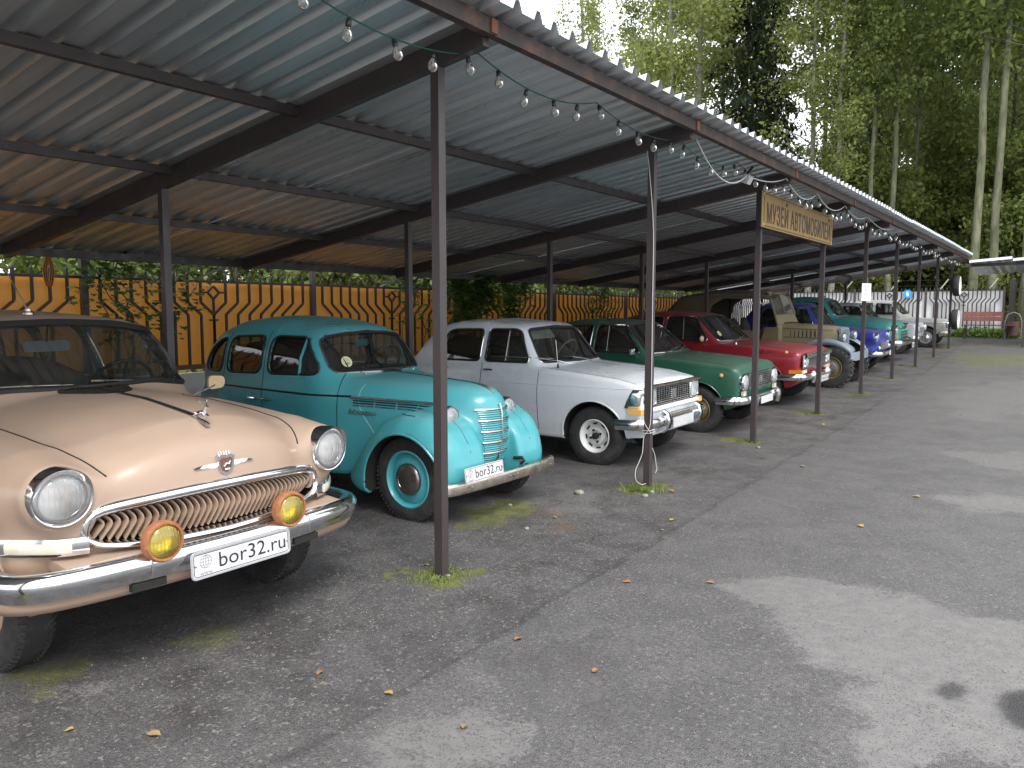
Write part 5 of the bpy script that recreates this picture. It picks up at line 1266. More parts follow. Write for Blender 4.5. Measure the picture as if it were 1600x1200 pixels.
    MB().tube([(-1.03, -.30, 1.19), (-.80, -.16, 1.205), (-.66, -.10, 1.17)], .008, 5).build('wiper_arm', dark, wf)
    # canvas hood on hoops, open at the sides over the doors
    def cs(x, w_, zt, zb):
        q = [(-w_, zb), (-w_ * 1.01, (zb + zt) / 2), (-w_ * .98, zt - .14), (-w_ * .90, zt - .05), (-w_ * .7, zt - .008), (0, zt + .02)]
        return [(x, y, z) for y, z in q] + [(x, -y, z) for y, z in q[::-1][1:]]
    cvs = loft([cs(-1.16, .63, 1.80, 1.66), cs(-1.4, .65, 1.835, 1.70), cs(-1.75, .66, 1.825, 1.70), cs(-2.1, .66, 1.84, 1.69), cs(-2.35, .66, 1.83, 1.55), cs(-2.5, .66, 1.825, 1.05), cs(-2.8, .66, 1.80, 1.02), cs(-3.1, .65, 1.74, 1.0), cs(-3.34, .62, 1.52, 1.0), cs(-3.40, .61, 1.02, 1.0)], 'canvas_top', cv, False)
    sm_ = cvs.modifiers.new('thick', 'SOLIDIFY'); sm_.thickness = .012
    for x in (-1.75, -2.45): MB().tube([(x, -.62, 1.0), (x, -.63, 1.62), (x, -.55, 1.78), (x, 0, 1.82), (x, .55, 1.78), (x, .63, 1.62), (x, .62, 1.0)], .014, 6).build('hood_hoop', dark, r)
    # grille
    gr = link('grille', None, r); MB().box((.045, 0, .83), (.03, .60, .50)).build('radiator_core', dark, gr)
    for i in range(9): MB().sweep([(.075, -.24 + .06 * i, .60), (.085, -.24 + .06 * i, 1.0), (.06, -.24 + .06 * i, 1.07)], [(-.011, -.015), (.011, -.015), (.008, .012), (-.008, .012)], up=(1, 0, 0)).build('grille_slat', gy, gr, False)
    for s in (-1, 1): MB().sweep([(.07, s * .29, .58), (.08, s * .29, 1.0), (.05, s * .285, 1.09)], [(-.03, -.03), (.03, -.03), (.03, .015), (-.03, .015)], up=(1, 0, 0)).build('grille_post', gy, gr)
    MB().sweep([(.062, -.31, 1.07), (.068, 0, 1.09), (.062, .31, 1.07)], [(-.03, -.03), (.02, -.03), (.02, .02), (-.03, .03)]).build('grille_cap', gy, gr)
    # fenders: folded sheet running down behind the wheel
    for s in (-1, 1):
        path = [(.34, .66), (.30, .74), (.14, .84), (-.08, .89), (-.34, .87), (-.55, .76), (-.74, .58), (-.90, .46)]; P = spline([np.array(p) for p in path], 4); secs = []
        for x, z in P: secs.append([(x, s * .66, z - .09), (x, s * .665, z - .02), (x, s * .645, z + .002), (x, s * .5, z + .012), (x, s * .30, z + .008)])
        f = loft(secs, 'fender', gy, False, ang=60); m_ = f.modifiers.new('thick', 'SOLIDIFY'); m_.thickness = .012; m_.offset = 0
        # headlight on a stalk
        hb = MB(); hb.lathe([(.088, 0), (.085, -.03), (.07, -.08), (.03, -.11), (.001, -.115)], 22, T(.17, s * .44, .97 - .03) @ RY(math.pi / 2)); hb.tube([(.12, s * .44, .84), (.12, s * .44, .90)], .02, 8); hb.build('headlight_shell', gy, r)
        o = Car.headlamp.__get__(type('o', (), {'root': r})())(.175, s * .44, .94, .075, .012, .02)
        MB().bar((.0, s * .34, .56), (.36, s * .34, .56), .06, .10).build('frame_horn', gy, r)
    c_ = type('o', (), {'root': r})()
    MB().sweep([(.33, -.66, .60), (.39, -.5, .585), (.41, 0, .585), (.39, .5, .585), (.33, .66, .60)], [(-.02, .08), (.015, .075), (.02, 0), (.015, -.075), (-.02, -.08)]).build('bumper', gy, r)
    MB().ngon_prism([(.06, -.30, .58), (.06, .30, .58), (.33, .40, .56), (.33, -.40, .56)], (0, 0, .02)).build('front_apron', gy, r, False)
    for s in (-1, 1):
        for x in (0, -2.1): Car.wheel(c_, x, s * .63, .385, .18, 'hub', .21, mat('olive_wheel', (.16, .13, .07), .6), mat('dark_hub', (.1, .1, .1), .5), tread=26)
    MB().tube([(0, -.6, .38), (0, .6, .38)], .05, 8).build('axle', dark, r); MB().tube([(-2.1, -.6, .38), (-2.1, .6, .38)], .05, 8).build('axle', dark, r)
    for y in (-.3, .3):
        st = link('seat', None, r, (-1.75, y, .72)); MB().ellipsoid((0, 0, 0), (.24, .24, .09), 16, 8).build('seat_cushion', interior, st); MB().ellipsoid((-.22, 0, .28), (.07, .24, .30), 16, 8, Matrix.Rotation(-.2, 3, 'Y')).build('seat_back', interior, st)
    sw = link('steering_wheel', None, r); M = T(-1.38, .3, 1.16) @ RY(math.radians(-58)); MB().tube([M @ Vector((.2 * math.cos(a), .2 * math.sin(a), 0)) for a in np.linspace(0, 6.283, 24, endpoint=False)], .012, 6, closed=True).build('wheel_ring', black_plastic, sw); MB().tube([M @ Vector((-.2, 0, 0)), M @ Vector((.2, 0, 0))], .01, 6).build('wheel_spoke', black_plastic, sw)
    return r
# ------------------------------------------------------------------ pixel -> ground (uses the camera above)
_yaw, _pit, _f = 0.62449, 0.09087, 1226.93
_fw = np.array([-math.sin(_yaw) * math.cos(_pit), math.cos(_yaw) * math.cos(_pit), -math.sin(_pit)]); _r = np.array([math.cos(_yaw), math.sin(_yaw), 0]); _u = np.cross(_r, _fw); _c = np.array([3.062, 0, 1.6])
def px_ground(x, y):
    d = _fw * _f + _r * (x - 800) + _u * (600 - y); t = 1e-4
    lo_, hi_ = 1e-5, .2
    for _ in range(60):
        m = (lo_ + hi_) / 2; p = _c + d * m
        if p[2] > gz(p[1]): lo_ = m
        else: hi_ = m
    p = _c + d * lo_; return np.array([p[0], p[1], gz(p[1])])
_lat = np.random.RandomState(3).rand(64, 64)
def vnoise(x, y):
    xi = np.floor(x).astype(int); yi = np.floor(y).astype(int); fx = x - xi; fy = y - yi; fx = fx * fx * (3 - 2 * fx); fy = fy * fy * (3 - 2 * fy)
    g_ = lambda a, b: _lat[a % 64, b % 64]
    return (g_(xi, yi) * (1 - fx) + g_(xi + 1, yi) * fx) * (1 - fy) + (g_(xi, yi + 1) * (1 - fx) + g_(xi + 1, yi + 1) * fx) * fy
def fbm(x, y, o=4): return sum(vnoise(x * 2 ** k + 7 * k, y * 2 ** k + 3 * k) * .5 ** k for k in range(o)) / (2 - .5 ** (o - 1))
POSTY = [3.519 + 2.805 * i for i in range(-2, 9)]

def build_ground():
    def axis(a, stops): # stops: (limit, step)
        v = [a]
        for lim, st in stops:
            while v[-1] < lim - 1e-6: v.append(min(v[-1] + st, lim))
        return np.array(v)
    xs = axis(-90, [(-8, 6), (-1.6, .8), (-.9, .1), (4.0, .035), (6, .3), (90, 6)]); ys = axis(-60, [(-4, 6), (1.0, .4), (6.2, .035), (11, .07), (30, .3), (40, 1), (150, 8)])
    X, Y = np.meshgrid(xs, ys, indexing='ij'); Z = np.where(Y <= 0, 0, np.where(Y < 34, .0008 * Y * Y, .0008 * 34 * 34))
    n1 = fbm(X * 1.3, Y * 1.3); n2 = fbm(X * 6, Y * 6)
    Z = Z + (fbm(X * .8 + 3, Y * .8) - .5) * .012 * ((X > -1.6) & (X < 12))
    nx, ny = X.shape; I, J = np.meshgrid(np.arange(nx - 1), np.arange(ny - 1), indexing='ij'); I = I.ravel(); J = J.ravel()
    F = np.stack([I * ny + J, (I + 1) * ny + J, (I + 1) * ny + J + 1, I * ny + J + 1], 1)
    # thin puddles, their sky sheen painted into the colour: outlines read off the ground plane
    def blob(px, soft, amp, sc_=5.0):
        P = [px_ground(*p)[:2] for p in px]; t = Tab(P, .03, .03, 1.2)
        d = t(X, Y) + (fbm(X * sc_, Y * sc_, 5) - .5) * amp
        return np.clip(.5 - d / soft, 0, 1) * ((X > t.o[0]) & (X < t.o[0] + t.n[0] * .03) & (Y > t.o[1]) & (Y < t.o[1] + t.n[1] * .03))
    painted_sheen = blob([(1085, 912), (1180, 908), (1290, 905), (1400, 935), (1500, 962), (1640, 975), (1700, 1190), (1350, 1199), (1320, 1120), (1350, 1060), (1260, 1045), (1240, 985), (1150, 930)], .30, .40)
    painted_sheen = np.maximum(painted_sheen, .8 * blob([(520, 1199), (640, 1125), (700, 1085), (740, 1060), (770, 1110), (830, 1150), (800, 1199)], .30, .5))
    painted_sheen = np.maximum(painted_sheen, .9 * blob([(1455, 780), (1530, 768), (1640, 785), (1640, 808), (1520, 800)], .35, .4))
    painted_sheen = np.maximum(painted_sheen, .55 * blob([(1480, 705), (1640, 690), (1660, 745), (1540, 740)], .3, .9, 2.5)); painted_sheen = np.maximum(painted_sheen, .5 * blob([(1440, 610), (1620, 590), (1660, 650), (1520, 660)], .5, 1.6, 1.5))
    painted_sheen = np.maximum(painted_sheen, .7 * blob([(60, 1080), (130, 1050), (180, 1070), (120, 1095)], .1, .25)); painted_sheen = np.maximum(painted_sheen, .5 * blob([(860, 770), (930, 765), (940, 800), (850, 810)], .12, .4))
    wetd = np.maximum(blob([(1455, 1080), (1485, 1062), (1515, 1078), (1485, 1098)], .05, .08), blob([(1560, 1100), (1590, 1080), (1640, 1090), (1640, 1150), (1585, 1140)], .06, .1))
    painted_sheen = painted_sheen * (1 - wetd)
    moss = .9 * blob([(700, 800), (760, 785), (840, 782), (830, 800), (770, 828), (720, 822)], .12, .45); moss = np.maximum(moss, .8 * blob([(10, 1060), (140, 1015), (195, 1030), (150, 1070), (60, 1090)], .15, .5))
    moss = np.maximum(moss, .7 * blob([(270, 1000), (420, 950), (470, 960), (330, 1010)], .1, .45)); moss = np.maximum(moss, .75 * blob([(1490, 552), (1600, 552), (1640, 575), (1500, 575)], .6, 1.5, 1.5))
    for i, yp in enumerate(POSTY):
        d = np.hypot((X + .05) * .8, Y - yp) - .22; moss = np.maximum(moss, np.clip(.5 - (d + (fbm(X * 7 + i, Y * 7) - .5) * .5) / .08, 0, 1))
    rust = np.maximum(blob([(860, 822), (900, 815), (905, 830), (870, 834)], .08, .12), .5 * blob([(820, 800), (900, 795), (890, 815)], .12, .3))
    A_, B_ = px_ground(600, 1095)[:2], px_ground(1115, 790)[:2]; dl = B_ - A_; nl = np.array([dl[1], -dl[0]]) / np.linalg.norm(dl); sdl = (X - A_[0]) * nl[0] + (Y - A_[1]) * nl[1] + (fbm(X * 4, Y * 4) - .5) * .09; lane = np.clip(.5 + sdl / .05, 0, 1); lane = np.where(np.abs(sdl) < .022, -.6, lane)
    rim = np.clip(1.35 - np.abs(X - .1) / .75, 0, 1) * np.clip((fbm(X * 2, Y * 2) - .25) * 3, 0, 1)
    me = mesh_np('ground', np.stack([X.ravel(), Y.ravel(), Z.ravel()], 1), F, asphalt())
    for nm, A in (('painted_sheen', painted_sheen), ('lane', lane), ('wet', wetd), ('moss', moss), ('rust', rust), ('drip', rim)):
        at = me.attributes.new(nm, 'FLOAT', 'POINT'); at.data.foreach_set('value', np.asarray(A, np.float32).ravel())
    o = link('ground', me); tag(o, kind='structure'); return o
def asphalt():
    m = bpy.data.materials.new('asphalt'); m.use_nodes = True; n = m.node_tree.nodes; L = m.node_tree.links; b = n['Principled BSDF']
    tc = n.new('ShaderNodeTexCoord').outputs['Object']
    def noise(scale, det=6, rough=.6, dist=0):
        t = n.new('ShaderNodeTexNoise'); t.inputs['Scale'].default_value = scale; t.inputs['Detail'].default_value = det; t.inputs['Roughness'].default_value = rough; t.inputs['Distortion'].default_value = dist
        L.new(tc, t.inputs['Vector']); return t.outputs['Fac']
    def rng_(s, a, b_, c=0.0, d=1.0):
        r = n.new('ShaderNodeMapRange'); r.inputs[1].default_value = a; r.inputs[2].default_value = b_; r.inputs[3].default_value = c; r.inputs[4].default_value = d; L.new(s, r.inputs[0]); return r.outputs[0]
    def mixc(f, a, b_):
        x = n.new('ShaderNodeMix'); x.data_type = 'RGBA'
        for i, v in ((0, f), (6, a), (7, b_)):
            if isinstance(v, (tuple, float)): x.inputs[i].default_value = v if not isinstance(v, tuple) else (*v, 1)
            else: L.new(v, x.inputs[i])
        return x.outputs[2]
    def math_(op, a, b_):
        x = n.new('ShaderNodeMath'); x.operation = op
        for i, v in enumerate((a, b_)):
            if isinstance(v, float): x.inputs[i].default_value = v
            else: L.new(v, x.inputs[i])
        return x.outputs[0]
    def attr(nm): a = n.new('ShaderNodeAttribute'); a.attribute_name = nm; return a.outputs['Fac']
    vo = n.new('ShaderNodeTexVoronoi'); vo.inputs['Scale'].default_value = 150; L.new(tc, vo.inputs['Vector'])
    vo2 = n.new('ShaderNodeTexVoronoi'); vo2.inputs['Scale'].default_value = 75; L.new(tc, vo2.inputs['Vector'])
    sep = n.new('ShaderNodeSeparateColor'); L.new(vo.outputs['Color'], sep.inputs[0]); sep2 = n.new('ShaderNodeSeparateColor'); L.new(vo2.outputs['Color'], sep2.inputs[0])
    big = noise(.45, 5); mid = noise(2.3, 8, .68); fine = noise(55, 4, .7)
    base = mixc(rng_(big, .35, .65), (.052, .048, .049), (.094, .090, .092))
    base = mixc(math_('MULTIPLY', attr('drip'), rng_(noise(1.7, 8, .72, .4), .38, .6)), base, (.040, .034, .032))
    base = mixc(rng_(mid, .42, .66), base, (.118, .112, .112))
    base = mixc(math_('MULTIPLY', rng_(sep.outputs[0], .62, .95), rng_(mid, .3, .62)), base, (.165, .155, .15))         # pale chippings
    base = mixc(math_('MULTIPLY', rng_(sep2.outputs[1], .86, .97), rng_(fine, .4, .55)), base, (.22, .20, .185))
    base = mixc(rng_(fine, .52, .36, 0, .55), base, (.032, .031, .032))                                                   # pits of bitumen
    base = mixc(rng_(noise(1.1, 6, .7, .6), .54, .66, 0, .6), base, (.042, .037, .037)); base = mixc(math_('MULTIPLY', rng_(noise(3.1, 9, .78, .8), .57, .68), .55), base, (.15, .143, .138))
    ln = attr('lane'); base = mixc(math_('MULTIPLY', rng_(ln, 0., 1.), .35), base, mixc(rng_(fine, .35, .65), (.085, .082, .081), (.15, .145, .14))); base = mixc(rng_(ln, -.05, -.5, 0, .4), base, (.03, .028, .028))
    sh = attr('painted_sheen'); sh2 = rng_(math_('ADD', math_('MULTIPLY', sh, 1.0), math_('MULTIPLY', math_('SUBTRACT', noise(38, 7, .85), .5), 2.2)), .40, .60)
    sh2 = math_('MULTIPLY', sh2, rng_(sh, .02, .15))
    base = mixc(math_('MULTIPLY', math_('MULTIPLY', sh2, rng_(sep.outputs[2], .08, .2)), .9), base, mixc(rng_(noise(14, 5), .35, .65), (.15, .143, .141), (.19, .181, .176)))  # paler base colour stands in for sky sheen on the wet patches
    mo = attr('moss'); mo2 = math_('MULTIPLY', rng_(math_('ADD', mo, math_('MULTIPLY', math_('SUBTRACT', noise(40, 8, .82), .5), 2.6)), .55, .9), rng_(mo, .02, .2))
    base = mixc(math_('MULTIPLY', mo2, .8), base, mixc(rng_(noise(8, 4), .4, .6), (.085, .095, .022), (.16, .165, .035)))
    base = mixc(math_('MULTIPLY', math_('MULTIPLY', attr('rust'), .6), rng_(noise(45, 7, .8), .42, .58)), base, (.20, .09, .035)); base = mixc(attr('wet'), base, (.035, .034, .036))
    L.new(base, b.inputs['Base Color'])
    rg = rng_(mid, .35, .7, .62, .42); rgm = n.new('ShaderNodeMix'); L.new(sh2, rgm.inputs[0]); L.new(rg, rgm.inputs[2]); rgm.inputs[3].default_value = .46; L.new(rgm.outputs[0], b.inputs['Roughness'])
    b.inputs['Specular IOR Level'].default_value = .5
    h1 = math_('ADD', math_('MULTIPLY', vo.outputs['Distance'], -.6), math_('MULTIPLY', fine, .8)); h1 = math_('MULTIPLY', h1, math_('SUBTRACT', 1.0, math_('MULTIPLY', sh2, .8)))
    bp = n.new('ShaderNodeBump'); bp.inputs['Strength'].default_value = .65; bp.inputs['Distance'].default_value = .012; L.new(h1, bp.inputs['Height']); L.new(bp.outputs[0], b.inputs['Normal'])
    return m

# ------------------------------------------------------------------ open-fronted shelter
RS = .147                                         # roof pitch, falling to the fence
def rb(x): return 2.995 + RS * x                   # underside of the rafters
def build_shelter():
    r = empty('car_shelter', (0, 0, 0)); tag(r, 'long open lean-to car shelter with dark steel posts and corrugated metal roof', 'shelter')
    zinc = mat('galvanised_steel', (.60, .64, .67), .34, .75, var=.14, vscale=1.6, rvar=.10, dirt=(.38, .39, .38), dscale=1.2, damt=.5, stretch=(.25, 5, 1))
    fp = MB().box((0, 0, -.5), (.06, .06, 1)).mesh('front_post', steel_dark, False); foot = MB().box((0, 0, 0), (.085, .085, .01)).mesh('foot_plate', steel_dark, False)
    for y in POSTY:
        top = rb(0) ; L_ = top - gz(y) + .02
        p = link('post', fp, r, (0, y, top), None, (1, 1, L_)); 
        link('foot_plate', foot, p.parent, (0, y, gz(y) + .006))
        q = rb(-2.88); link('post', fp, r, (-2.88, y, q), None, (1, 1, q - gz(y) + .02))
    pitch = math.atan(RS); Lr = math.hypot(6.1, 6.1 * RS)
    x0, x1 = .345, -5.78
    raf = MB().bar((x0, 0, rb(x0) + .065), (x1, 0, rb(x1) + .065), .06, .13).mesh('rafter', steel_dark, False)
    for y in POSTY: link('rafter', raf, r, (0, y, 0))
    endy = POSTY[-1] + .35
    for x in (-1.2, -2.72, -4.22):
        for a, e in zip([-3.2] + POSTY, POSTY + [endy]):
            if e - a < .15: continue
            MB().bar((x, a + .031, rb(x) + .098), (x, e - .031, rb(x) + .098), .05, .06).build('purlin', steel_dark, r, False)
    for a, e in zip([-3.2] + POSTY, POSTY + [endy]):
        if e - a < .15: continue
        MB().bar((.375, a + .004, rb(.375) + .09), (.375, e - .004, rb(.375) + .09), .055, .085).build('eaves_beam', steel_rust, r, False)
    for y in POSTY: MB().box((.408, y, rb(.4) + .088), (.012, .055, .075)).build('rafter_end_cap', mat('rust_cap', (.2, .075, .035), .7, dirt=(.08, .03, .02)), r, False)
    MB().bar((-5.82, -3.2, rb(-5.82) + .09), (-5.82, endy, rb(-5.82) + .09), .06, .09).build('back_beam', steel_dark, r, False)
    for y in (7.79 - 3.315, 7.79, 11.11, 14.42, 17.7, 21.0): 
        for s in (-1, 1): MB().bar((-6.17, y + 1.66 + s * .30 - .0, 2.02), (-5.85, y + 1.66 + s * .02, rb(-5.82) + .05), .025, .025).build('brace', mat('grey_steel', (.16, .16, .16), .5), r, False)
    # corrugated sheets, five ribs each
    prof = []
    for k in range(5):
        o = k * .2; prof += [(o, 0), (o + .112, 0), (o + .140, .058), (o + .172, .058)]
    prof += [(1.0, 0), (1.03, 0)]
    xa, xb = .53, -6.0; nx = 12; b = MB(); vs_ = []; fs = []; m = len(prof)
    for i in range(nx + 1):
        x = xa + (xb - xa) * i / nx
        for yy, zz in prof: vs_.append((x, yy, rb(x) + .133 + zz))
    for i in range(nx):
        for k in range(m - 1): fs.append((i * m + k, i * m + k + 1, (i + 1) * m + k + 1, (i + 1) * m + k))
    b.add(vs_, fs); sheet = b.mesh('roof_sheet', zinc, False)
    y = -3.2; i = 0
    while y < endy - .6:
        link('roof_sheet', sheet, r, (rng.uniform(-.012, .012), y, .002 * (i % 2) + .001), (rng.uniform(-.0012, .0012), rng.uniform(-.0015, .0015), 0)); y += 1.0; i += 1
    return r, zinc
def build_wing(zinc):
    r = empty('side_shelter', (0, 0, 0)); tag(r, 'lower side shelter roof turning the corner past the tyres', 'shelter')
    y0 = POSTY[-1] + .95
    for x in (1.75, 4.6, 7.4):
        MB().box((x, y0 + .2, (gz(y0) + 2.96) / 2 ), (.06, .06, 2.96 - gz(y0) + .04)).build('post', steel_dark, r, False)
    MB().bar((.2, y0 + .2, 2.99), (9, y0 + .2, 3.14), .06, .09).build('eaves_beam', steel_dark, r, False)
    for k in range(8):
        xa = .35 + k * 1.08; vs_ = []; fs = []; n_ = 11
        for i in range(2):
            yy = y0 - .25 + i * 3.0
            for j in range(n_):
                t = j / (n_ - 1); vs_.append((xa + 1.1 * t, yy, 3.06 + .03 * k * .5 + .075 * t - .28 * i + (.035 if j % 2 else 0)))
        for j in range(n_ - 1): fs.append((j, j + 1, n_ + j + 1, n_ + j))
        MB().add(vs_, fs).build('roof_sheet', zinc, r, False)
        MB().add([(xa, y0 - .262, 3.045 + .015 * k), (xa + 1.06, y0 - .262, 3.12 + .015 * k), (xa + 1.06, y0 - .262, 3.195 + .015 * k), (xa, y0 - .262, 3.12 + .015 * k), (xa, y0 - .255, 3.045 + .015 * k), (xa + 1.06, y0 - .255, 3.12 + .015 * k), (xa + 1.06, y0 - .255, 3.195 + .015 * k), (xa, y0 - .255, 3.12 + .015 * k)], [(0, 1, 2, 3), (7, 6, 5, 4), (3, 2, 6, 7), (0, 4, 5, 1), (1, 5, 6, 2), (0, 3, 7, 4)]).build('edge_strip', mat('bright_zinc', (.7, .72, .74), .5, .2), r, False)
    for x in (2.2, 4.6, 7.0): MB().bar((x, y0 + .2, 3.02), (x, y0 + 2.7, 2.8), .06, .08).build('rafter', steel_dark, r, False)
    MB().box((4.6, y0 + 2.6, 1.75), (.06, .06, 2.1)).build('post', steel_dark, r, False)

# ------------------------------------------------------------------ ornamental fences
def fence(name, label, org, rot, nb, bw, zb, zt, sheet_m, bar_m, plinth_m, zpl, tall=0.0, skip_panel=(), w_=.028):
    """bays run along local X; local Y = outwards (behind)"""
    f = empty(name, org, (0, 0, rot)); tag(f, label, 'fence')
    nbar = 18; sp = bw / nbar
    zj1, zj0 = zt - .27, zt - .43                   # where the bars jog
    post = MB().box((0, 0, 0), (.07, .07, 1)).mesh('fence_post', steel_dark, False)
    for k in range(nb + 1): link('fence_post', post, f, (k * bw, 0, (zt + .12 + tall) / 2), None, (1, 1, zt + .12 + tall))
    meshes = {}
    def bar(d):
        if d not in meshes:
            pts = [(0, 0, zt + .085), (0, 0, zj1), (d * sp, 0, zj0), (d * sp, 0, zb + .05)]; b = MB()
            for a, e in zip(pts, pts[1:]): b.bar(a, e, w_, w_, (0, 1, 0))
            b.add([(-w_ / 2, -w_ / 2, zt + .085), (w_ / 2, -w_ / 2, zt + .085), (w_ / 2, w_ / 2, zt + .085), (-w_ / 2, w_ / 2, zt + .085), (.004, 0, zt + .13)], [(0, 1, 4), (1, 2, 4), (2, 3, 4), (3, 0, 4)])
            meshes[d] = b.mesh('fence_bar', bar_m, False)
        return meshes[d]
    for k in range(nb):
        o = k * bw
        for i in range(1, nbar):
            if i == nbar // 2: continue
            link('fence_bar', bar(1 if i < nbar // 2 else -1) if i not in (nbar // 2 - 0,) else bar(0), f, (o + i * sp, 0, 0))
        cx = o + bw / 2; cz = zt - .14; q = .085
        d = MB(); P = [(cx - q, 0, cz), (cx, 0, cz + q), (cx + q, 0, cz), (cx, 0, cz - q)]
        for i in range(4): d.bar(P[i], P[(i + 1) % 4], w_ * .9, w_ * .9, (0, 1, 0))
        d.bar((cx - sp, 0, cz), (cx - q, 0, cz), w_ * .8, w_ * .8, (0, 1, 0)); d.bar((cx + q, 0, cz), (cx + sp, 0, cz), w_ * .8, w_ * .8, (0, 1, 0))
        d.bar((cx, 0, cz - q), (cx, 0, zj0 - .07), w_ * .9, w_ * .9, (0, 1, 0)); d.bar((cx - sp * .0 - .06, 0, zj0 - .07), (cx + .06, 0, zj0 - .07), w_ * .9, w_ * .9, (0, 1, 0)); d.bar((cx, 0, zj0 - .07), (cx, 0, zb + .05), w_, w_, (0, 1, 0))
        d.build('diamond_motif', bar_m, f, False)
        MB().bar((o + .036, 0, zt), (o + bw - .036, 0, zt), .03, .03).build('top_rail', bar_m, f, False); MB().bar((o + .036, 0, zb + .06), (o + bw - .036, 0, zb + .06), .03, .06).build('bottom_rail', mat('rail_rust_brown', (.12, .045, .02), .6, dirt=(.2, .07, .03), damt=.6), f, False)
        if k not in skip_panel:
            for j in range(2):
                b = MB(); xa = o + .01 + j * bw / 2; xb_ = xa + bw / 2 - .008; n_ = 9; vs_ = []; fs = []
                for i in range(n_):
                    t = i / (n_ - 1); yy = .055 + .010 * math.sin(t * 9 + k * 3 + j) + .004 * j
                    for zz in (zb + .02, (zb + zt) / 2, zt - .012): vs_.append((xa + (xb_ - xa) * t, yy + .006 * math.sin(zz * 5 + t * 4), zz))
                for i in range(n_ - 1):
                    for q_ in range(2): fs.append((i * 3 + q_, (i + 1) * 3 + q_, (i + 1) * 3 + q_ + 1, i * 3 + q_ + 1))
                b.add(vs_, fs).build('panel_sheet', sheet_m, f)
        if plinth_m: MB().box((o + bw / 2, .03, zpl / 2 - .1), (bw - .075, .16, zpl + .2)).build('plinth', plinth_m, f, False)
    return f
def translucent(name, col, tcol, fac, rough=.35):
    m = bpy.data.materials.new(name); m.use_nodes = True; n = m.node_tree.nodes; L = m.node_tree.links; n.clear()
    o = n.new('ShaderNodeOutputMaterial'); a = n.new('ShaderNodeBsdfPrincipled'); a.inputs['Roughness'].default_value = rough
    t = n.new('ShaderNodeBsdfTranslucent'); t.inputs[0].default_value = (*tcol, 1); mx_ = n.new('ShaderNodeMixShader'); mx_.inputs[0].default_value = fac
    tc = n.new('ShaderNodeTexCoord'); ns = n.new('ShaderNodeTexNoise'); ns.inputs['Scale'].default_value = 1.7; ns.inputs['Detail'].default_value = 7; L.new(tc.outputs['Object'], ns.inputs[0])
    mr = n.new('ShaderNodeMapRange'); mr.inputs[1].default_value = .35; mr.inputs[2].default_value = .7; L.new(ns.outputs['Fac'], mr.inputs[0])
    mc = n.new('ShaderNodeMix'); mc.data_type = 'RGBA'; mc.inputs[6].default_value = (*col, 1); mc.inputs[7].default_value = (*[c * .72 for c in col], 1); L.new(mr.outputs[0], mc.inputs[0]); L.new(mc.outputs[2], a.inputs['Base Color'])
    L.new(a.outputs[0], mx_.inputs[1]); L.new(t.outputs[0], mx_.inputs[2]); L.new(mx_.outputs[0], o.inputs[0]); return m
def build_fences():
    iron = mat('black_iron', (.018, .013, .012), .5, dirt=(.06, .035, .025), damt=.4)
    conc = mat('whitewashed_concrete', (.55, .54, .52), .85, dirt=(.3, .3, .28), damt=.6, bump=.2)
    orange = translucent('amber_polycarbonate', (.50, .205, .035), (.62, .26, .04), .45)
    whitep = translucent('white_polycarbonate', (.9, .9, .9), (.95, .95, .95), .08)
    bw = 3.315
    fence('orange_panel_fence', 'ornamental black iron fence backed with orange plastic sheets behind the cars', (-6.2, 4.475 - 2 * bw, 0), math.pi / 2, 8, bw, .84, 2.0, orange, iron, conc, .82, .1)
    fence('white_panel_side_fence', 'black iron fence with white sheets beside the far parked cars', (-6.2, 4.475 + 6 * bw + .0, .42), math.pi / 2, 2, bw, .5, 1.85, whitep, iron, conc, .4)
    fence('white_panel_fence', 'black iron fence backed with bright white sheets behind the bench', (-6.2, 31.5, gz(31.5) - .02), 0, 3, 2.38, .06, 1.58, whitep, iron, None, 0, w_=.034)
    g = empty('iron_gate', (1.05, 31.5, gz(31.5))); tag(g, 'dark iron gate with heavy posts beside the bin', 'gate')
    for x in (.12, 1.15, 3.4): MB().box((x, 0, .95), (.16, .16, 1.95)).build('gate_post', iron, g, False)
    for x0, x1 in ((.22, 1.05), (1.25, 3.3)):
        n_ = int((x1 - x0) / .13)
        for i in range(n_ + 1): MB().box((x0 + (x1 - x0) * i / n_, 0, .9), (.022, .022, 1.7)).build('gate_bar', iron, g, False)
        for z in (.12, 1.6): MB().box(((x0 + x1) / 2, 0.0, z), (x1 - x0, .03, .035)).build('gate_rail', iron, g, False)
    # fence bracket arms leaning over the white fence, with wire
    w_ = empty('wire_outriggers', (0, 31.5, gz(31.5))); tag(w_, 'slanted wire arms above the white sheet fence', 'wire')
    for x in (-4.2, -2.6, -1.0, .5): MB().bar((x, .05, 1.62), (x + .22, .25, 1.98), .03, .03).build('arm', mat('pale_arm', (.3, .3, .22), .6), w_, False)
    for z, yy in ((1.75, .12), (1.95, .23)): MB().tube([(-6, yy, z), (.9, yy, z)], .006, 4).build('wire', iron, w_)

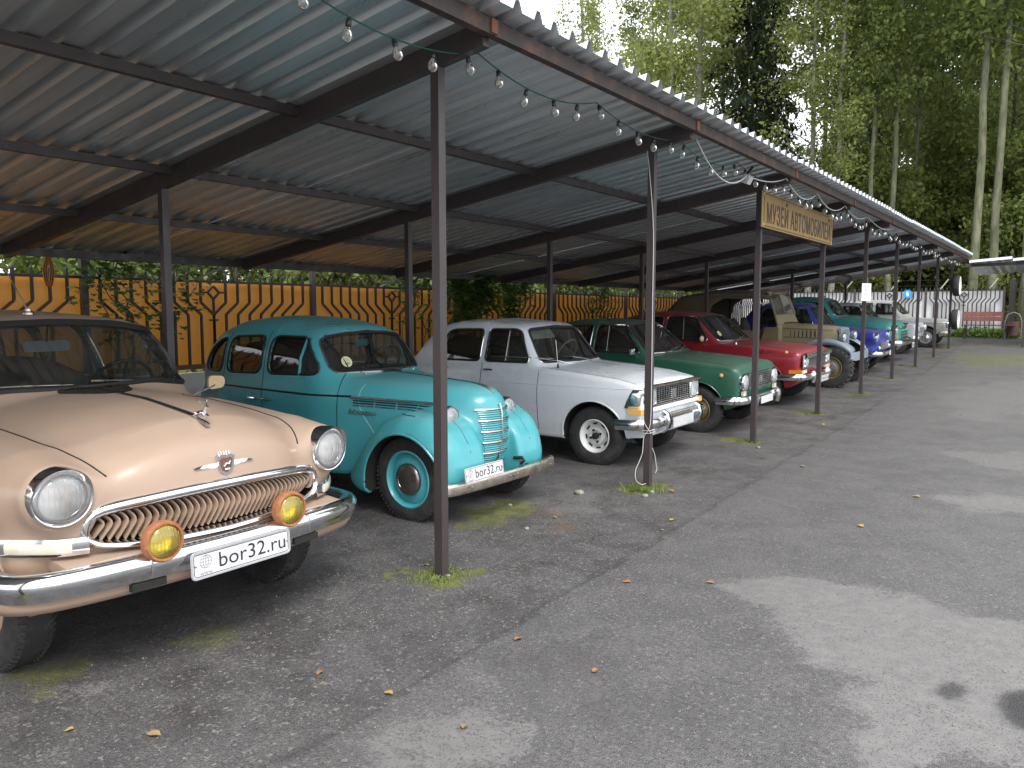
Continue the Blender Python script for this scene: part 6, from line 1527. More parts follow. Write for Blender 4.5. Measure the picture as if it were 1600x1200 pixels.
# ------------------------------------------------------------------ garland, sign, cables and small things
def catenary(a, b_, sag, n_=10):
    a = np.array(a); b_ = np.array(b_); return [a + (b_ - a) * t + np.array([0, 0, -sag * 4 * t * (1 - t)]) for t in np.linspace(0, 1, n_)]
def build_garland():
    r = empty('string_lights', (.22, POSTY[0], 3.0)); tag(r, 'green-wired string of clear round bulbs draped along the shelter eaves', 'string lights')
    off = Vector(r.location); green = mat('green_cable', (.01, .075, .05), .5)
    sock = MB(); sock.lathe([(.004, .0), (.012, -.004), (.0145, -.03), (.013, -.042), (.004, -.043)], 12); sk = sock.mesh('bulb_socket', black_plastic)
    gb = MB(); gb.lathe([(.011, -.038), (.014, -.048), (.024, -.062), (.0275, -.08), (.024, -.098), (.013, -.108), (.001, -.1105)], 16); gm = gb.mesh('glass_globe', bulb_glass)
    fl = MB(); fl.tube([(0, 0, -.045), (.002, 0, -.07)], .0035, 5); fl.tube([(.002, -.008, -.072), (.004, 0, -.08), (.002, .008, -.072)], .0015, 4); fm = fl.mesh('filament', chrome_dull)
    y = POSTY[0]; hooks = []
    step = 2.805 / 2
    k = 0
    while y < POSTY[-1] + .3: hooks.append((.22 + rng.uniform(-.05, .05), y, 3.085 + rng.uniform(-.012, .012))); y += step * rng.uniform(.92, 1.08); k += 1
    pts = []
    for a, e in zip(hooks, hooks[1:]): pts += catenary(a, e, rng.uniform(.07, .12), 12)[:-1]
    pts.append(np.array(hooks[-1])); P = np.array(pts) - np.array(off)
    MB().tube(P, .0042, 6).build('cable', green, r)
    q = resample(P, .30)
    for p in q:
        b = link('bulb', None, r, tuple(p + np.array([0, 0, -.004])), (rng.uniform(-.25, .25), rng.uniform(-.25, .25), rng.uniform(0, 6)))
        link('bulb_socket', sk, b); link('glass_globe', gm, b); link('filament', fm, b)
    # pale supply cable with the floodlight
    c = empty('supply_cable', (.3, 7.0, 3.0)); tag(c, 'pale supply cable sagging under the eaves near the sign', 'cable'); cm = mat('pale_cable', (.5, .48, .45), .5); o_ = np.array([.3, 7.0, 3.0])
    hk = [(.30, 6.55, 3.09), (.26, 7.95, 2.98), (.32, 9.05, 3.09), (.30, 10.4, 3.09), (.31, 11.8, 3.09), (.30, 13.3, 3.09), (.31, 15.4, 3.09)]
    for a, e, s_ in zip(hk, hk[1:], (.20, .05, .14, .13, .10, .10)): MB().tube(np.array(catenary(a, e, s_, 12)) - o_, .006, 6).build('cable_run', cm, c)
    fl_ = empty('floodlight', (.24, 8.0, 2.95)); tag(fl_, 'small grey floodlight hanging on the eaves beside the sign', 'floodlight')
    MB().box((.0, 0, 0), (.05, .13, .09), Matrix.Rotation(.5, 3, 'Y')).build('lamp_housing', mat('flood_grey', (.3, .3, .3), .5), fl_); MB().box((.03, 0, -.02), (.01, .105, .07), Matrix.Rotation(.5, 3, 'Y')).build('lamp_glass_pane', silver, fl_); MB().bar((-.02, 0, .03), (.06, 0, .12), .02, .02).build('lamp_bracket', dark, fl_)
def build_sign():
    s = empty('museum_sign', (.075, 10.52, 2.77)); tag(s, 'gold museum name board with dark stencil lettering on the shelter posts', 'sign')
    gold = mat('gold_board', (.25, .155, .045), .5, dirt=(.17, .10, .04), dscale=4, damt=.5); br = mat('sign_letter_brown', (.035, .026, .03), .55)
    Lh = 1.56; MB().box((-.02, 0, 0), (.04, 2 * Lh, .41)).build('board_back', black_plastic, s, False); MB().box((.004, 0, 0), (.008, 2 * Lh - .004, .405)).build('board_face', gold, s, False)
    for z in (.18, -.18): MB().box((.0095, 0, z), (.003, 2 * Lh - .16, .008)).build('border_line', br, s, False)
    for y in (-Lh + .08, Lh - .08): MB().box((.0095, y, 0), (.003, .008, .33)).build('border_line', br, s, False)
    me = text_mesh('sign_text', 'МУЗЕЙ АВТОМОБИЛЕЙ', .235, br, .0015, bold=.0025, spacing=1.12); zs_ = [v.co.y for v in me.vertices]; xs_ = [v.co.x for v in me.vertices]
    k = 2.80 / (max(xs_) - min(xs_)); me.transform(Matrix.Translation((-(max(xs_) + min(xs_)) / 2, -(max(zs_) + min(zs_)) / 2, 0))); me.transform(Matrix.Diagonal((k, .30 / (max(zs_) - min(zs_)), 1, 1)))
    link('lettering', me, s, (.0105, .02, 0.005), (math.radians(90), 0, math.radians(90)))
    for y in (-1.5, 1.5):
        for z in (-.17, .17): MB().box((.012, y, z), (.006, .022, .03)).build('fixing_clip', mat('clip_pale', (.5, .45, .3), .5), s, False)
    MB().tube([(-.0, .95, .2), (.1, .95, .36)], .003, 4).build('hanger_wire', chrome_dull, s)
def build_small():
    yp = POSTY[3]; cm = MATS['pale_cable']
    c = empty('post_cable', (0, yp, 0)); tag(c, 'pinkish white cable hanging in a loop down the second visible post', 'cable')
    pts = spline([(-.03, -.045, 2.98), (.0, -.045, 2.75), (.036, -.038, 2.3), (.038, -.036, 1.7), (.04, -.036, 1.0), (.036, -.04, .62), (-.02, -.045, .50), (-.03, -.05, .36), (-.05, -.07, .28), (-.07, -.10, .20), (-.065, -.10, .12), (-.03, -.07, .075), (.0, -.035, .08)], 6)
    MB().tube(pts, .0034, 6).build('cable_run', cm, c); MB().tube(spline([(.04, -.0, .40), (.05, .03, .34), (.055, .05, .26), (.06, .06, .20), (.05, .05, .17)], 6), .0034, 6).build('cable_tail', cm, c)
    MB().tube([(.036 * a, .036 * b_, .53 + .006 * k) for k, (a, b_) in enumerate([(-1, -1.1), (1.1, -1.1), (1.1, 1.1), (-1.1, 1.1), (-1.1, -1), (1.15, -1.15), (1.15, 1.1)])], .004, 6).build('cable_tie', cm, c)
    MB().tube([(.045, -.04, .535), (-.0, -.05, .60), (-.045, -.05, .68)], .003, 5).build('cable_stay', cm, c)
    n_ = empty('paper_notice', (.034, POSTY[6] - .03, 1.95)); tag(n_, 'white paper notice taped to a post', 'notice')
    MB().box((0, 0, 0), (.004, .21, .30), Matrix.Rotation(-.55, 3, 'Z')).build('paper_sheet', mat('paper', (.8, .8, .8), .7), n_, False)
    for k in range(9): MB().box((.004, -.0025, .10 - k * .024), (.002, .15 - .03 * (k % 3), .006), Matrix.Rotation(-.55, 3, 'Z')).build('printed_line', ink, n_, False)
    # tyres on the last post
    wt = mat('tyre_white_paint', (.72, .72, .72), .5)
    for k, z in enumerate((2.36, 1.40)):
        t = empty('hung_tyre', (.14, POSTY[-1], z), (0, math.pi / 2, 0)); tag(t, ['black tyre with white-painted sidewall hung high on the last post', 'black tyre with wide white-painted sidewall hung low on the last post'][k], 'tyre')
        R = .295; hw = .085; MB().lathe([(.17, -hw * .9), (.2, -hw), (.27, -hw), (.29, -hw * .7), (R, -hw * .3), (R, hw * .3), (.29, hw * .7), (.272, hw * .96), (.15, -hw * .2), (.17, -hw * .9)], 40).build('tyre_carcass', rubber, t)
        MB().lathe([(.27, hw * .985), (.24, hw * 1.06), (.20, hw * 1.05), (.168, hw * .8), (.155, hw * .3)], 40).build('white_sidewall', wt, t)
        if k == 0: MB().lathe([(.165, .02), (.12, .03), (.06, .025), (.001, .03)], 24).build('wheel_disc', wt, t)
        MB().box((0, 0, -.11), (.05, .10, .06)).build('mount_bracket', dark, t, False)
    # blue round sign on the far fence
    b = empty('round_blue_sign', (-2.02, 31.42, 2.26), (math.pi / 2, 0, 0)); tag(b, 'round blue sign with white figure on the white fence', 'sign')
    MB().lathe([(.15, -.01), (.15, .004), (.001, .005)], 28).build('sign_disc', mat('sign_blue', (.02, .30, .62), .4), b)
    MB().ngon_prism([(-.02, -.08, .006), (.03, -.08, .006), (.05, .0, .006), (.02, .03, .006), (.03, .08, .006), (-.03, .08, .006), (-.05, .02, .006)], (0, 0, .002)).build('sign_figure', wt, b, False)
    # bench and bin
    g = gz(30.2); be = empty('park_bench', (.42, 30.3, g)); tag(be, 'red-brown slatted park bench with curled iron legs before the white fence', 'bench'); wood = mat('bench_wood', (.17, .055, .04), .5, var=.2, vscale=5, dirt=(.3, .15, .1), damt=.3); iron = MATS['black_iron']
    for i in range(3): MB().box((0.2, -.22 + i * .13, .45), (1.5, .115, .03)).build('seat_slat', wood, be, False)
    for i in range(2): MB().box((0, .24 + i * .03, .66 + i * .16), (1.15, .03, .145), Matrix.Rotation(-.15, 3, 'X')).build('back_slat', wood, be, False)
    for x in (-.45, .72):
        b_ = MB(); b_.tube(spline([(x, -.28, 0), (x, -.25, .2), (x, -.27, .40), (x, -.1, .43), (x, .2, .43), (x, .24, .6), (x, .30, .95)], 5), .02, 6); b_.tube(spline([(x, .3, 0), (x, .22, .18), (x, .12, .28), (x, .2, .43)], 5), .018, 6); b_.tube(spline([(x, -.1, .42), (x, -.16, .3), (x, -.06, .24), (x, -.0, .30)], 5), .012, 5); b_.build('leg', iron, be)
    bn = empty('litter_bin', (1.30, 30.55, g)); tag(bn, 'brown litter bin hung in an arched grey hoop', 'bin')
    MB().lathe([(.001, .12), (.15, .12), (.19, .58), (.175, .58), (.14, .15), (.001, .15)], 20).build('bin_body', mat('bin_brown', (.12, .06, .05), .5), bn); MB().tube([(-.23, 0, 0), (-.23, 0, .6), (-.16, 0, .8), (0, 0, .88), (.16, 0, .8), (.23, 0, .6), (.23, 0, 0)], .018, 6).build('bin_hoop', mat('hoop_grey', (.2, .22, .2), .5), bn); MB().tube([(-.23, 0, .42), (.23, 0, .42)], .01, 5).build('bin_pivot', dark, bn)
    # striped ribbon hanging over the fence
    rb_ = empty('striped_ribbon', (-5.86, 3.93, 2.02)); tag(rb_, 'orange and black striped ribbon tied under the eaves', 'ribbon')
    for k, (dy, col) in enumerate(((-.02, (.6, .2, .03)), (-.01, (.03, .02, .02)), (0, (.6, .2, .03)), (.01, (.03, .02, .02)), (.02, (.6, .2, .03)))):
        MB().tube(spline([(.05, dy * .8, .18), (.05, dy + .035, .05), (.05, dy + .02, -.1), (.05, dy - .01, -.14), (.05, dy - .035, .02), (.05, dy * .8, .18)], 5), .006, 4).build('ribbon_stripe', mat('ribbon_%d' % (k % 2), col, .6), rb_)
    # fallen leaves
    lm = [mat('leaf_yellow', (.36, .25, .06), .6), mat('leaf_orange', (.30, .14, .05), .6), mat('leaf_tan', (.27, .18, .09), .7)]
    def leafmesh(m): 
        P = [(0, -.05), (.022, -.03), (.034, 0), (.024, .03), (0, .055), (-.024, .03), (-.034, 0), (-.022, -.03)]
        return MB().add([(x, y, .012 * abs(x) / .034 + .006 * math.sin(y * 60)) for x, y in P] + [(0, 0, .002)], [(i, (i + 1) % 8, 8) for i in range(8)]).mesh('fallen_leaf', m)
    lms = [leafmesh(m) for m in lm]
    spots = [(979, 911), (1431, 777), (1345, 823), (500, 1053), (810, 1000), (1097, 694), (1408, 572), (1424, 573), (1500, 649), (607, 1085), (1050, 768), (725, 1137), (867, 809), (1225, 655), (1250, 660), (1287, 664), (1150, 655), (667, 884), (1050, 814), (1455, 660), (1500, 585), (1545, 632), (1110, 912), (240, 1150), (108, 1143), (930, 1050), (1255, 730), (1035, 830)]
    for k, (x, y) in enumerate(spots):
        p = px_ground(x, y); kind = [0, 1, 2][k % 3] if k > 5 else [1, 0, 0, 1, 1, 0][k]; s_ = (.3 + .25 * rng.random()) * (1 + .05 * p[1])
        o = link('fallen_leaf', lms[kind], None, (p[0], p[1], p[2] + .008), (rng.uniform(-.15, .15), rng.uniform(-.15, .15), rng.uniform(0, 6.28)), (s_, s_, s_)); tag(o, 'small %s fallen leaf lying on the asphalt' % ['yellow', 'orange', 'tan'][kind], 'leaf', 'fallen %s leaves on the asphalt' % ['yellow', 'orange', 'tan'][kind])
    sm_ = mat('pale_stone', (.24, .225, .20), .8, var=.2, vscale=20)
    for k, (x, y, s_) in enumerate([(1007, 776, .032), (1018, 770, .026), (823, 827, .022), (796, 790, .022), (699, 901, .02), (1185, 700, .03), (905, 772, .05)]):
        p = px_ground(x, y); b_ = MB(); b_.ellipsoid((0, 0, 0), (s_, s_ * .75, s_ * .5), 9, 6); b_.v = [tuple(np.array(v) * (1 + .25 * math.sin(v[0] * 90 + k) * math.cos(v[1] * 70))) for v in b_.v]
        o = b_.build('stone', sm_, None, True, 60, loc=tuple(p + np.array([0, 0, s_ * .3])), rot=(0, 0, k)); tag(o, 'small pale stone lying on the asphalt', 'stone', 'pale stones on the asphalt')
    # loose grit washed up along the drip line
    rs = np.random.RandomState(9); n = 2600; gx = np.concatenate([rs.randn(n // 2) * .45 + .1, rs.rand(n // 2) * 5 - 1.2]); gy = np.concatenate([1 + 12 * rs.rand(n // 2), 1.4 + 8 * rs.rand(n // 2)]); n = len(gx); sz = .0022 + .0055 * rs.rand(n) ** 3
    base = np.array([(1, 0, 0), (-.5, .85, 0), (-.6, -.8, .1), (.1, .1, .8), (0, -.1, -.5)]); Vg = base[None] * sz[:, None, None] * (.7 + .6 * rs.rand(n, 5, 1)); an = rs.rand(n) * 6.28; c_, s_ = np.cos(an), np.sin(an); Vx = Vg[..., 0] * c_[:, None] - Vg[..., 1] * s_[:, None]; Vy = Vg[..., 0] * s_[:, None] + Vg[..., 1] * c_[:, None]
    gzv = np.where(gy > 0, .0008 * gy * gy, 0) + (fbm(gx * .8 + 3, gy * .8) - .5) * .012
    V = np.stack([Vx + gx[:, None], Vy + gy[:, None], Vg[..., 2] + gzv[:, None] + sz[:, None] * .4], -1).reshape(-1, 3); tri = np.array([(0, 1, 3), (1, 2, 3), (2, 0, 3), (1, 0, 4), (2, 1, 4), (0, 2, 4)]); F = (tri[None] + (np.arange(n) * 5)[:, None, None]).reshape(-1, 3)
    o = link('grit', mesh_np('grit', V, F, mat('grit_grey', (.2, .19, .175), .9, var=.5, vscale=3), False)); tag(o, 'loose pale grit scattered along the drip line', 'grit', kind='stuff')
    # grass and moss tufts at the post feet
    gm = mat('tuft_green', (.13, .17, .03), .7, var=.4, vscale=9)
    for i, yp in enumerate(POSTY[2:]):
        n_ = (520, 900, 300, 260, 140, 140, 80, 80, 60)[i]; vs_ = []; fs = []
        cl = [(rng.uniform(-.16, .06) , rng.uniform(-.16, .12), rng.uniform(.03, .09)) for _ in range(6)]
        for k in range(n_):
            c0 = cl[int(rng.random() ** 1.5 * 6)]; x = c0[0] + rng.gauss(0, c0[2]); y = c0[1] + rng.gauss(0, c0[2]); d = math.hypot(x - c0[0], y - c0[1]); h_ = rng.uniform(.008, .045 if i == 1 else .025) * (1.3 - min(1, d * 2.5)); w_ = .004; an = rng.uniform(0, 3.14); lx, ly = rng.uniform(-.02, .02), rng.uniform(-.02, .02); j = len(vs_)
            vs_ += [(x - w_ * math.cos(an), y - w_ * math.sin(an), -.004), (x + w_ * math.cos(an), y + w_ * math.sin(an), -.004), (x + lx, y + ly, h_)]; fs.append((j, j + 1, j + 2))
        o = MB().add(vs_, fs).build('grass_tuft', gm, None, False, loc=(0, yp, gz(yp))); tag(o, 'short yellow-green grass and moss tuft at a post foot', 'grass', kind='stuff')
# ------------------------------------------------------------------ trees
def leaf_mat(name, c1, c2, c3, tr=.35):
    m = bpy.data.materials.new(name); m.use_nodes = True; n = m.node_tree.nodes; L = m.node_tree.links; n.clear()
    o = n.new('ShaderNodeOutputMaterial'); a = n.new('ShaderNodeBsdfPrincipled'); a.inputs['Roughness'].default_value = .55; a.inputs['Specular IOR Level'].default_value = .35
    t = n.new('ShaderNodeBsdfTranslucent'); mx_ = n.new('ShaderNodeMixShader'); mx_.inputs[0].default_value = tr
    ge = n.new('ShaderNodeNewGeometry'); tc = n.new('ShaderNodeTexCoord'); ns = n.new('ShaderNodeTexNoise'); ns.inputs['Scale'].default_value = .45; ns.inputs['Detail'].default_value = 3; L.new(tc.outputs['Object'], ns.inputs[0])
    cr = n.new('ShaderNodeValToRGB'); e = cr.color_ramp.elements; e[0].position = .15; e[0].color = (*c1, 1); e[1].position = .85; e[1].color = (*c3, 1); x = cr.color_ramp.elements.new(.5); x.color = (*c2, 1)
    ad = n.new('ShaderNodeMath'); ad.operation = 'MULTIPLY_ADD'; ad.inputs[1].default_value = .55; L.new(ge.outputs['Random Per Island'], ad.inputs[0])
    mr = n.new('ShaderNodeMapRange'); mr.inputs[1].default_value = .3; mr.inputs[2].default_value = .7; mr.inputs[3].default_value = 0; mr.inputs[4].default_value = .45; L.new(ns.outputs['Fac'], mr.inputs[0]); L.new(mr.outputs[0], ad.inputs[2])
    L.new(ad.outputs[0], cr.inputs[0]); L.new(cr.outputs[0], a.inputs['Base Color'])
    hv = n.new('ShaderNodeHueSaturation'); hv.inputs['Value'].default_value = 1.5; hv.inputs['Hue'].default_value = .485; L.new(cr.outputs[0], hv.inputs['Color']); L.new(hv.outputs[0], t.inputs[0])
    L.new(a.outputs[0], mx_.inputs[1]); L.new(t.outputs[0], mx_.inputs[2]); L.new(mx_.outputs[0], o.inputs[0]); MATS[name] = m; return m
def leaves(P, size, rs, droop=0.0, aspect=.62):
    """one bent leaf (two triangles sharing the midrib) at each point"""
    n = len(P); s = size * (.6 + .8 * rs.rand(n))[:, None]
    a = rs.randn(n, 3); a[:, 2] -= droop; a /= np.linalg.norm(a, axis=1, keepdims=True)
    b = np.cross(a, rs.randn(n, 3) + np.array([0, 0, .8])); b /= np.maximum(np.linalg.norm(b, axis=1, keepdims=True), 1e-6); c = np.cross(a, b)
    V = np.empty((n, 4, 3), np.float32); V[:, 0] = P; V[:, 1] = P + a * s * .5 + b * s * aspect * .5 + c * s * .12; V[:, 2] = P + a * s; V[:, 3] = P + a * s * .5 - b * s * aspect * .5 + c * s * .12
    F = np.arange(n * 4).reshape(n, 4); return V.reshape(-1, 3), F
def lobed(P, size, rs):
    """five-lobed vine leaves hanging from each point"""
    n = len(P); A = np.array([0, .35, .62, .95, 1.3, 1.57, 1.85, 2.2, 2.52, 2.8, 3.1416]) * 2; rad = np.array([.12, .62, .45, .8, .5, 1.0, .5, .8, .45, .62, .12]); ang = np.linspace(-2.6, 2.6, 11)
    loc = np.stack([rad * np.sin(ang), -.35 - rad * np.cos(ang) * .75, .10 * np.abs(np.sin(ang)) * rad], 1); loc = np.vstack([[[0, -.3, 0]], loc])
    s = size * (.55 + .8 * rs.rand(n)); yaw = rs.randn(n) * .7 + math.pi / 2; tip = .35 + .5 * rs.rand(n); V = np.empty((n, 12, 3), np.float32)
    x, y, z = [loc[None, :, i] * s[:, None] for i in range(3)]
    y2 = y * np.sin(tip)[:, None] + z * .3; out = -y * np.cos(tip)[:, None] * .8 + z; cy, sy = np.cos(yaw)[:, None], np.sin(yaw)[:, None]
    V[..., 0] = out * sy - x * cy; V[..., 1] = x * sy + out * cy * .6; V[..., 2] = y2; V += P[:, None, :]
    F = np.array([(0, i, i + 1) for i in range(1, 11)]); return V.reshape(-1, 3), (F[None] + (np.arange(n) * 12)[:, None, None]).reshape(-1, 3)
bark_l = mat('pale_bark', (.20, .195, .155), .9, var=.45, vscale=6, dirt=(.035, .032, .026), dscale=9, damt=.95, stretch=(1, 1, .6), bump=.6, bscale=12)
bark_g = mat('green_grey_bark', (.125, .13, .075), .9, var=.5, vscale=5, dirt=(.04, .045, .02), dscale=9, damt=.95, stretch=(1, 1, .3), bump=.6, bscale=12)
bark_d = mat('dark_bark', (.075, .055, .042), .9, var=.3, vscale=4, bump=.6, bscale=12)
LEAF_L = leaf_mat('light_leaf', (.10, .135, .032), (.17, .21, .056), (.25, .275, .09), .5); LEAF_M = leaf_mat('mid_leaf', (.075, .115, .028), (.14, .185, .048), (.215, .25, .076), .5); LEAF_D = leaf_mat('dark_leaf', (.06, .095, .026), (.115, .16, .044), (.18, .22, .066), .5); NEEDLE = leaf_mat('needle', (.018, .032, .014), (.032, .052, .022), (.055, .078, .03), .25)
def tree_proto(seed, H, r0, cb, cr, nbr, nleaf, lsize, kind='dec', lean=.0, droop=.3):
    rs = np.random.RandomState(seed); b = MB(); n_ = 14
    zs = np.linspace(0, H, n_); wx = np.cumsum(rs.randn(n_)) * .05 + lean * zs; wy = np.cumsum(rs.randn(n_)) * .05
    tr = np.stack([wx, wy, zs], 1); rad = r0 * (1 - .88 * zs / H) ; rad[0] *= 1.35; rad[1] *= 1.05
    b.tube(tr, list(rad), 10)
    PTS = []; W = []
    for i in range(nbr):
        t = cb + (1 - cb) * (i + rs.rand() * .6) / nbr; z = t * H; base = np.array([np.interp(z, zs, wx), np.interp(z, zs, wy), z]); az = rs.rand() * 6.283 if kind != 'spruce' else i * 2.4
        u = (t - cb) / (1 - cb)
        if kind == 'spruce': L_ = cr * (1 - u) * (.8 + .35 * rs.rand()) + .3; up = -.25 - .25 * rs.rand()
        elif kind == 'under': L_ = cr * (.5 + .6 * rs.rand()) * (1 - .4 * u); up = .15 + .25 * rs.rand()
        else: L_ = cr * (.45 + .6 * rs.rand()) * math.sin(math.pi * min(.95, .18 + .75 * u)) ** .6; up = .55 + .4 * rs.rand()
        d = np.array([math.cos(az), math.sin(az), up]); k = 7; pts = []
        for j in range(k):
            q = j / (k - 1); p = base + d * L_ * q + np.array([0, 0, (-.22 if kind != 'spruce' else -.18) * L_ * q * q]) + rs.randn(3) * .05 * L_ * q; pts.append(p)
        rr = max(.012, float(np.interp(z, zs, rad)) * .35); b.tube(pts, [rr * (1 - .85 * j / (k - 1)) for j in range(k)], 5, caps=False)
        pts = np.array(pts)
        ns_ = 3 if kind != 'spruce' else 0
        for j in range(ns_):                                  # twigs
            q = .35 + .6 * rs.rand(); p0 = pts[int(q * (k - 1))]; dd = d * .6 + rs.randn(3) * .55; dd[2] = abs(dd[2]) * .3 + rs.randn() * .2; e = p0 + dd * L_ * .42; mid = (p0 + e) / 2 + np.array([0, 0, .06])
            b.tube([p0, mid, e], [rr * .4, rr * .28, .006], 4, caps=False); PTS += [p0, mid, e, (mid + e) / 2]; W += [.4, 1, 1.3, 1.3]
        for j in range(2 if kind != 'spruce' else 1, k): PTS.append(pts[j]); W.append(.6 + j * .16)
    PTS = np.array(PTS); W = np.array(W); W /= W.sum(); ix = rs.choice(len(PTS), nleaf, p=W)
    if kind == 'spruce':
        sp = np.stack([rs.randn(nleaf) * .16, rs.randn(nleaf) * .16, -np.abs(rs.randn(nleaf)) * .16], 1)
    else: sp = rs.randn(nleaf, 3) * np.array([.30, .30, .20]) * (cr / 2.6); sp[:, 2] -= droop * np.abs(rs.randn(nleaf)) * .5
    V, F = leaves((PTS[ix] + sp).astype(np.float32), lsize, rs, droop=.5 if kind != 'spruce' else 1.8, aspect=.62 if kind != 'spruce' else .22)
    return b, V, F
def build_forest():
    P = {}
    def proto(nm, bark, lm, *a, **k):
        b, V, F = tree_proto(*a, **k); P[nm] = (b.mesh(nm + '_trunk', bark), mesh_np(nm + '_crown', V, F, lm, False))
    proto('aspen', bark_l, LEAF_L, 1, 24, .18, .22, 3.2, 46, 13000, .20, droop=.6); proto('birch', bark_l, LEAF_L, 2, 22, .15, .30, 2.4, 40, 7500, .16, droop=1.0)
    proto('alder', bark_g, LEAF_M, 3, 25, .15, .42, 3.0, 36, 8800, .21); proto('alder2', bark_g, LEAF_M, 4, 23, .13, .36, 3.3, 38, 8800, .21, lean=.02)
    proto('dark_alder', bark_d, LEAF_D, 5, 24, .2, .14, 3.4, 46, 11000, .25); proto('under', bark_d, LEAF_M, 6, 8.5, .09, .12, 2.6, 26, 7500, .21, kind='under'); proto('under2', bark_d, LEAF_L, 7, 7, .07, .08, 2.4, 24, 7000, .20, kind='under'); proto('spruce', bark_d, NEEDLE, 8, 21, .2, .06, 3.0, 110, 11000, .46, kind='spruce'); proto('bush', bark_d, LEAF_M, 9, 3.2, .05, .05, 1.5, 20, 5200, .12, kind='under')
    lab = dict(aspen=('tall light green aspen beyond the shelter roof', 'light green aspens beyond the shelter'), birch=('slender pale-trunked birch with loose drooping crown', 'slender birches beyond the shelter'), alder=('tall grey-green trunked alder in the wood behind the fence', 'alders in the wood'), alder2=('leaning grey-green trunked alder in the wood behind the fence', 'leaning alders in the wood'), dark_alder=('dark dense tree deep in the wood', 'dark trees deep in the wood'), under=('young mid-green understorey tree in the wood', 'understorey trees'), under2=('young bright green understorey tree in the wood', 'bright understorey trees'), spruce=('dark spruce with drooping branches behind the shelter roof', 'dark spruces'), bush=('leafy green bush behind the orange fence', 'bushes behind the fence'))
    R = random.Random(5)
    OWN = {(898, 46): 'loose thin-crowned birch rising alone above the roof against white sky', (1040, 36): 'largest light green aspen overhanging the shelter eaves', (1118, 45): 'light green aspen crowding against the dark spruce', (1150, 42): 'tall dark spruce standing between aspen and birch', (1188, 47): 'smaller dark spruce beside the gap of sky', (1257, 36): 'slim pale birch trunk beside the gap of sky', (1292, 35.5): 'slim pale birch trunk rising above the sign', (1509, 34.6): 'straight greenish trunk of an alder behind the hung tyres', (1546, 34.8): 'straight greenish alder trunk behind the bench', (1592, 34.4): 'greenish alder trunk behind the litter bin and gate', (1378, 36.5): 'bare-stemmed alder behind the middle of the shelter roof', (1345, 36): 'small thin alder in front of the dark wood behind the roof'}
    def put(kind, px, dist, s=1.0, rz=None, lb=None):
        d = _fw * _f + _r * (px - 800); d = np.array([d[0], d[1]]); d /= np.linalg.norm(d); x, y = 3.06 + d[0] * dist, d[1] * dist
        return put_xy(kind, x, y, s, rz, lb or OWN.get((px, dist)))
    def put_xy(kind, x, y, s=1.0, rz=None, lb=None):
        nm = {'alder2': 'alder', 'dark_alder': 'forest_tree', 'under': 'young_tree', 'under2': 'young_tree'}.get(kind, kind)
        o = empty(nm + ('_tree' if nm in ('aspen', 'birch', 'alder', 'spruce') else ''), (x, y, gz(max(0, y)) - .05 if x > -8 or y > 30 else .1), (0, 0, R.uniform(0, 6.28) if rz is None else rz)); sz = s * R.uniform(.97, 1.03); o.scale = (sz, sz, sz)
        tag(o, lb or lab[kind][0], 'bush' if kind == 'bush' else 'tree', lab[kind][1]); link('trunk', P[kind][0], o); link('crown', P[kind][1], o)
    put('birch', 898, 46, 1.0); put('birch', 930, 52, .9); put('birch', 862, 60, .85)
    for px, d, s in ((1040, 36, 1.0), (1085, 40, 1.05), (1010, 47, .9), (1118, 45, 1.0), (1065, 55, 1.0)): put('aspen', px, d, s)
    put('spruce', 1150, 42, 1.05); put('spruce', 1188, 47, 1.0); put('spruce', 1350, 58, 1.0)
    for px, d, s in ((1257, 36, 1.0), (1292, 35.5, .95), (1277, 42, 1.0), (1330, 41, 1.0)): put('birch' if px in (1257, 1292) else 'alder', px, d, s)
    for px, d, s in ((1378, 36.5, 1.0), (1345, 36, .8), (1420, 44, 1.05), (1509, 34.6, 1.1), (1546, 34.8, 1.2), (1592, 34.4, 1.2), (1468, 50, 1.0), (1620, 42, 1.1), (1680, 40, 1.1), (1560, 49, 1.1)): put('alder' if (px % 2) else 'alder2', px, d, s)
    for i in range(15): put('dark_alder', 1300 + i * 27 + R.uniform(-12, 12), R.uniform(56, 85), R.uniform(.9, 1.1))
    for i in range(3): put('dark_alder', 1345 + i * 100 + R.uniform(-20, 20), R.uniform(47, 54), R.uniform(.85, 1.05))
    for i in range(15): put(('under', 'under2')[i % 2], 1290 + i * 24 + R.uniform(-10, 10), R.uniform(38, 46), R.uniform(.7, 1.15))
    for px, d, s in ((1230, 40, 1.0), (1255, 45, 1.1), (1190, 37, .9), (1150, 36, .9), (1100, 34, .9)): put('under2' if px > 1180 else 'under', px, d, s)
    for i in range(13): put(('alder', 'dark_alder', 'alder2')[i % 3], 1720 + i * 95 + R.uniform(-25, 25), R.uniform(40, 52), R.uniform(.9, 1.1))
    for i in range(8): put(('under', 'under2')[i % 2], 1700 + i * 150 + R.uniform(-25, 25), R.uniform(38, 46), R.uniform(.8, 1.2))
    # growth behind the orange fence, seen in the gap below the eaves
    for i in range(26): put_xy('bush', -8.2 - R.uniform(0, 2.2), 2.5 + i * 1.05 + R.uniform(-.3, .3), R.uniform(.9, 1.35))
    for i in range(12): put_xy('under', -14 - R.uniform(0, 6), 3 + i * 2.7, R.uniform(.5, .7))
    for y in (9.2, 12.9, 21.0): put_xy('under', -10.2, y, .55)
    # strip of green plants under the white fence
    rs = np.random.RandomState(4); n = 5200; X = -2.6 + 5.2 * rs.rand(n); Y = 31.25 - np.abs(rs.randn(n)) * .28; keep = Y > 30.5; X = X[keep]; Y = Y[keep]; Z = gz(31) - .02 + rs.rand(len(X)) ** 2 * .30
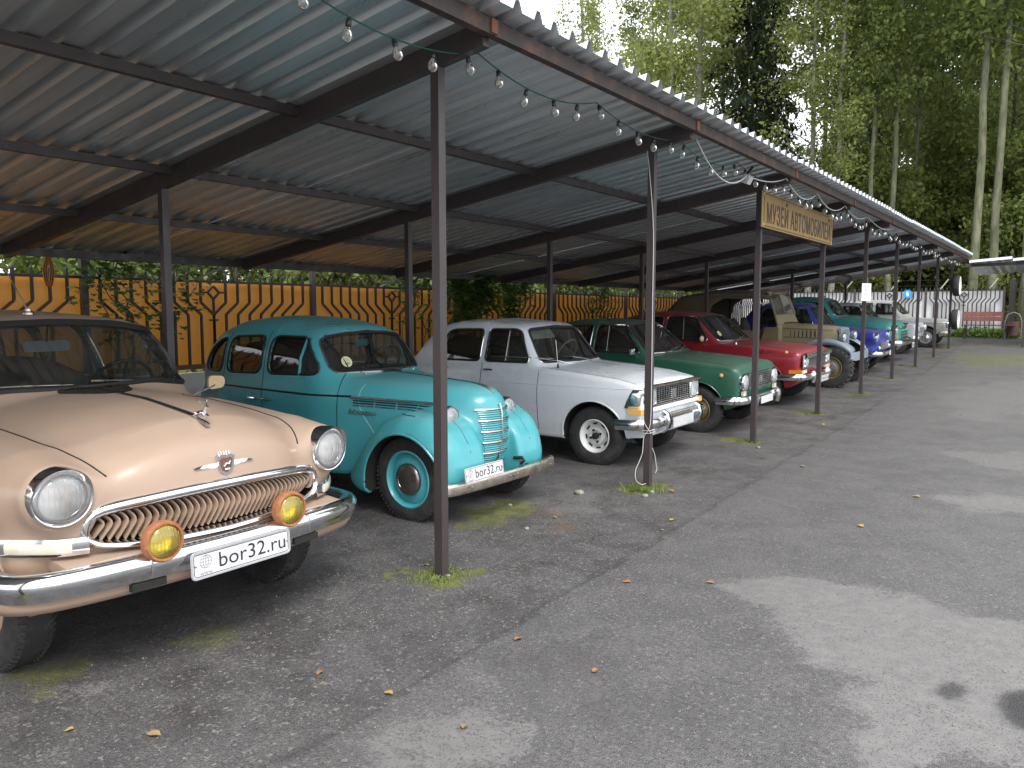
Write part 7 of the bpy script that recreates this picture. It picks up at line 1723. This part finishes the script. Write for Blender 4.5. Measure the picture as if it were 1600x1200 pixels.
    V, F = leaves(np.stack([X, Y, Z], 1).astype(np.float32), .11, rs); me = mesh_np('green_plants', V, F, leaf_mat('plant_leaf', (.06, .12, .02), (.11, .19, .03), (.17, .25, .05)), False); o = link('ground_plants', me); tag(o, 'low bright green plants along the foot of the white fence', 'plants', kind='stuff')
    fl = MB(); fl.box((0, 95, .93), (240, 122, .03)); o = fl.build('forest_floor', mat('forest_floor', (.035, .04, .018), .95, var=.5, vscale=.6), None, False); tag(o, kind='structure')
    fl = MB(); fl.box((-46.5, 20, .0), (80, 60, .1)); o = fl.build('verge', mat('verge_green', (.04, .055, .02), .95, var=.4, vscale=.6), None, False); tag(o, kind='structure')
    # climbing vines on the orange fence
    vm = leaf_mat('vine_leaf', (.02, .045, .01), (.06, .12, .02), (.14, .22, .035), .45)
    for k, (y0, y1, zlo, zhi, n, l_) in enumerate(((4.35, 5.3, 1.5, 2.25, 700, 'bright green climbing vine trailing over the orange fence by the beige car'), (9.75, 10.75, 1.3, 2.25, 700, 'thin climbing vine hanging beside the inner post by the turquoise car'), (11.0, 13.6, 1.5, 2.3, 4200, 'dense dark climbing vine massed over the orange fence behind the white car'), (15.8, 16.4, 1.4, 2.2, 300, 'small straggling vine on the orange fence behind the green car'))):
        rs = np.random.RandomState(20 + k); v = empty('climbing_vine', (-6.1, (y0 + y1) / 2, 0)); tag(v, l_, 'vine')
        yc = (y0 + y1) / 2; b = MB(); C_ = []
        for s_ in range(6):
            yy = y0 + (y1 - y0) * rs.rand() - yc; pts = [np.array([.05 + .04 * rs.rand(), yy, .8])]
            while pts[-1][2] < zhi: pts.append(pts[-1] + np.array([rs.randn() * .02, rs.randn() * .10, .16]))
            b.tube(pts, .007, 5); C_ += pts[max(0, int((zlo - .8) / .16)):]
            p = pts[-1]; tr_ = [p]
            for q in range(4 + rs.randint(4)): tr_.append(tr_[-1] + np.array([.03 * rs.rand(), rs.randn() * .07, -.10]))
            b.tube(tr_, .005, 4); C_ += tr_
        b.build('stem', bark_d, v); C_ = np.array(C_); ix = rs.randint(0, len(C_), n); L_ = C_[ix] + rs.randn(n, 3) * np.array([.07, .13, .09]); L_[:, 0] = np.clip(L_[:, 0], .03, .4)
        V, F = lobed(L_.astype(np.float32), .072, rs); link('foliage', mesh_np('vine_foliage', V, F, vm, False), v)
# ------------------------------------------------------------------ assemble: setting first, then things
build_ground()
shelter, zinc = build_shelter()
build_wing(zinc)
build_fences()
build_forest()
for fn in (build_beige, build_turq, build_white, build_green, build_red, build_jeep, build_blue, build_sea): fn()
build_grey('pale_grey_saloon', -1.05, 24.5, 'pale blue-grey saloon between the sea-green car and the silver-grey car', (.42, .46, .49), .55, .86, 5)
build_grey('silver_grey_saloon', -.66, 27.05, 'silver-grey small saloon with plain bare front panel, last in the row', (.42, .42, .41), .56, .80, 0)
build_garland()
build_sign()
build_small()
